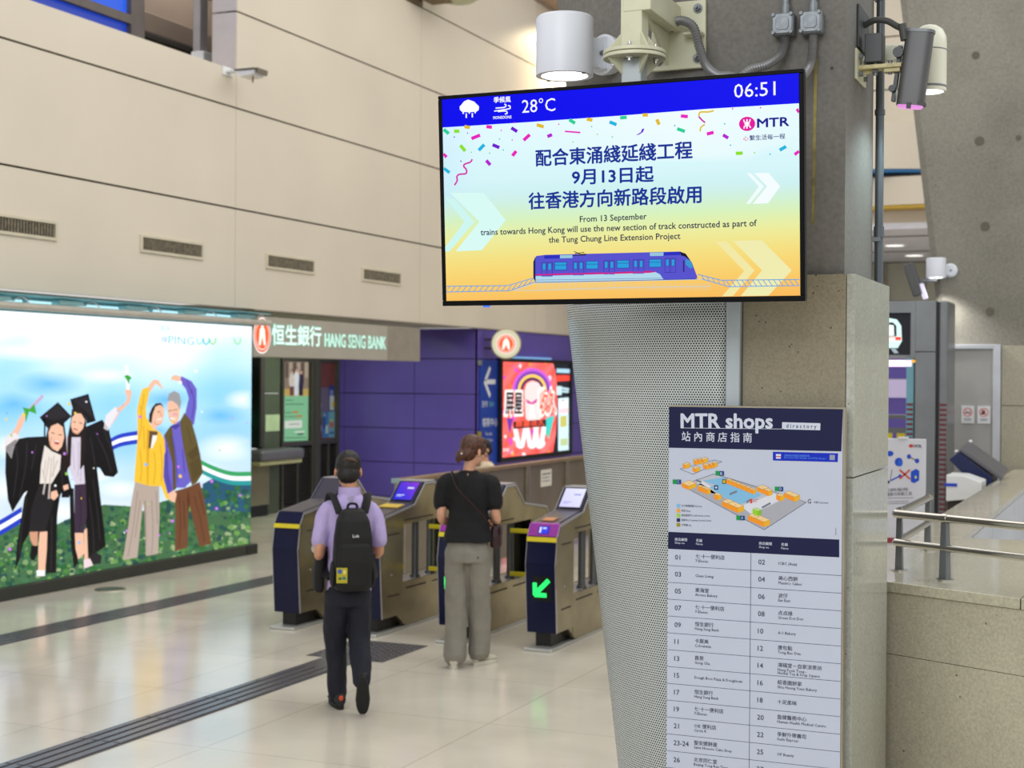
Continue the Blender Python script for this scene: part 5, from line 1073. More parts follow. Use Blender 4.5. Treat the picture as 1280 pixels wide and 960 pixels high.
A = Art(DC+en*.0006-en*.003, ex, ez, en, SH_, .00018); A.clip = (x0-.001, x1+.001, y0-.001, y1+.001)
GS = [(95, (214, 244, 253)), (150, (226, 250, 254)), (215, (214, 246, 250)), (240, (206, 240, 240)), (268, (214, 242, 190)), (290, (236, 238, 160)), (320, (246, 222, 126)), (350, (250, 205, 105)), (380, (250, 186, 92))]
def scol(x, y):
    yy = y+(x-775)*.045; c = ramp(GS, yy)
    if yy < 200: c = mixc(c, (255, 255, 255), .45*math.exp(-((x-860)/140)**2))
    c = mixc(c, (190, 226, 255), .35*max(0, (600-x)/50)*max(0, min(1, (290-y)/60)) if x < 600 else 0); return rgb(c)
A.grid([548+24*i for i in range(20)], [84+12*i for i in range(27)], scol, 0)
P5 = lambda x, y: (545+x/5.565, 85+y/5.565)
P6 = lambda x, y: (775+x/5.447, 80+y/5.447)
P7 = lambda x, y: (545+x/5.565, 230+y/5.565)
P8 = lambda x, y: (775+x/5.447, 220+y/5.447)
BLU = (2, 2, 238); A.poly([(545, 118), (1002, 82), P6(1222, 264), P6(600, 303), P5(1280, 330), P5(640, 376), P5(36, 415)], BLU, 1)
# chevrons
def chev(p, c, l): A.poly(p, c, l)
LC, YC, OC = (226, 250, 250), (238, 240, 186), (250, 232, 170)
chev([P7(96, 60), P7(330, 62), P7(484, 250), P7(318, 460), P7(136, 468), P7(300, 262)], (216, 250, 244), 2); chev([P7(60, 90), P7(130, 110), P7(266, 262), P7(92, 470), P7(58, 470), P7(58, 440), P7(196, 262)], (206, 246, 240), 2)
chev([P6(912, 740), P6(1010, 738), P6(1090, 830), P6(1008, 945), P6(902, 950), P6(1000, 830)], (244, 252, 254), 2); chev([P6(860, 740), P6(890, 742), P6(980, 832), P6(884, 948), P6(856, 950), P6(944, 832)], (240, 252, 253), 2)
chev([P8(770, 440), P8(964, 434), P8(1170, 640), P8(1012, 812), P8(822, 815), P8(968, 640)], (240, 236, 176), 2); chev([P8(650, 445), P8(724, 443), P8(916, 640), P8(770, 815), P8(694, 818), P8(846, 645)], (242, 232, 166), 2)
# weather strip
WH = (252, 253, 255)
A.poly([P5(180, 306), P5(164, 290), P5(163, 268), P5(178, 252), P5(194, 232), P5(222, 220), P5(246, 228), P5(264, 234), P5(280, 250), P5(298, 268), P5(296, 292), P5(280, 304), P5(230, 308)], WH, 3)
for x, ya, yb in ((188, 308, 318), (209, 318, 346), (230, 308, 316), (251, 316, 342), (271, 306, 314)): A.stroke([P5(x, ya), P5(x, yb)], 1.7, WH, 3)
A.text('季候風', P5(400, 243), P5(517, 237), P5(400, 203), WH, 3, .022); A.text('MONSOONS', P5(396, 356), P5(523, 350), P5(396, 336), WH, 3, .02)
for pts in ([(414, 279), (466, 275), (482, 268), (484, 256), (474, 252)], [(404, 300), (500, 285), (514, 276), (512, 264), (500, 262)], [(430, 303), (474, 299), (490, 304), (492, 316), (478, 320)]): A.stroke(sm([P5(*p) for p in pts], 4), 1.5, WH, 3)
A.text('28°C', P5(597, 312), P5(828, 297), P5(597, 222), WH, 3); A.text('06:51', P6(774, 229), P6(1056, 209), P6(774, 134), WH, 3)
# operator's mark
MG = (228, 16, 160); A.ell(*P6(863, 405), 10.1, 8.9, MG, 3, 36, -.06)
lg = lambda pts, w_=1.5: A.stroke(sm([P6(*p) for p in pts], 5), w_, WH, 4)
lg([(862, 375), (862, 436)], 1.7); lg([(840, 377), (846, 394), (862, 399), (878, 392), (884, 374)]); lg([(842, 436), (846, 422), (862, 415), (880, 420), (886, 432)]); lg([(846, 407), (880, 405)], 1.5)
A.text('MTR', P6(933, 430), P6(1148, 417), P6(933, 370), (20, 20, 140), 3, .03); A.text('心', P6(838, 521), P6(872, 519), P6(838, 489), (226, 60, 150), 3, .01); A.text('繫生活每一程', P6(880, 519), P6(1122, 506), P6(880, 484), (24, 40, 120), 3, .012)
# confetti
CF = [((55, 430), (85, 455), 0), ((128, 440), (158, 440), 5), ((200, 408), (230, 414), 2), ((352, 408), (384, 412), 1), ((248, 490), (302, 468), 1), ((170, 540), (200, 575), 5), ((298, 570), (332, 535), 4), ((395, 535), (436, 552), 3), ((525, 418), (560, 440), 3), ((610, 500), (648, 465), 1), ((702, 395), (744, 408), 2), ((776, 475), (802, 464), 6), ((928, 360), (962, 382), 0), ((1050, 355), (1082, 362), 2), ((1208, 375), (1250, 392), 4), ((532, 608), (554, 580), 1), ((350, 645), (374, 672), 6), ((50, 600), (70, 618), 1), ((896, 440), (1000, 448), 1), ((54, 700), (90, 726), 4)]
CC = [(40, 206, 150), (232, 30, 190), (226, 186, 40), (110, 20, 210), (30, 180, 226), (140, 224, 40), (180, 30, 210)]
for (ax_, ay_), (bx_, by_), c in CF: A.stroke([P5(ax_, ay_), P5(bx_, by_)], 4.2 if abs(bx_-ax_) < 90 else 2, CC[c], 3)
for (ax_, ay_), (bx_, by_), c in [((2, 365), (40, 362), 0), ((155, 346), (184, 345), 2), ((250, 378), (262, 408), 2), ((415, 352), (456, 356), 1), ((390, 440), (436, 456), 0), ((592, 474), (632, 464), 1), ((702, 482), (732, 500), 6), ((790, 606), (830, 604), 5), ((1088, 582), (1126, 560), 4), ((1190, 612), (1218, 592), 1), ((1204, 305), (1218, 325), 1)]: A.stroke([P6(ax_, ay_), P6(bx_, by_)], 4.2, CC[c], 3)
A.poly([P6(106, 483), P6(140, 462), P6(148, 440), P6(164, 438), P6(154, 462), P6(126, 480)], CC[3], 3)
for (x, y), c in zip(((126, 480), (452, 434), (440, 494), (528, 500), (244, 586), (372, 592), (466, 570), (172, 648), (218, 452), (852, 390), (1080, 406), (1120, 460), (950, 514), (1224, 478), (545, 380)), (3, 1, 4, 1, 5, 0, 4, 3, 6, 1, 0, 5, 5, 0, 1)): A.ell(*P5(x, y), .9, .9, CC[c], 3, 8)
for (x, y), c in (((710, 405), 0), ((370, 418), 4), ((750, 550), 4), ((1020, 611), 4), ((764, 302), 1), ((954, 295), 1), ((914, 601), 5)): A.ell(*P6(x, y), 1.0, 1.0, CC[c], 3, 8)
A.stroke(sm([P5(*p) for p in ((250, 636), (236, 655), (200, 668), (192, 684), (210, 708), (206, 734), (160, 740), (144, 756), (146, 784), (128, 814))], 5), 2.0, (214, 40, 170), 3)
A.stroke(sm([P6(*p) for p in ((634, 316), (600, 324), (545, 326), (534, 350))], 5), 2.0, (226, 190, 50), 3); A.stroke(sm([P6(*p) for p in ((534, 356), (556, 380), (576, 396))], 5), 2.0, (200, 40, 160), 3); A.stroke(sm([P6(*p) for p in ((574, 410), (548, 430), (544, 456))], 5), 1.8, (226, 190, 50), 3)
# headline
NB = (16, 48, 148)
A.text('配合東涌綫延綫工程', P5(694, 684), P6(490, 640), P5(694, 572), NB, 4, .024); A.text('9月13日起', P5(946, 812), P6(226, 800), P5(946, 706), NB, 4, .026)
A.text('往香港方向新路段啟用', P7(645, 176), P8(552, 180), P7(645, 64), NB, 4, .024)
DK = (30, 44, 76)
A.text('From 13 September', P7(1000, 264), P8(180, 292), P7(1000, 222), DK, 4, .014); A.text('trains towards Hong Kong will use the new section of track constructed as part of', P7(310, 356), P8(930, 338), P7(310, 314), DK, 4, .014)
A.text('the Tung Chung Line Extension Project', P7(784, 408), P8(410, 426), P7(784, 366), DK, 4, .014)
# rails and train
RB, RL = (90, 160, 226), (196, 210, 214)
for a_, b_ in ((P7(60, 712), P7(500, 706)), (P7(62, 752), P7(510, 742)), (P7(500, 706), P7(672, 655)), (P7(510, 742), P7(690, 680)), (P8(530, 668), P8(690, 708)), (P8(560, 700), P8(740, 752)), (P8(690, 708), P8(1222, 702)), (P8(740, 752), P8(1222, 744))): A.stroke([a_, b_], 1.0, RB, 3)
for i in range(12): A.stroke([P7(66+i*39, 750-i*.7), P7(94+i*39, 712-i*.5)], .9, RB, 3)
for i in range(4): A.stroke([P7(530+i*38, 734-i*13), P7(560+i*38, 696-i*12)], .9, RB, 3)
for i in range(5): A.stroke([P8(570+i*36, 702+i*9), P8(556+i*36, 674+i*8)], .9, RB, 3)
for i in range(14): A.stroke([P8(750+i*36, 750-i*.6), P8(722+i*36, 708-i*.4)], .9, RB, 3)
for yy in (0, 50): A.stroke([P7(540, 740), P7(690, 690+yy), P8(-2, 718+yy*.8), P8(620, 700+yy)], .8, RL, 2)
for i in range(56): A.stroke([(672+i*3.9, 354.6-i*.02), (670+i*3.9, 362.6)], .5, RL, 2)
T0, TB, TD = (86, 82, 206), (60, 64, 206), (34, 30, 150)
A.poly([P7(690, 684), P7(680, 640), P7(682, 530), P7(696, 500), P7(760, 492), P8(410, 512), P8(450, 540), P8(490, 590), P8(528, 690), P8(510, 702), P8(0, 712)], T0, 4)
A.poly([P7(676, 654), P7(676, 540), P7(690, 505), P7(692, 682)], (30, 36, 96), 5); A.poly([P7(692, 640), P8(0, 664), P8(240, 652), P8(272, 668), P8(296, 702), P8(0, 712), P7(692, 684)], (176, 216, 236), 5)
A.poly([P7(692, 626), P8(0, 652), P8(200, 644), P8(250, 652), P8(200, 658), P8(0, 664), P7(692, 636)], (206, 30, 130), 6)
A.poly([P8(410, 514), P8(446, 526), P8(492, 590), P8(474, 570), P8(440, 545), P8(416, 540)], (16, 16, 40), 6); A.poly([P8(446, 566), P8(480, 574), P8(496, 620), P8(478, 628), P8(446, 600)], (56, 150, 206), 6); A.poly([P8(430, 572), P8(438, 572), P8(438, 654), P8(430, 650)], (30, 30, 90), 6)
A.poly([P7(752, 496), P7(860, 494), P7(860, 516), P7(752, 520)], (40, 44, 190), 5); A.poly([P7(862, 494), P7(948, 492), P7(948, 514), P7(862, 516)], (150, 200, 220), 5); A.poly([P8(202, 520), P8(296, 518), P8(294, 542), P8(204, 544)], (150, 196, 220), 5); A.poly([P8(298, 518), P8(412, 514), P8(412, 536), P8(298, 540)], (40, 44, 190), 5)
A.stroke([P7(960, 468), P7(1004, 488), P7(1040, 486)], .9, (30, 26, 30), 5); A.stroke([P7(966, 484), P7(1030, 474)], .9, (30, 26, 30), 5); A.stroke([P7(950, 496), P7(1045, 492)], 1.0, (30, 26, 30), 5)
WN, LN = (40, 160, 222), (26, 28, 110)
tx = lambda x: 545+x/5.565
def pane_(u0, u1, v0, v1, c, l): A.poly([(u0, v0), (u1, v0-.1), (u1, v1-.1), (u0, v1)], c, l)
for u, v in ((684.3, 341.2), (723.5, 340), (762, 338.8), (798.7, 337.6), (838.5, 336)):
    u0 = u-8; pane_(u0+.3, u0+14.4, v-13.5, v+4.5, LN, 5); pane_(u0+.7, u0+7, v-13.1, v+4.1, T0, 6); pane_(u0+7.5, u0+14, v-13.1, v+4.1, T0, 6)
    pane_(u0+1.6, u0+5.8, v-12.3, v-3.6, LN, 6.5); pane_(u0+8.6, u0+12.9, v-12.3, v-3.6, LN, 6.5); pane_(u0+2, u0+5.4, v-11.9, v-4, WN, 7); pane_(u0+9, u0+12.5, v-11.9, v-4, WN, 7)
for u0, u1, v in ((693, 708.3, 332.6), (732.3, 747.8, 331.4), (771, 786.6, 330.2), (811.2, 826.8, 329)):
    pane_(u0, u1, v-5.3, v+4.9, LN, 5); pane_(u0+.5, u1-.5, v-4.8, v+4.4, WN, 6); A.stroke([(u0, v-1.4), (u1, v-1.5)], .5, LN, 7)
A.stroke([P7(690, 668), P8(290, 694)], .5, (90, 110, 160), 6); A.stroke([P7(690, 684), P8(526, 700)], .7, (40, 60, 150), 6)
A.build('screen', artmat('display_emission', 1.0, .3, .08), t)

# ================================================================== display bracket on the column
t = thing('display_bracket', 'ivory steel bracket with a round flange bolted to the column, carrying the display', 'bracket', (-1.54, 5.0, 3.27))
obj('wall_plate', MB().prism([(-1.64, 5.02, 3.155), (-1.432, 5.02, 3.155), (-1.432, 5.02, 3.39), (-1.617, 5.02, 3.39)], (0, -.018, 0)), IVORY, t, smooth=0, bev=.002)
for x, z in ((-1.459, 3.361), (-1.459, 3.188), (-1.60, 3.188), (-1.60, 3.361)):
    obj('anchor_bolt', MB().cyl((x, 5.003, z), (x, 4.998, z), .0165, n=20).cyl((x, 4.998, z), (x, 4.984, z), .011, n=6).cyl((x, 4.984, z), (x, 4.968, z), .0055, n=12), GREYM, t)
obj('arm', MB().box(-1.615, -1.52, 4.66, 5.005, 3.285, 3.372).prism([(-1.575, 5.003, 3.17), (-1.575, 5.003, 3.285), (-1.575, 4.80, 3.285)], (.012, 0, 0)), IVORY, t, smooth=0, bev=.003)
obj('stiffener', MB().box(-1.5, -1.434, 4.955, 5.003, 3.262, 3.272), IVORY, t, smooth=0, bev=.002)
PC = (-1.588, 4.70)
obj('post', MB().box(PC[0]-.037, PC[0]+.037, PC[1]-.037, PC[1]+.037, 3.16, 3.62), IVORY, t, smooth=0, bev=.004)
obj('flange', MB().cyl((*PC, 3.148), (*PC, 3.160), .104, n=48).cyl((*PC, 3.133), (*PC, 3.145), .104, n=48), IVORY, t, bev=.0015)
for i in range(4):
    mb = MB(); a = PI/4+i*PI/2; d = Vector((math.cos(a), math.sin(a), 0)); e = Vector((-d.y, d.x, 0))*.004; c = Vector((*PC, 0))
    mb.prism([c+d*.035+e+Vector((0, 0, 3.16)), c+d*.098+e+Vector((0, 0, 3.16)), c+d*.040+e+Vector((0, 0, 3.225))], -2*e)
    mb.prism([c+d*.035+e+Vector((0, 0, 3.134)), c+d*.098+e+Vector((0, 0, 3.134)), c+d*.040+e+Vector((0, 0, 3.075))], -2*e); obj('gusset', mb, IVORY, t, smooth=0)
for i in range(4):
    a = .1+i*PI/2; x, y = PC[0]+.072*math.cos(a), PC[1]+.072*math.sin(a); obj('flange_bolt', MB().cyl((x, y, 3.116), (x, y, 3.178), .006, n=12).cyl((x, y, 3.16), (x, y, 3.169), .0105, n=6).cyl((x, y, 3.124), (x, y, 3.133), .0105, n=6), STEELB, t)
obj('lower_post', MB().box(PC[0]-.034, PC[0]+.034, PC[1]-.034, PC[1]+.034, 2.6, 3.133), mat('post_pale_grey', (176, 184, 186), .4, .2), t, smooth=0, bev=.004)
obj('display_yoke', MB().box(-1.86, -1.32, 4.63, 4.67, 2.72, 2.78).box(-1.86, -1.32, 4.63, 4.67, 2.56, 2.62), mat('post_pale_grey', (176, 184, 186), .4, .2), t, smooth=0, bev=.003)
FLEX = mat('flex_conduit', (134, 134, 136), .45, .5)
def flex(pts, r=.0125, n=16): return MB().tube(spline(pts, n), r, 12, rib=.3)
props(obj('flexible_conduit', flex([(-1.552, 4.99, 3.296), (-1.51, 4.95, 3.312), (-1.455, 4.93, 3.282), (-1.43, 4.92, 3.21), (-1.40, 4.90, 3.14), (-1.35, 4.86, 3.095), (-1.28, 4.8, 3.07), (-1.25, 4.7, 3.0)]), FLEX, smooth=30), 'grey ribbed conduit curving from the ivory bracket down behind the display', 'conduit')
def jbox(name, label, x, z, tail):
    t = thing(name, label, 'junction box', (x, 5.0, z), 0, 'junction boxes on the column above the display')
    GALV = mat('galvanised', (138, 144, 150), .5, .5, var=.14, scale=40)
    obj('box', MB().box(x-.037, x+.037, 4.968, 5.02, z-.037, z+.037), GALV, t, smooth=0, bev=.006)
    q = .033; c = .012; oc = [(x-q+c, z-q), (x+q-c, z-q), (x+q, z-q+c), (x+q, z+q-c), (x+q-c, z+q), (x-q+c, z+q), (x-q, z+q-c), (x-q, z-q+c)]
    obj('cover', MB().prism([(a, 4.968, b_) for a, b_ in oc], (0, -.006, 0)).prism([(x+(a-x)*.66, 4.962, z+(b_-z)*.66) for a, b_ in oc], (0, -.003, 0)), GALV, t, smooth=0, bev=.0015)
    for a, b_ in ((-1, -1), (1, -1), (1, 1), (-1, 1)): obj('screw', MB().cyl((x+a*.030, 4.968, z+b_*.030), (x+a*.030, 4.955, z+b_*.030), .006, n=10), GREYM, t)
    obj('upper_pipe', MB().cyl((x+.004, 4.995, z+.036), (x+.004, 4.995, 3.9), .012, n=14).cyl((x+.004, 4.995, z+.036), (x+.004, 4.995, z+.07), .0155, n=14), GALV, t)
    obj('tail_conduit', flex(tail, .0125), FLEX, t, smooth=30)
jbox('junction_box', 'square galvanised junction box on the column, left of the pair', -1.154, 3.274, [(-1.152, 4.995, 3.24), (-1.152, 4.99, 3.205), (-1.165, 4.97, 3.165), (-1.20, 4.93, 3.13), (-1.25, 4.87, 3.10), (-1.28, 4.78, 3.02), (-1.28, 4.70, 2.92)])
jbox('junction_box', 'square galvanised junction box on the column, right of the pair', -1.060, 3.272, [(-1.056, 4.995, 3.24), (-1.056, 4.99, 3.18), (-1.062, 4.97, 3.12), (-1.088, 4.90, 3.06), (-1.13, 4.80, 3.01), (-1.18, 4.70, 2.95), (-1.2, 4.65, 2.85)])
# ------------------------------------------------------------------ lamps on the column
def cyl_lamp(name, label, c, r, h, dc, dn, power, col_=(1, .97, .92), es=5.0):
    """white cylinder lamp open below, on an arm and a round wall rose dc facing dn"""
    t = thing(name, label, 'lamp', c); c, dc, dn = Vector(c), Vector(dc), Vector(dn).normalized(); zt, zb = h/2, -h/2; k = r/.10
    LW_ = mat('lamp_white', (226, 230, 240), .4, var=.01)
    obj('housing', MB().lathe(c+Vector((0, 0, zt)), (0, 0, -1), [(0, .0), (.001, r-.008*k), (.006*k, r-.002*k), (.012*k, r), (h, r), (h, r-.018*k), (h-.02*k, r-.020*k), (h-.03*k, 0)], 48), LW_, t, smooth=50)
    obj('lens', MB().cyl(c+Vector((0, 0, zb+.006*k)), c+Vector((0, 0, zb+.016*k)), r-.022*k, n=40), glow('lamp_lens', (255, 252, 246), es, False), t)
    for a in (2.6, -.4): obj('rim_screw', MB().cyl(c+Vector((math.cos(a)*(r-.009*k), math.sin(a)*(r-.009*k), zb-.004*k)), c+Vector((math.cos(a)*(r-.009*k), math.sin(a)*(r-.009*k), zb+.003)), .007*k, n=10), GREYM, t)
    obj('rose', MB().lathe(dc, dn, [(-.05*k, 0.06*k), (0, .072*k), (.012*k, .072*k), (.016*k, .066*k), (.017*k, .0)], 40), LW_, t)
    d = (c-dc); d.z = 0; L_ = d.length; d.normalize(); e = Vector((0, 0, 1)).cross(d)
    obj('arm', MB().obox(dc+d*(L_-r)*.5, d*((L_-r)*.5+.004), e*.016*k, Vector((0, 0, .052*k))).obox(dc+dn*.02*k, dn*.012*k, dn.cross(Vector((0, 0, 1)))*.03*k, Vector((0, 0, .058*k))), LW_, t, smooth=0, bev=.003*k)
    obj('pivot_bolt', MB().cyl(dc+d*.03*k-e*.016*k, dc+d*.03*k-e*.03*k, .009*k, n=10).cyl(dc+d*.03*k+e*.016*k, dc+d*.03*k+e*.03*k, .009*k, n=10), GREYM, t)
    l = bpy.data.lights.new(name+'_light', 'SPOT'); l.energy = power; l.color = col_; l.spot_size = 2.2; l.spot_blend = .6; l.shadow_soft_size = r*.7
    o = bpy.data.objects.new(name+'_light', l); COL.objects.link(o); o.parent = t; o.location = (0, 0, zb-.01); return t
cyl_lamp('wall_lamp', 'white cylinder lamp shining down at the top left of the display', (-1.926, 4.93, 3.252), .102, .212, (-1.832, 5.09, 3.246), (-.43, -.90, 0), 6)
t = thing('bullet_lamp', 'ivory round-topped cylinder lamp behind the grey slab fixture on the column side', 'lamp', (-.735, 5.42, 3.2))
BC = Vector((-.735, 5.43, 0)); IV2 = mat('ivory_lamp', (222, 222, 204), .4)
obj('housing', MB().lathe(BC+Vector((0, 0, 3.337)), (0, 0, -1), [(0, .004), (.006, .026), (.02, .046), (.045, .058), (.07, .060), (.24, .060), (.24, .05), (.22, .046), (.21, 0)], 40), IV2, t, smooth=50)
obj('seam_ring', MB().lathe(BC+Vector((0, 0, 3.245)), (0, 0, -1), [(0, .0605), (.001, .0612), (.003, .0612), (.004, .0605)], 40).lathe(BC+Vector((0, 0, 3.118)), (0, 0, -1), [(0, .0605), (.002, .0615), (.006, .0615), (.008, .0605)], 40), GREYM, t)
obj('lens', MB().cyl(BC+Vector((0, 0, 3.098)), BC+Vector((0, 0, 3.11)), .051, n=32), glow('bullet_lens', (246, 255, 255), 6, False), t)
obj('arm', MB().cyl((-.95, 5.43, 3.245), (-.78, 5.43, 3.245), .032, n=20).cyl((-.95, 5.43, 3.245), (-.935, 5.43, 3.245), .055, n=24).cyl((-.86, 5.38, 3.235), (-.86, 5.41, 3.235), .026, n=16), IV2, t)
l = bpy.data.lights.new('bullet_light', 'SPOT'); l.energy = 14; l.color = (.72, .95, 1); l.spot_size = 2.5; l.spot_blend = .6; l.shadow_soft_size = .05
o = bpy.data.objects.new('bullet_light', l); COL.objects.link(o); o.parent = t; o.location = (0, .01, -.115)
t = thing('slab_fixture', 'slim dark grey tilted fixture with a pink lens underneath on the column side', 'fixture', (-.76, 5.25, 3.15))
FG = mat('fixture_grey', (92, 92, 94), .45, .4)
ax_z = Vector((.125, 0, .99)).normalized(); ax_x = Vector((.99, 0, -.125)).normalized(); fc = Vector((-.757, 5.25, 3.147))
R3 = lambda x, y, z: fc+ax_x*x+Vector((0, 1, 0))*y+ax_z*z
rg = lambda z, k=1: [R3(k*.047*math.copysign(abs(math.cos(a))**.5, math.cos(a)), k*.030*math.copysign(abs(math.sin(a))**.6, math.sin(a)), z) for a in [2*PI*i/28 for i in range(28)]]
obj('body', MB().loft([rg(-.128), rg(.122)]), FG, t, smooth=50); obj('top_cap', MB().loft([rg(.122, 1.06), rg(.132, 1.06)]), GREYM, t, smooth=50)
obj('lens', MB().loft([rg(-.136, .8), rg(-.1275, .94)]), glow('pink_lens', (240, 150, 236), .9, False), t, smooth=50)
obj('foot_clip', MB().obox(R3(-.0, -.030, -.131), ax_x*.007, (0, .006, 0), ax_z*.010).obox(R3(.040, -.012, -.122), ax_x*.012, (0, .02, 0), ax_z*.006), BLACK, t, smooth=0)
obj('back_rail', MB().obox(R3(-.060, .006, -.02), ax_x*.006, (0, .016, 0), ax_z*.095).cyl(R3(-.062, -.012, .05), R3(-.062, -.026, .05), .018, n=16).cyl(R3(-.066, -.012, -.075), R3(-.066, -.024, -.075), .012, n=12), mat('rail_dark', (60, 62, 64), .4, .5), t, smooth=30)
obj('bracket_plate', MB().box(-.95, -.942, 5.17, 5.355, 3.112, 3.218), IVORY, t, smooth=0, bev=.002)
for y, z in ((5.21, 3.195), (5.31, 3.195), (5.21, 3.135), (5.31, 3.135)): obj('plate_bolt', MB().cyl((-.942, y, z), (-.928, y, z), .009, n=8), GREYM, t)
obj('bracket_arm', MB().box(-.945, -.80, 5.215, 5.275, 3.152, 3.166).box(-.86, -.805, 5.225, 5.265, 3.138, 3.152).prism([(-.942, 5.24, 3.13), (-.942, 5.24, 3.152), (-.88, 5.24, 3.152)], (0, .01, 0)), mat('bracket_ivory_worn', (196, 186, 140), .5, var=.15, scale=40), t, smooth=0, bev=.002)
for x in (-.89, -.84): obj('arm_bolt', MB().cyl((x, 5.24, 3.132), (x, 5.24, 3.18), .007, n=10).cyl((x, 5.24, 3.142), (x, 5.24, 3.150), .012, n=6), GREYM, t)
obj('driver_box', MB().box(-.925, -.865, 5.22, 5.29, 3.175, 3.275), mat('driver_grey', (72, 74, 76), .5, .3), t, smooth=0, bev=.003)
props(obj('cover_plate', MB().prism([(-.949, 5.205, 3.23), (-.949, 5.40, 3.225), (-.949, 5.40, 3.375), (-.949, 5.205, 3.378)], (.008, 0, 0)), mat('plate_dark', (66, 70, 74), .5, .3), smooth=0, bev=.002), 'dark flat cover plate on the column side above the ivory bracket plate', 'plate')
props(obj('fixture_cable', MB().tube(spline([(-.942, 5.31, 3.325), (-.90, 5.28, 3.333), (-.855, 5.26, 3.322), (-.82, 5.245, 3.298), (-.797, 5.235, 3.285)], 24), .0105, 12, rib=.1).cyl((-.80, 5.235, 3.30), (-.79, 5.235, 3.245), .015, n=12), mat('cable_dark', (70, 70, 68), .5), smooth=30), 'dark cable arching from the cover plate to the grey slab fixture', 'cable')
t = thing('drain_pipe', 'grey vertical pipe running down the side of the concrete column', 'pipe', (-.93, 5.56, 2.42))
PG = mat('pipe_grey', (88, 94, 100), .4, .3)
obj('pipe', MB().cyl((-.928, 5.565, 2.42), (-.928, 5.565, 5.4), .0155, n=20), PG, t)
obj('coupling', MB().cyl((-.928, 5.565, 3.05), (-.928, 5.565, 3.07), .019, n=20).cyl((-.928, 5.565, 2.60), (-.928, 5.565, 2.64), .019, n=20), PG, t)
obj('clip', MB().box(-.95, -.92, 5.545, 5.585, 2.585, 2.60).box(-.95, -.92, 5.545, 5.585, 3.47, 3.485), GREYM, t, smooth=0)
# ================================================================== shop directory
DX, DY = -1.522, 4.905
t = thing('shop_directory', 'tall white shop directory board with a dark blue header and a map on the pier', 'sign', (DX+.296, DY, .5))
DWD, DTOP, DBOT = .593, 1.978, .42
obj('board', MB().box(DX, DX+DWD, DY, DY+.028, DBOT, DTOP), mat('board_white', (190, 198, 218), .4, var=.01), t, smooth=0, bev=.001)
obj('frame', MB().box(DX-.003, DX+DWD+.006, DY+.004, DY+.034, DTOP, DTOP+.006).box(DX+DWD, DX+DWD+.007, DY+.003, DY+.034, DBOT, DTOP), STEEL, t, smooth=0, bev=.001)
for z in (1.86, 1.2, .6): obj('standoff', MB().cyl((DX+.52, DY+.03, z), (DX+.52, 4.985, z), .012).cyl((DX+.30, DY+.03, z), (DX+.30, 4.985, z), .012), STEEL, t)
hd = homography([(838, 508), (1055, 512), (1051, 960), (836, 960)], [(0, 1.978), (.593, 1.977), (.593, .798), (.004, .734)])
A = Art((DX, DY-.0004, 0), (1, 0, 0), (0, 0, 1), (0, -1, 0), hd, .00015); A.clip = (0, .593, DBOT, DTOP)
NV, PW, LNC, TXC = (24, 28, 68), (204, 212, 230), (70, 72, 100), (52, 54, 78)
D1 = lambda x, y: (836+x/5.714, 500+y/5.714)
D2 = lambda x, y: (836+x/5.714, 590+y/5.714)
D3 = lambda x, y: (820+x/3.4286, 680+y/3.4286)
A.poly([(830, 500), (1060, 500), D1(1240, 366), D1(8, 338)], NV, 1)
A.text('MTR shops', D1(98, 196), D1(748, 200), D1(98, 94), PW, 2, .03); A.stroke([D1(98, 197), D1(830, 206)], .55, PW, 2); A.poly([D1(818, 157), D1(1091, 165), D1(1089, 215), D1(817, 207)], PW, 2)
A.text('d i r e c t o r y', D1(848, 197), D1(1062, 202), D1(848, 168), NV, 3, .01); A.text('站 內 商 店 指 南', D1(102, 291), D1(602, 302), D1(102, 224), PW, 2, .01)
A.poly([D1(752, 368), D1(1216, 380), D1(1214, 442), D1(752, 430)], (16, 44, 190), 2); A.poly([D1(774, 384), D1(810, 385), D1(808, 418), D1(774, 417)], (214, 220, 236), 3); A.stroke([D1(776, 402), D1(808, 403)], 1.2, (200, 70, 70), 4)
A.text('港鐵商店優惠及推廣詳情', D1(834, 402), D1(1012, 406), D1(834, 387), (96, 150, 236), 3); A.text('Browse full details of MTR Shops', D1(834, 415), D1(1130, 422), D1(834, 404), (96, 150, 236), 3)
A.poly([D1(1156, 390), D1(1194, 391), D1(1193, 428), D1(1156, 427)], (150, 156, 176), 3)
# floor plan: grey concourse, blue paid area, orange shops
GRY = (168, 170, 182); BLA = (128, 186, 226)
A.poly([D2(186, 62), D2(332, 12), D2(760, 140), D2(990, 214), D2(690, 410), D2(100, 92)], (186, 190, 204), 2)
A.poly([D2(100, 92), D2(240, 80), D2(370, 160), D2(520, 240), D2(600, 300), D2(840, 190), D2(990, 214), D2(690, 410)], GRY, 3); A.poly([D2(392, 40), D2(430, 36), D2(760, 140), D2(640, 118)], GRY, 3)
A.poly([D2(250, 60), D2(400, 36), D2(620, 130), D2(672, 160), D2(600, 200), D2(520, 228), D2(382, 166), D2(300, 108), D2(340, 88), D2(300, 76)], BLA, 4)
A.poly([D2(205, 62), D2(250, 60), D2(310, 100), D2(360, 150), D2(318, 150), D2(240, 100)], (214, 218, 230), 3); A.poly([D2(520, 240), D2(640, 200), D2(760, 150), D2(830, 180), D2(740, 230), D2(600, 300)], (214, 218, 230), 3.5)
for p in ([(186, 62), (332, 12), (760, 140), (990, 214), (690, 410), (100, 92)],): A.stroke([D2(*k) for k in p], .45, (60, 62, 80), 4)
A.stroke([D1(*k) for k in ((90, 490), (180, 528), (388, 438), (334, 426))], .4, (70, 72, 90), 3, True)
OT, OF, OS = (236, 206, 150), (240, 150, 40), (232, 176, 40)
NSH = [0]
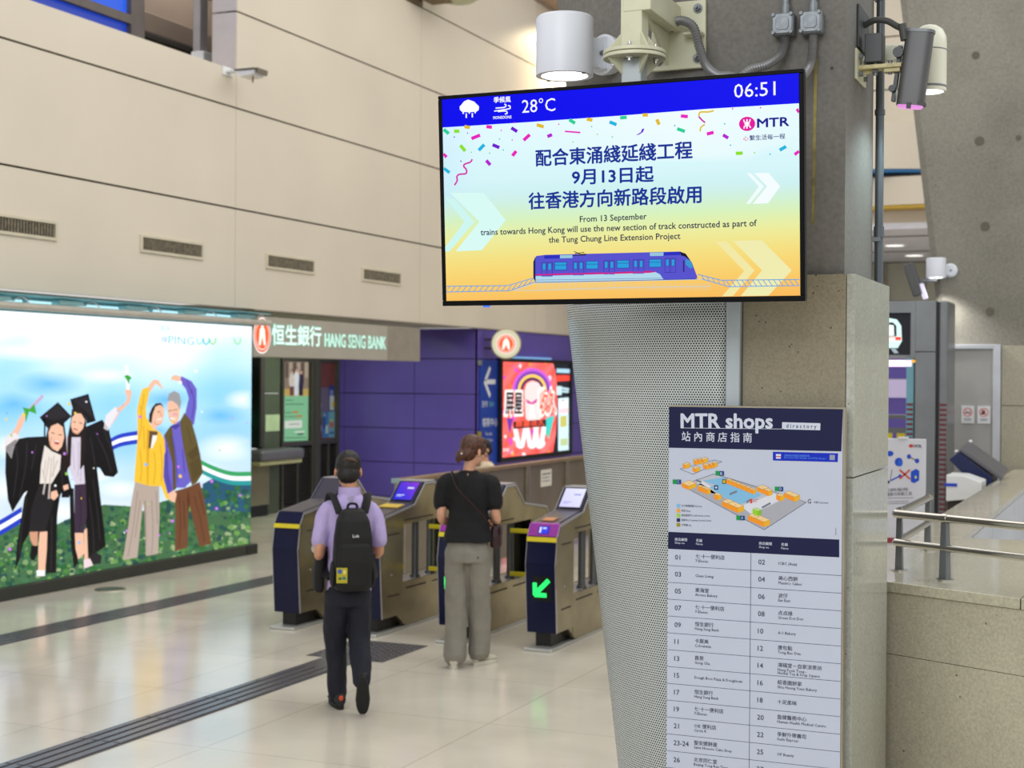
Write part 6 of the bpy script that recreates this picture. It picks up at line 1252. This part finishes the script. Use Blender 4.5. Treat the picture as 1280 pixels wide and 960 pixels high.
def shop(x, y, a, b, h, s=(0, .42), cols=(OT, OF, OS), l=5, f=D2):
    """little block: x, y front-left top corner; a along, b across (crop px)"""
    NSH[0] += 1; l = 5+NSH[0]*.12; ax_, ay_ = a, a*.42; bx_, by_ = b, -b*.36
    A.poly([f(x, y), f(x+ax_, y+ay_), f(x+ax_+bx_, y+ay_+by_), f(x+bx_, y+by_)], cols[0], l); A.poly([f(x, y), f(x+ax_, y+ay_), f(x+ax_, y+ay_+h), f(x, y+h)], cols[1], l); A.poly([f(x+ax_, y+ay_), f(x+ax_+bx_, y+ay_+by_), f(x+ax_+bx_, y+ay_+by_+h), f(x+ax_, y+ay_+h)], cols[2], l)
    A.stroke([f(x, y), f(x+ax_, y+ay_), f(x+ax_+bx_, y+ay_+by_), f(x+bx_, y+by_)], .22, (120, 90, 40), l+.05, True); A.ell(*f(x+(ax_+bx_)*.5, y+(ay_+by_)*.5), .45, .35, (80, 66, 50), l+.5, 8)
for q in ((102, 76, 50, 54, 28), (216, 96, 24, 20, 34), (240, 104, 24, 20, 34), (264, 114, 24, 20, 34), (332, 154, 30, 24, 32), (388, 206, 40, 46, 34), (428, 222, 76, 42, 36), (576, 306, 48, 46, 36), (624, 326, 66, 42, 36), (638, 104, 46, 40, 30), (684, 120, 38, 26, 34), (776, 160, 30, 28, 34), (834, 146, 72, 36, 34)): shop(*q)
for i in range(6): shop(420+i*33, 48+i*13.4, 30, 16, 30)
for q in ((110, 454, 20, 32, 26), (186, 424, 22, 20, 28), (212, 420, 22, 20, 28), (238, 416, 22, 30, 24), (180, 480, 22, 30, 26), (254, 456, 30, 20, 26), (290, 450, 28, 18, 26), (318, 444, 20, 20, 26)): shop(*q, f=D1)
shop(608, 262, 36, 26, 34, cols=((186, 226, 130), (150, 206, 50), (130, 190, 40)))
for x, y in ((38, 50), (344, -10), (766, 102), (492, 308)): A.poly([D2(x, y), D2(x+28, y+1), D2(x+28, y+33), D2(x, y+32)], (24, 150, 76), 10); A.poly([D2(x+29, y+1), D2(x+60, y+2), D2(x+60, y+34), D2(x+29, y+33)], (30, 66, 130), 10)
for (x, y), s in zip(((72, 76), (378, 18), (800, 128), (527, 334)), 'CBDA'): A.text(s, D2(x, y), D2(x+14, y), D2(x, y-20), (200, 214, 236), 11)
A.rect(*D2(334, 92), *D2(362, 124), (36, 42, 84), 7); A.rect(*D2(391, 50), *D2(419, 82), (60, 56, 20), 7); A.rect(*D2(396, 55), *D2(414, 77), (200, 180, 40), 7.5); A.ell(*D2(348, 108), 1.4, 1.6, (206, 210, 226), 7.5, 10)
A.poly([D2(590, 190), D2(606, 188), D2(606, 220), D2(592, 222)], (220, 70, 60), 7); A.stroke([D2(612, 200), D2(646, 192)], .7, (220, 90, 80), 7); A.stroke([D2(612, 212), D2(640, 208)], .7, (220, 90, 80), 7)
for p in ([(206, 56), (240, 70)], [(446, 156), (494, 136)], [(676, 252), (734, 220)], [(566, 214), (590, 196)]): A.stroke([D2(*p[0]), D2(*p[1])], 2.4, (120, 124, 138), 6)
A.text('G', D2(1000, 222), D2(1024, 223), D2(1000, 190), TXC, 6); A.text('大堂 Concourse', D2(1044, 221), D2(1146, 225), D2(1044, 206), TXC, 6)
for y, c, s, x1 in ((238, BLA, '已付車費範圍 Paid area', 246), (272, (240, 160, 60), '商店 Shop', 164), (306, (150, 210, 50), '自助服務中心 Self service corner', 304), (340, (40, 46, 90), '客務中心 Customer Service Centre', 312), (374, (150, 140, 30), '升降機 Lift', 170)):
    A.rect(*D2(66, y-12), *D2(91, y+13), c, 4); A.text(s, D2(101, y+8), D2(x1, y+12), D2(101, y-8), TXC, 4)
A.stroke([D2(1200, 396), D2(1200, 448)], .8, (140, 142, 160), 4)
A.poly([D2(6, 424), D2(1224, 480), D2(1224, 606), D2(4, 545)], NV, 3)
for x, y, s, x1 in ((53, 488, '商店編號', 142), (204, 495, '名稱', 248), (653, 517, '商店編號', 746), (811, 524, '名稱', 858)): A.text(s, D2(x, y), D2(x1, y+4), D2(x, y-22), PW, 4, .008)
for x, y, s, x1 in ((53, 508, 'Shop no.', 126), (204, 516, 'Name', 252), (653, 539, 'Shop no.', 726), (811, 547, 'Name', 862)): A.text(s, D2(x, y), D2(x1, y+4), D2(x, y-15), PW, 4)
# the list
zl = hd(*D3(60, 90))[1]; z12 = hd(*D3(55, 953))[1]; dz = (zl-z12)/12; xm = hd(*D3(410, 300))[0]
rowsL = [('01', '七·十一便利店', '7-Eleven'), ('03', '', 'Clean Living'), ('05', '東海堂', 'Arome Bakery'), ('07', '七·十一便利店', '7-Eleven'), ('09', '恒生銀行', 'Hang Seng Bank'), ('11', '卡萊美', 'Colourmix'), ('13', '貢茶', 'Gong Cha'), ('15', '', 'Dough Bros Pizza & Doughnuts'), ('17', '恒生銀行', 'Hang Seng Bank'), ('19', '七·十一便利店', '7-Eleven'), ('21', 'OK 便利店', 'Circle K'), ('23-24', '聖安娜餅屋', 'Saint Honore Cake Shop'), ('26', '北京同仁堂', 'Beijing Tong Ren Tang')]
rowsR = [('02', '', 'ICBC (Asia)'), ('04', '美心西餅', "Maxim's Cakes"), ('06', '波仔', 'Eat East'), ('08', '点点綠', 'Green Dot Dot'), ('10', '', 'A-1 Bakery'), ('12', '唐包點', 'Tong Bao Dim'), ('14', '鴻福堂－自家涼茶坊', 'Hung Fook Tong -|Herbal Tea & Soup Square'), ('16', '紹香園餅家', 'Shiu Heung Yuen Bakery'), ('18', '十足風味', ''), ('20', '盈健醫務中心', 'Human Health Medical Centre'), ('22', '爭鮮外帶壽司', 'Sushi Express'), ('25', '', 'OP Beauty'), ('27', '', '')]
h_ = A.h; A.h = None
A.stroke([(xm, zl+dz), (xm, DBOT+.05)], .0016, LNC, 3)
for i in range(13): A.stroke([(0, zl-i*dz), (.593, zl-i*dz)], .0013, LNC, 3)
for x0_, rows in ((0, rowsL), (xm, rowsR)):
    for i, (n_, c_, e_) in enumerate(rows):
        zt = zl+dz-i*dz; nx, tx_ = (.026, .098) if x0_ == 0 else (xm+.026, xm+.094)
        A.label(n_, nx, zt-.036, .0165, TXC, 4, .004, 2)
        es_ = e_.split('|')
        if c_ and e_:
            A.label(c_, tx_, zt-.0265, .0145, TXC, 4, .003); A.label(es_[0], tx_, zt-.0405, .0092, TXC, 4, .004)
            if len(es_) > 1: A.label(es_[1], tx_, zt-.0515, .0092, TXC, 4, .004)
        elif c_: A.label(c_, tx_, zt-.034, .0145, TXC, 4, .003)
        elif e_: A.label(e_, tx_, zt-.0335, .0092, TXC, 4, .004)
A.h = h_; A.build('directory_print', artmat('directory_print', 0, .42, .2), t)
# ================================================================== right side: parapet, handrail, strut, portal
PZ = 1.30
fl_, fr_ = Vector((-1.25, 6.003, 0)), Vector((2.2, 4.34, 0)); dr = (fr_-fl_).normalized(); nr = Vector((dr.y, -dr.x, 0))
def along(s, z, off=0): p = fl_+dr*s+nr*off; return (p.x, p.y, z)
mb = MB(); SL = 1.05
for i in range(4):
    for z0, z1 in ((0, .62), (.624, 1.095), (1.099, 1.262)) if False else ((0, .52), (.522, 1.02), (1.022, 1.258)):
        s0, s1 = -.05+i*SL+.002, -.05+(i+1)*SL-.002; a, b_ = along(s0, z0), along(s1, z0); c, d = along(s1, z0, -.04), along(s0, z0, -.04)
        mb.prism([a, b_, c, d], (0, 0, z1-z0))
struct('wall_right', mb, LIMEW, smooth=0, bev=.001)
mb = MB().prism([along(-.3, 0, -.042), along(3.5, 0, -.042), (2.2, 7.65, 0), (-.90, 7.65, 0), (-.90, 13.9, 0), (-1.11, 13.9, 0), (-1.11, 6.1, 0)], (0, 0, 1.258))
struct('wall_right_core', mb, LIMEW, smooth=0)
CAP = stone('cap_limestone', (198, 192, 170), (150, 140, 116), .12, 1.6, 9, .05, .07, 70)
mb = MB()
cap_pts = [along(-.3, PZ, .012), along(.92, PZ, .012), (-.30, 7.66, PZ), (-.857, 7.66, PZ), (-1.122, 7.66, PZ), (-1.122, 6.05, PZ)]
mb.prism(cap_pts, (0, 0, -.04)); mb.prism([along(.924, PZ, .012), along(3.5, PZ, .012), (2.2, 7.66, PZ), (-.296, 7.66, PZ)], (0, 0, -.04))
for i in range(4): mb.prism([(-1.122, 7.664+i*1.57, PZ), (-.857, 7.664+i*1.57, PZ), (-.857, 9.230+i*1.57, PZ), (-1.122, 9.230+i*1.57, PZ)], (0, 0, -.04))
struct('trim_5', mb, CAP, smooth=0, bev=.003)
# pale glass lining of the stair void beyond the parapet
VG = mat('void_panel', (196, 198, 202), .3, var=.05, scale=1.5)
mb = MB()
for i in range(4): mb.box(-.90, -.86, 7.67+i*1.55, 9.21+i*1.55, -.2, 1.255)
struct('wall_void_left', mb, VG, smooth=0)
struct('wall_void_far', MB().box(-.86, 2.4, 13.9, 13.97, -.2, 1.25), VG, smooth=0)
struct('floor_void', MB().box(-.86, 2.4, 7.66, 13.9, .45, .5), mat('void_floor', (206, 208, 212), .4, var=.04), smooth=0)
props(obj('void_post', MB().cyl((-.62, 9.3, .5), (-.62, 9.3, 1.28), .028, n=16).cyl((-.54, 9.5, .5), (-.54, 9.5, 1.26), .022, n=16).box(-.70, -.46, 9.2, 9.6, .5, .512), GREYM), 'grey twin posts standing in the void beyond the stone parapet', 'posts')
# stainless handrail
t = thing('handrail', 'stainless steel two-rail handrail standing on the stone parapet', 'handrail', (-.94, 6.1, PZ))
SS = mat('stainless_tube', (206, 204, 198), .16, 1.0, var=.03)
K0, K1, KR = Vector((-.941, 6.10, 1.54)), Vector((1.6, 4.52, 1.54)), Vector((-.935, 7.05, 1.54))
obj('top_rail', MB().tube([K1, K0+(K1-K0).normalized()*.0, K0], .0165, 16).tube([K0, KR], .0165, 16).ell(K0, (.0167,)*3, 14, 8).ell(KR, (.0167,)*3, 14, 8), SS, t)
M0, M1, MR_ = Vector((-.941, 6.10, 1.425)), Vector((1.6, 4.52, 1.425)), Vector((-.935, 7.05, 1.425))
obj('middle_rail', MB().tube([M1, M0], .0145, 16).tube([M0, MR_], .0145, 16).ell(M0, (.0147,)*3, 14, 8), SS, t)
dk_ = (K1-K0).normalized()
for p, d_ in ((K0+Vector((.0, .10, 0)), Vector((0, 1, 0))), (K0+dk_*.245, dk_), (KR-Vector((0, .06, 0)), Vector((0, 1, 0))), (K0+dk_*1.25, dk_)):
    e = Vector((-d_.y, d_.x, 0)); w0, w1 = .019, .014; bp_ = Vector((p.x, p.y, PZ))
    obj('post', MB().loft([[bp_+d_*w0*i+e*w0*.8*j for i, j in ((-1, -1), (1, -1), (1, 1), (-1, 1))], [bp_+Vector((0, 0, .225))+d_*w1*i+e*w1*.8*j for i, j in ((-1, -1), (1, -1), (1, 1), (-1, 1))]]), GREYM, t, smooth=0, bev=.003)
    obj('post_foot', MB().cyl(bp_, bp_+Vector((0, 0, .006)), .036, n=24), SS, t); obj('rail_collar', MB().cyl(bp_+Vector((0, 0, .24))-d_*.012, bp_+Vector((0, 0, .24))+d_*.012, .019, n=16), SS, t)
# sloping concrete strut and its foot
t = thing('concrete_strut', 'huge pale concrete strut tapering downwards at the right edge', 'strut', (-.2, 14.6, 2.4))
mb = MB(); sec = lambda z: [(-1.78-(z-2.4)*.1235, 14.12, z), (-1.72-(z-2.4)*.1235, 14.08, z), (1.5+(z-2.4)*.12, 14.08, z), (1.5+(z-2.4)*.12, 15.2, z), (-1.78-(z-2.4)*.1235, 15.2, z)]
obj('shaft', mb.loft([sec(z) for z in (0, 1, 2.4, 3.5, 5, 7, 9)]), CONCR, t, smooth=0)
for x, z, r in ((-1.495, 5.04, .034), (-1.456, 4.26, .042), (-1.40, 3.485, .04), (-1.352, 2.71, .04), (-1.12, 4.27, .024)): obj('tie_hole', MB().cyl((x, 14.074, z), (x, 14.083, z), r, n=12), mat('tie_hole_dark', (100, 96, 84), .9), t)
t = thing('limestone_block', 'pale limestone block at the foot of the big concrete strut', 'plinth', (.2, 14, 1.2))
mb = MB()
for i in range(2):
    for z0, z1 in ((0, 1.25), (1.255, 1.86), (1.865, 2.40)): mb.box(-1.24+i*1.4, .155+i*1.4, 13.98, 14.075, z0, z1)
obj('block', mb, stone('foot_limestone', (172, 166, 148), (130, 120, 100), .4, 1.4, 6, .05, .08, 60), t, smooth=0, bev=.003)
t = thing('access_panel', 'flat grey metal panel in a pale frame beside the limestone block', 'panel', (-1.48, 13.97, 0))
obj('sheet', MB().box(-1.72, -1.31, 13.96, 14.075, 0, 2.37), mat('panel_grey', (166, 166, 164), .5, var=.03), t, smooth=0)
obj('frame', MB().box(-1.31, -1.245, 13.94, 14.075, 0, 2.41).box(-1.74, -1.31, 13.94, 14.075, 2.37, 2.41), mat('panel_frame', (196, 200, 208), .4), t, smooth=0, bev=.004)
for lab, x, kind in (('small white no smoking notice on the grey panel, left of the pair', -1.525, 0), ('small white prohibition notice with a dark figure on the grey panel, right of the pair', -1.385, 1)):
    t = thing('prohibition_notice', lab, 'notice', (x, 13.955, 1.76), 0, 'prohibition notices on the grey panel')
    obj('plate', MB().box(x-.055, x+.055, 13.952, 13.96, 1.70, 1.855), WHITE, t, smooth=0)
    A = Art((x, 13.9515, 1.80), (1, 0, 0), (0, 0, 1), (0, -1, 0), None, .0006); A.rect(-.052, -.097, .052, .052, (222, 224, 230), 0)
    if kind: A.ell(-.004, .004, .016, .017, (30, 30, 40), 1, 14); A.rect(-.026, -.018, .012, -.006, (30, 30, 40), 1)
    else: A.rect(-.028, -.010, .022, -.002, (40, 50, 90), 1); A.stroke([(.024, .0), (.014, .014)], .005, (120, 120, 130), 1)
    R_ = (226, 90, 76); pts = [(.036*math.cos(2*PI*i/24), .036*math.sin(2*PI*i/24)) for i in range(24)]; A.stroke(pts, .007, R_, 2, True); A.stroke([(-.025, .025), (.025, -.025)], .006, R_, 2)
    for z in (-.058, -.066, -.076): A.stroke([(-.032, z), (.032, z)], .004, (130, 132, 140), 1)
    A.build('print', artmat('notice_print', 0, .5), t)
cyl_lamp('strut_lamp', 'small white cylinder lamp on the pale concrete strut, shining down it', (-1.80, 13.86, 3.10), .088, .18, (-1.70, 14.07, 3.09), (0, -1, 0), 55)
t = thing('slab_fixture', 'small dark tilted fixture beside the white lamp on the pale strut', 'fixture', (-2.02, 13.9, 3.0))
ax_z = Vector((-.30, 0, .95)).normalized(); ax_x = Vector((.95, 0, .30)).normalized(); fc = Vector((-2.0, 13.88, 3.0))
obj('body', MB().obox(fc, ax_x*.045, (0, .05, 0), ax_z*.155), FG, t, smooth=0, bev=.01); obj('lens', MB().obox(fc-ax_z*.13+ax_x*.05, ax_x*.02, (0, .045, 0), ax_z*.07), glow('fixture_lens', (230, 222, 250), 1.0, False), t, smooth=0, bev=.006)
obj('bracket', MB().box(-1.98, -1.80, 13.9, 14.09, 2.985, 3.01), GREYM, t, smooth=0)
# steel portal with the lit train sign
t = thing('steel_portal', 'grey steel portal with striped posts and a lit train sign, left of the strut', 'portal', (-1.8, 12.6, 0)); y0p = 13.0
PORT = mat('portal_grey', (128, 132, 136), .3, .6, var=.05)
obj('side_post', MB().box(-1.855, -1.685, y0p, y0p+.5, 0, 2.322).box(-1.855, -1.685, y0p, y0p+.5, 2.328, 2.76), PORT, t, smooth=0, bev=.003)
obj('side_post', MB().box(-1.662, -1.585, y0p, y0p+.5, 0, 2.76), PORT, t, smooth=0, bev=.02, bseg=3); obj('side_post', MB().box(-3.2, -3.0, y0p, y0p+.5, 0, 2.76), PORT, t, smooth=0)
obj('dark_joint', MB().box(-1.688, -1.66, y0p+.01, y0p+.49, 0, 2.75).box(-1.862, -1.853, y0p+.01, y0p+.49, 0, 2.75), BLACK, t, smooth=0)
obj('inner_post', MB().box(-1.93, -1.868, y0p+.02, y0p+.48, 0, 2.27), mat('portal_teal_reflect', (110, 160, 176), .3, .4), t, smooth=0)  # grey steel post coloured cyan for teal light reflected in it
obj('header', MB().box(-3.0, -1.855, y0p, y0p+.5, 2.66, 2.76).box(-1.89, -1.855, y0p, y0p+.5, 2.27, 2.66).box(-3.0, -1.89, y0p+.06, y0p+.5, 2.27, 2.66), PORT, t, smooth=0)
RED = mat('stripe_maroon', (112, 40, 50), .5); mb = MB()
for i in range(24): mb.box(-1.650, -1.592, y0p-.003, y0p+.001, .90+i*.042, .92+i*.042)
obj('warning_stripes', mb, RED, t, smooth=0); mb = MB()
for i in range(24): mb.box(-1.925, -1.872, y0p+.016, y0p+.021, .90+i*.042, .92+i*.042)
obj('warning_stripes', mb, RED, t, smooth=0)
A = Art((-2.45, y0p-.004+.06, 2.30), (1, 0, 0), (0, 0, 1), (0, -1, 0), None, .0015); A.rect(-.1, -.0, .545, .36, (8, 10, 22), 0)
CWH = (214, 250, 244); A.poly([(.06, .06), (.44, .06), (.475, .12), (.468, .25), (.43, .305), (.36, .318), (.14, .318), (.07, .305), (.032, .25), (.025, .12)], CWH, 1); A.poly([(.08, .16), (.43, .16), (.428, .25), (.40, .28), (.10, .28), (.07, .25)], (8, 14, 22), 2)
A.poly([(.335, .165), (.41, .165), (.405, .255), (.345, .262)], (240, 255, 252), 3); A.poly([(.10, .165), (.19, .165), (.18, .262), (.105, .255)], (240, 255, 252), 3); A.poly([(.03, .125), (.47, .125), (.465, .155), (.035, .155)], (250, 70, 50), 2); A.rect(.36, .12, .42, .15, (250, 240, 236), 3); A.rect(.08, .12, .14, .15, (250, 240, 236), 3)
A.poly([(.38, .055), (.42, .055), (.45, .015), (.41, .015)], (150, 170, 176), 1)
A.build('train_sign', artmat('train_sign_glow', 1.2), t)
obj('pink_tube', MB().box(-3.0, -1.885, y0p+.02, y0p+.05, 2.20, 2.255), glow('pink_tube', (255, 226, 250), 1.8), t, smooth=0); obj('amber_lamp', MB().ell((-1.868, y0p-.006, 2.245), (.018, .01, .013), 12, 8), glow('amber', (255, 176, 20), 1.2, False), t)
# poster board, tilted navy machine, white machine, far odds and ends
t = thing('notice_board', 'white free-standing board with blue pictures and a red cross before the portal', 'notice board', (-1.62, 10.2, .6))
obj('board', MB().box(-1.95, -1.382, 10.2, 10.23, .62, 1.688), mat('board_paper', (214, 216, 228), .5, var=.02), t, smooth=0, bev=.004); obj('red_base_strip', MB().box(-1.95, -1.382, 10.194, 10.2, .985, 1.02), mat('strip_red', (150, 50, 60), .5), t, smooth=0)
obj('stand', MB().box(-1.94, -1.40, 10.15, 10.45, 0, .04).box(-1.7, -1.66, 10.22, 10.26, .04, .62), GREYM, t, smooth=0); obj('clip', MB().box(-1.56, -1.50, 10.19, 10.24, 1.688, 1.70), WHITE, t, smooth=0)
hb = homography([(1108, 548.5), (1157.5, 552), (1150, 675), (1101, 674)], [(-1.64, 1.688), (-1.38, 1.675), (-1.414, 1.014), (-1.672, 1.001)])
G5 = lambda x, y: (1100+x/4.8, 460+y/4.8)
A = Art((0, 10.1995, 0), (1, 0, 0), (0, 0, 1), (0, -1, 0), hb, .0006); BB = (24, 80, 206); A.clip = (-1.945, -1.386, .63, 1.685)
A.ell(*G5(186, 470), 3, 2.2, (200, 60, 60), 1, 14); A.text('MTR', G5(204, 480), G5(248, 482), G5(204, 462), (70, 72, 100), 1, .03)
A.ell(*G5(112, 565), 5, 5.4, BB, 1, 18); A.ell(*G5(122, 570), 3, 4.4, (40, 100, 220), 2, 14); A.ell(*G5(60, 515), 4.4, 3.4, BB, 1, 14); A.ell(*G5(173, 533), 2.6, 3, BB, 1, 14); A.ell(*G5(222, 559), 2.8, 3, BB, 1, 14); A.stroke([G5(178, 536), G5(216, 556)], 1.4, (110, 112, 130), 1)
A.stroke([G5(118, 612), G5(180, 666)], 2.0, (216, 70, 50), 3); A.stroke([G5(178, 612), G5(120, 664)], 2.0, (216, 70, 50), 3); A.poly([G5(184, 622), G5(216, 606), G5(236, 618), G5(234, 676), G5(204, 692), G5(184, 682)], BB, 1); A.ell(*G5(214, 656), 1.4, 1.8, (226, 220, 120), 2, 10)
A.stroke([G5(62, 676), G5(116, 650)], 1.8, BB, 1); A.ell(*G5(50, 684), 1.8, 2.2, (60, 64, 90), 1, 12); A.stroke([G5(62, 676), G5(72, 610)], .8, (80, 82, 110), 1); A.ell(*G5(120, 648), 2, 2, BB, 1, 12)
A.text('可攜帶', G5(40, 742), G5(100, 740), G5(40, 722), (70, 70, 96), 1); A.text('服務', G5(104, 740), G5(170, 738), G5(104, 720), (70, 70, 96), 1); A.text('電動可移動工具', G5(40, 768), G5(192, 764), G5(40, 746), (70, 70, 96), 1)
for y in (780, 800, 812): A.stroke([G5(48, y), G5(200 if y == 780 else 170, y-2)], .7, (120, 120, 140), 1)
A.build('print', artmat('board_print', 0, .5), t)
t = thing('tilted_machine', 'navy and grey slanting machine leaning behind the stone parapet', 'machine', (-1.3, 12.4, 0))
NVM = mat('machine_navy', (24, 36, 84), .35); GTM = mat('machine_top', (104, 104, 112), .4, .2)
pr_ = [(-1.60, 1.30), (-1.50, 1.555), (-1.44, 1.585), (-1.05, 1.36), (-1.05, 1.0), (-1.30, 1.0)]
obj('body', MB().prism([(x, 12.2, z) for x, z in [(-1.475, 1.455), (-1.395, 1.525), (-1.14, 1.33), (-1.14, .9), (-1.30, .9), (-1.30, 1.28)]], (0, .4, 0)), NVM, t, smooth=0, bev=.01)
obj('sloping_top', MB().prism([(-1.395, 12.19, 1.53), (-1.38, 12.19, 1.55), (-1.065, 12.19, 1.33), (-1.075, 12.19, 1.305)], (0, .5, .045)), GTM, t, smooth=0, bev=.004)
obj('foot', MB().box(-1.28, -1.16, 12.25, 12.55, 0, .9), BLACK, t, smooth=0)
for y, x, z in ((12.24, -1.42, 1.52), (12.66, -1.36, 1.585)): obj('white_tip', MB().ell((x, y, z), (.016, .016, .014), 10, 6), WHITE, t)
t = thing('white_machine', 'low white box with a blue stripe on a dark grille stand behind the parapet', 'machine', (-1.3, 11.7, 0))
obj('top_box', MB().prism([(-1.42, 11.6, 1.17), (-1.42, 11.6, 1.372), (-1.29, 11.6, 1.368), (-1.165, 11.6, 1.325), (-1.165, 11.6, 1.20)], (0, .35, 0)), WHITE, t, smooth=0, bev=.008); obj('blue_stripe', MB().box(-1.43, -1.34, 11.594, 11.602, 1.285, 1.308), mat('stripe_blue', (40, 70, 200), .4), t, smooth=0)
obj('grille_stand', MB().box(-1.41, -1.17, 11.62, 11.92, 0, 1.17), mat('grille_dark', (50, 42, 36), .6), t, smooth=0)
for i in range(8): obj('grille_bar', MB().box(-1.40, -1.18, 11.61, 11.622, .62+i*.066, .64+i*.066), BROWN, t, smooth=0)
# glimpse through the portal: purple wall, blue tube, yellow barred rack
mb = MB()
for z0, z1 in ((0, .7), (.71, 1.4), (1.41, 2.1), (2.11, 2.9)): mb.box(-5.2, -2.4, 20.0, 20.06, z0, z1)
struct('wall_portal', mb, PURPLE, smooth=0)
props(obj('blue_tube', MB().cyl((-3.6, 19.96, 2.44), (-2.75, 19.96, 2.44), .05, n=12), glow('blue_tube_glow', (150, 180, 255), 1.6)), 'short blue-white light tube seen through the steel portal', 'light')
props(obj('wall_poster', MB().box(-3.3, -2.95, 19.97, 19.99, 1.86, 2.1), glow('poster_pale', (206, 190, 226), .7, False), smooth=0), 'small pale lit poster on the purple wall seen through the portal', 'poster')
t = thing('barred_rack', 'grey rack with yellow bars seen through the steel portal', 'rack', (-2.75, 16.8, 0))
obj('frame', MB().box(-3.2, -2.35, 16.8, 16.86, 1.50, 1.56).box(-3.2, -2.35, 16.8, 16.86, 0, .1).box(-2.40, -2.35, 16.8, 16.86, .1, 1.5).box(-3.2, -2.35, 16.84, 17.2, 1.66, 1.70), GREYM, t, smooth=0); mb = MB()
for i in range(6): mb.box(-3.15+i*.14, -3.06+i*.14, 16.8, 16.84, .1, 1.5)
obj('yellow_bar', mb, YELL, t, smooth=0); obj('green_block', MB().box(-3.0, -2.92, 16.8, 17.0, 1.70, 2.1), mat('block_green', (20, 110, 60), .4), t, smooth=0)
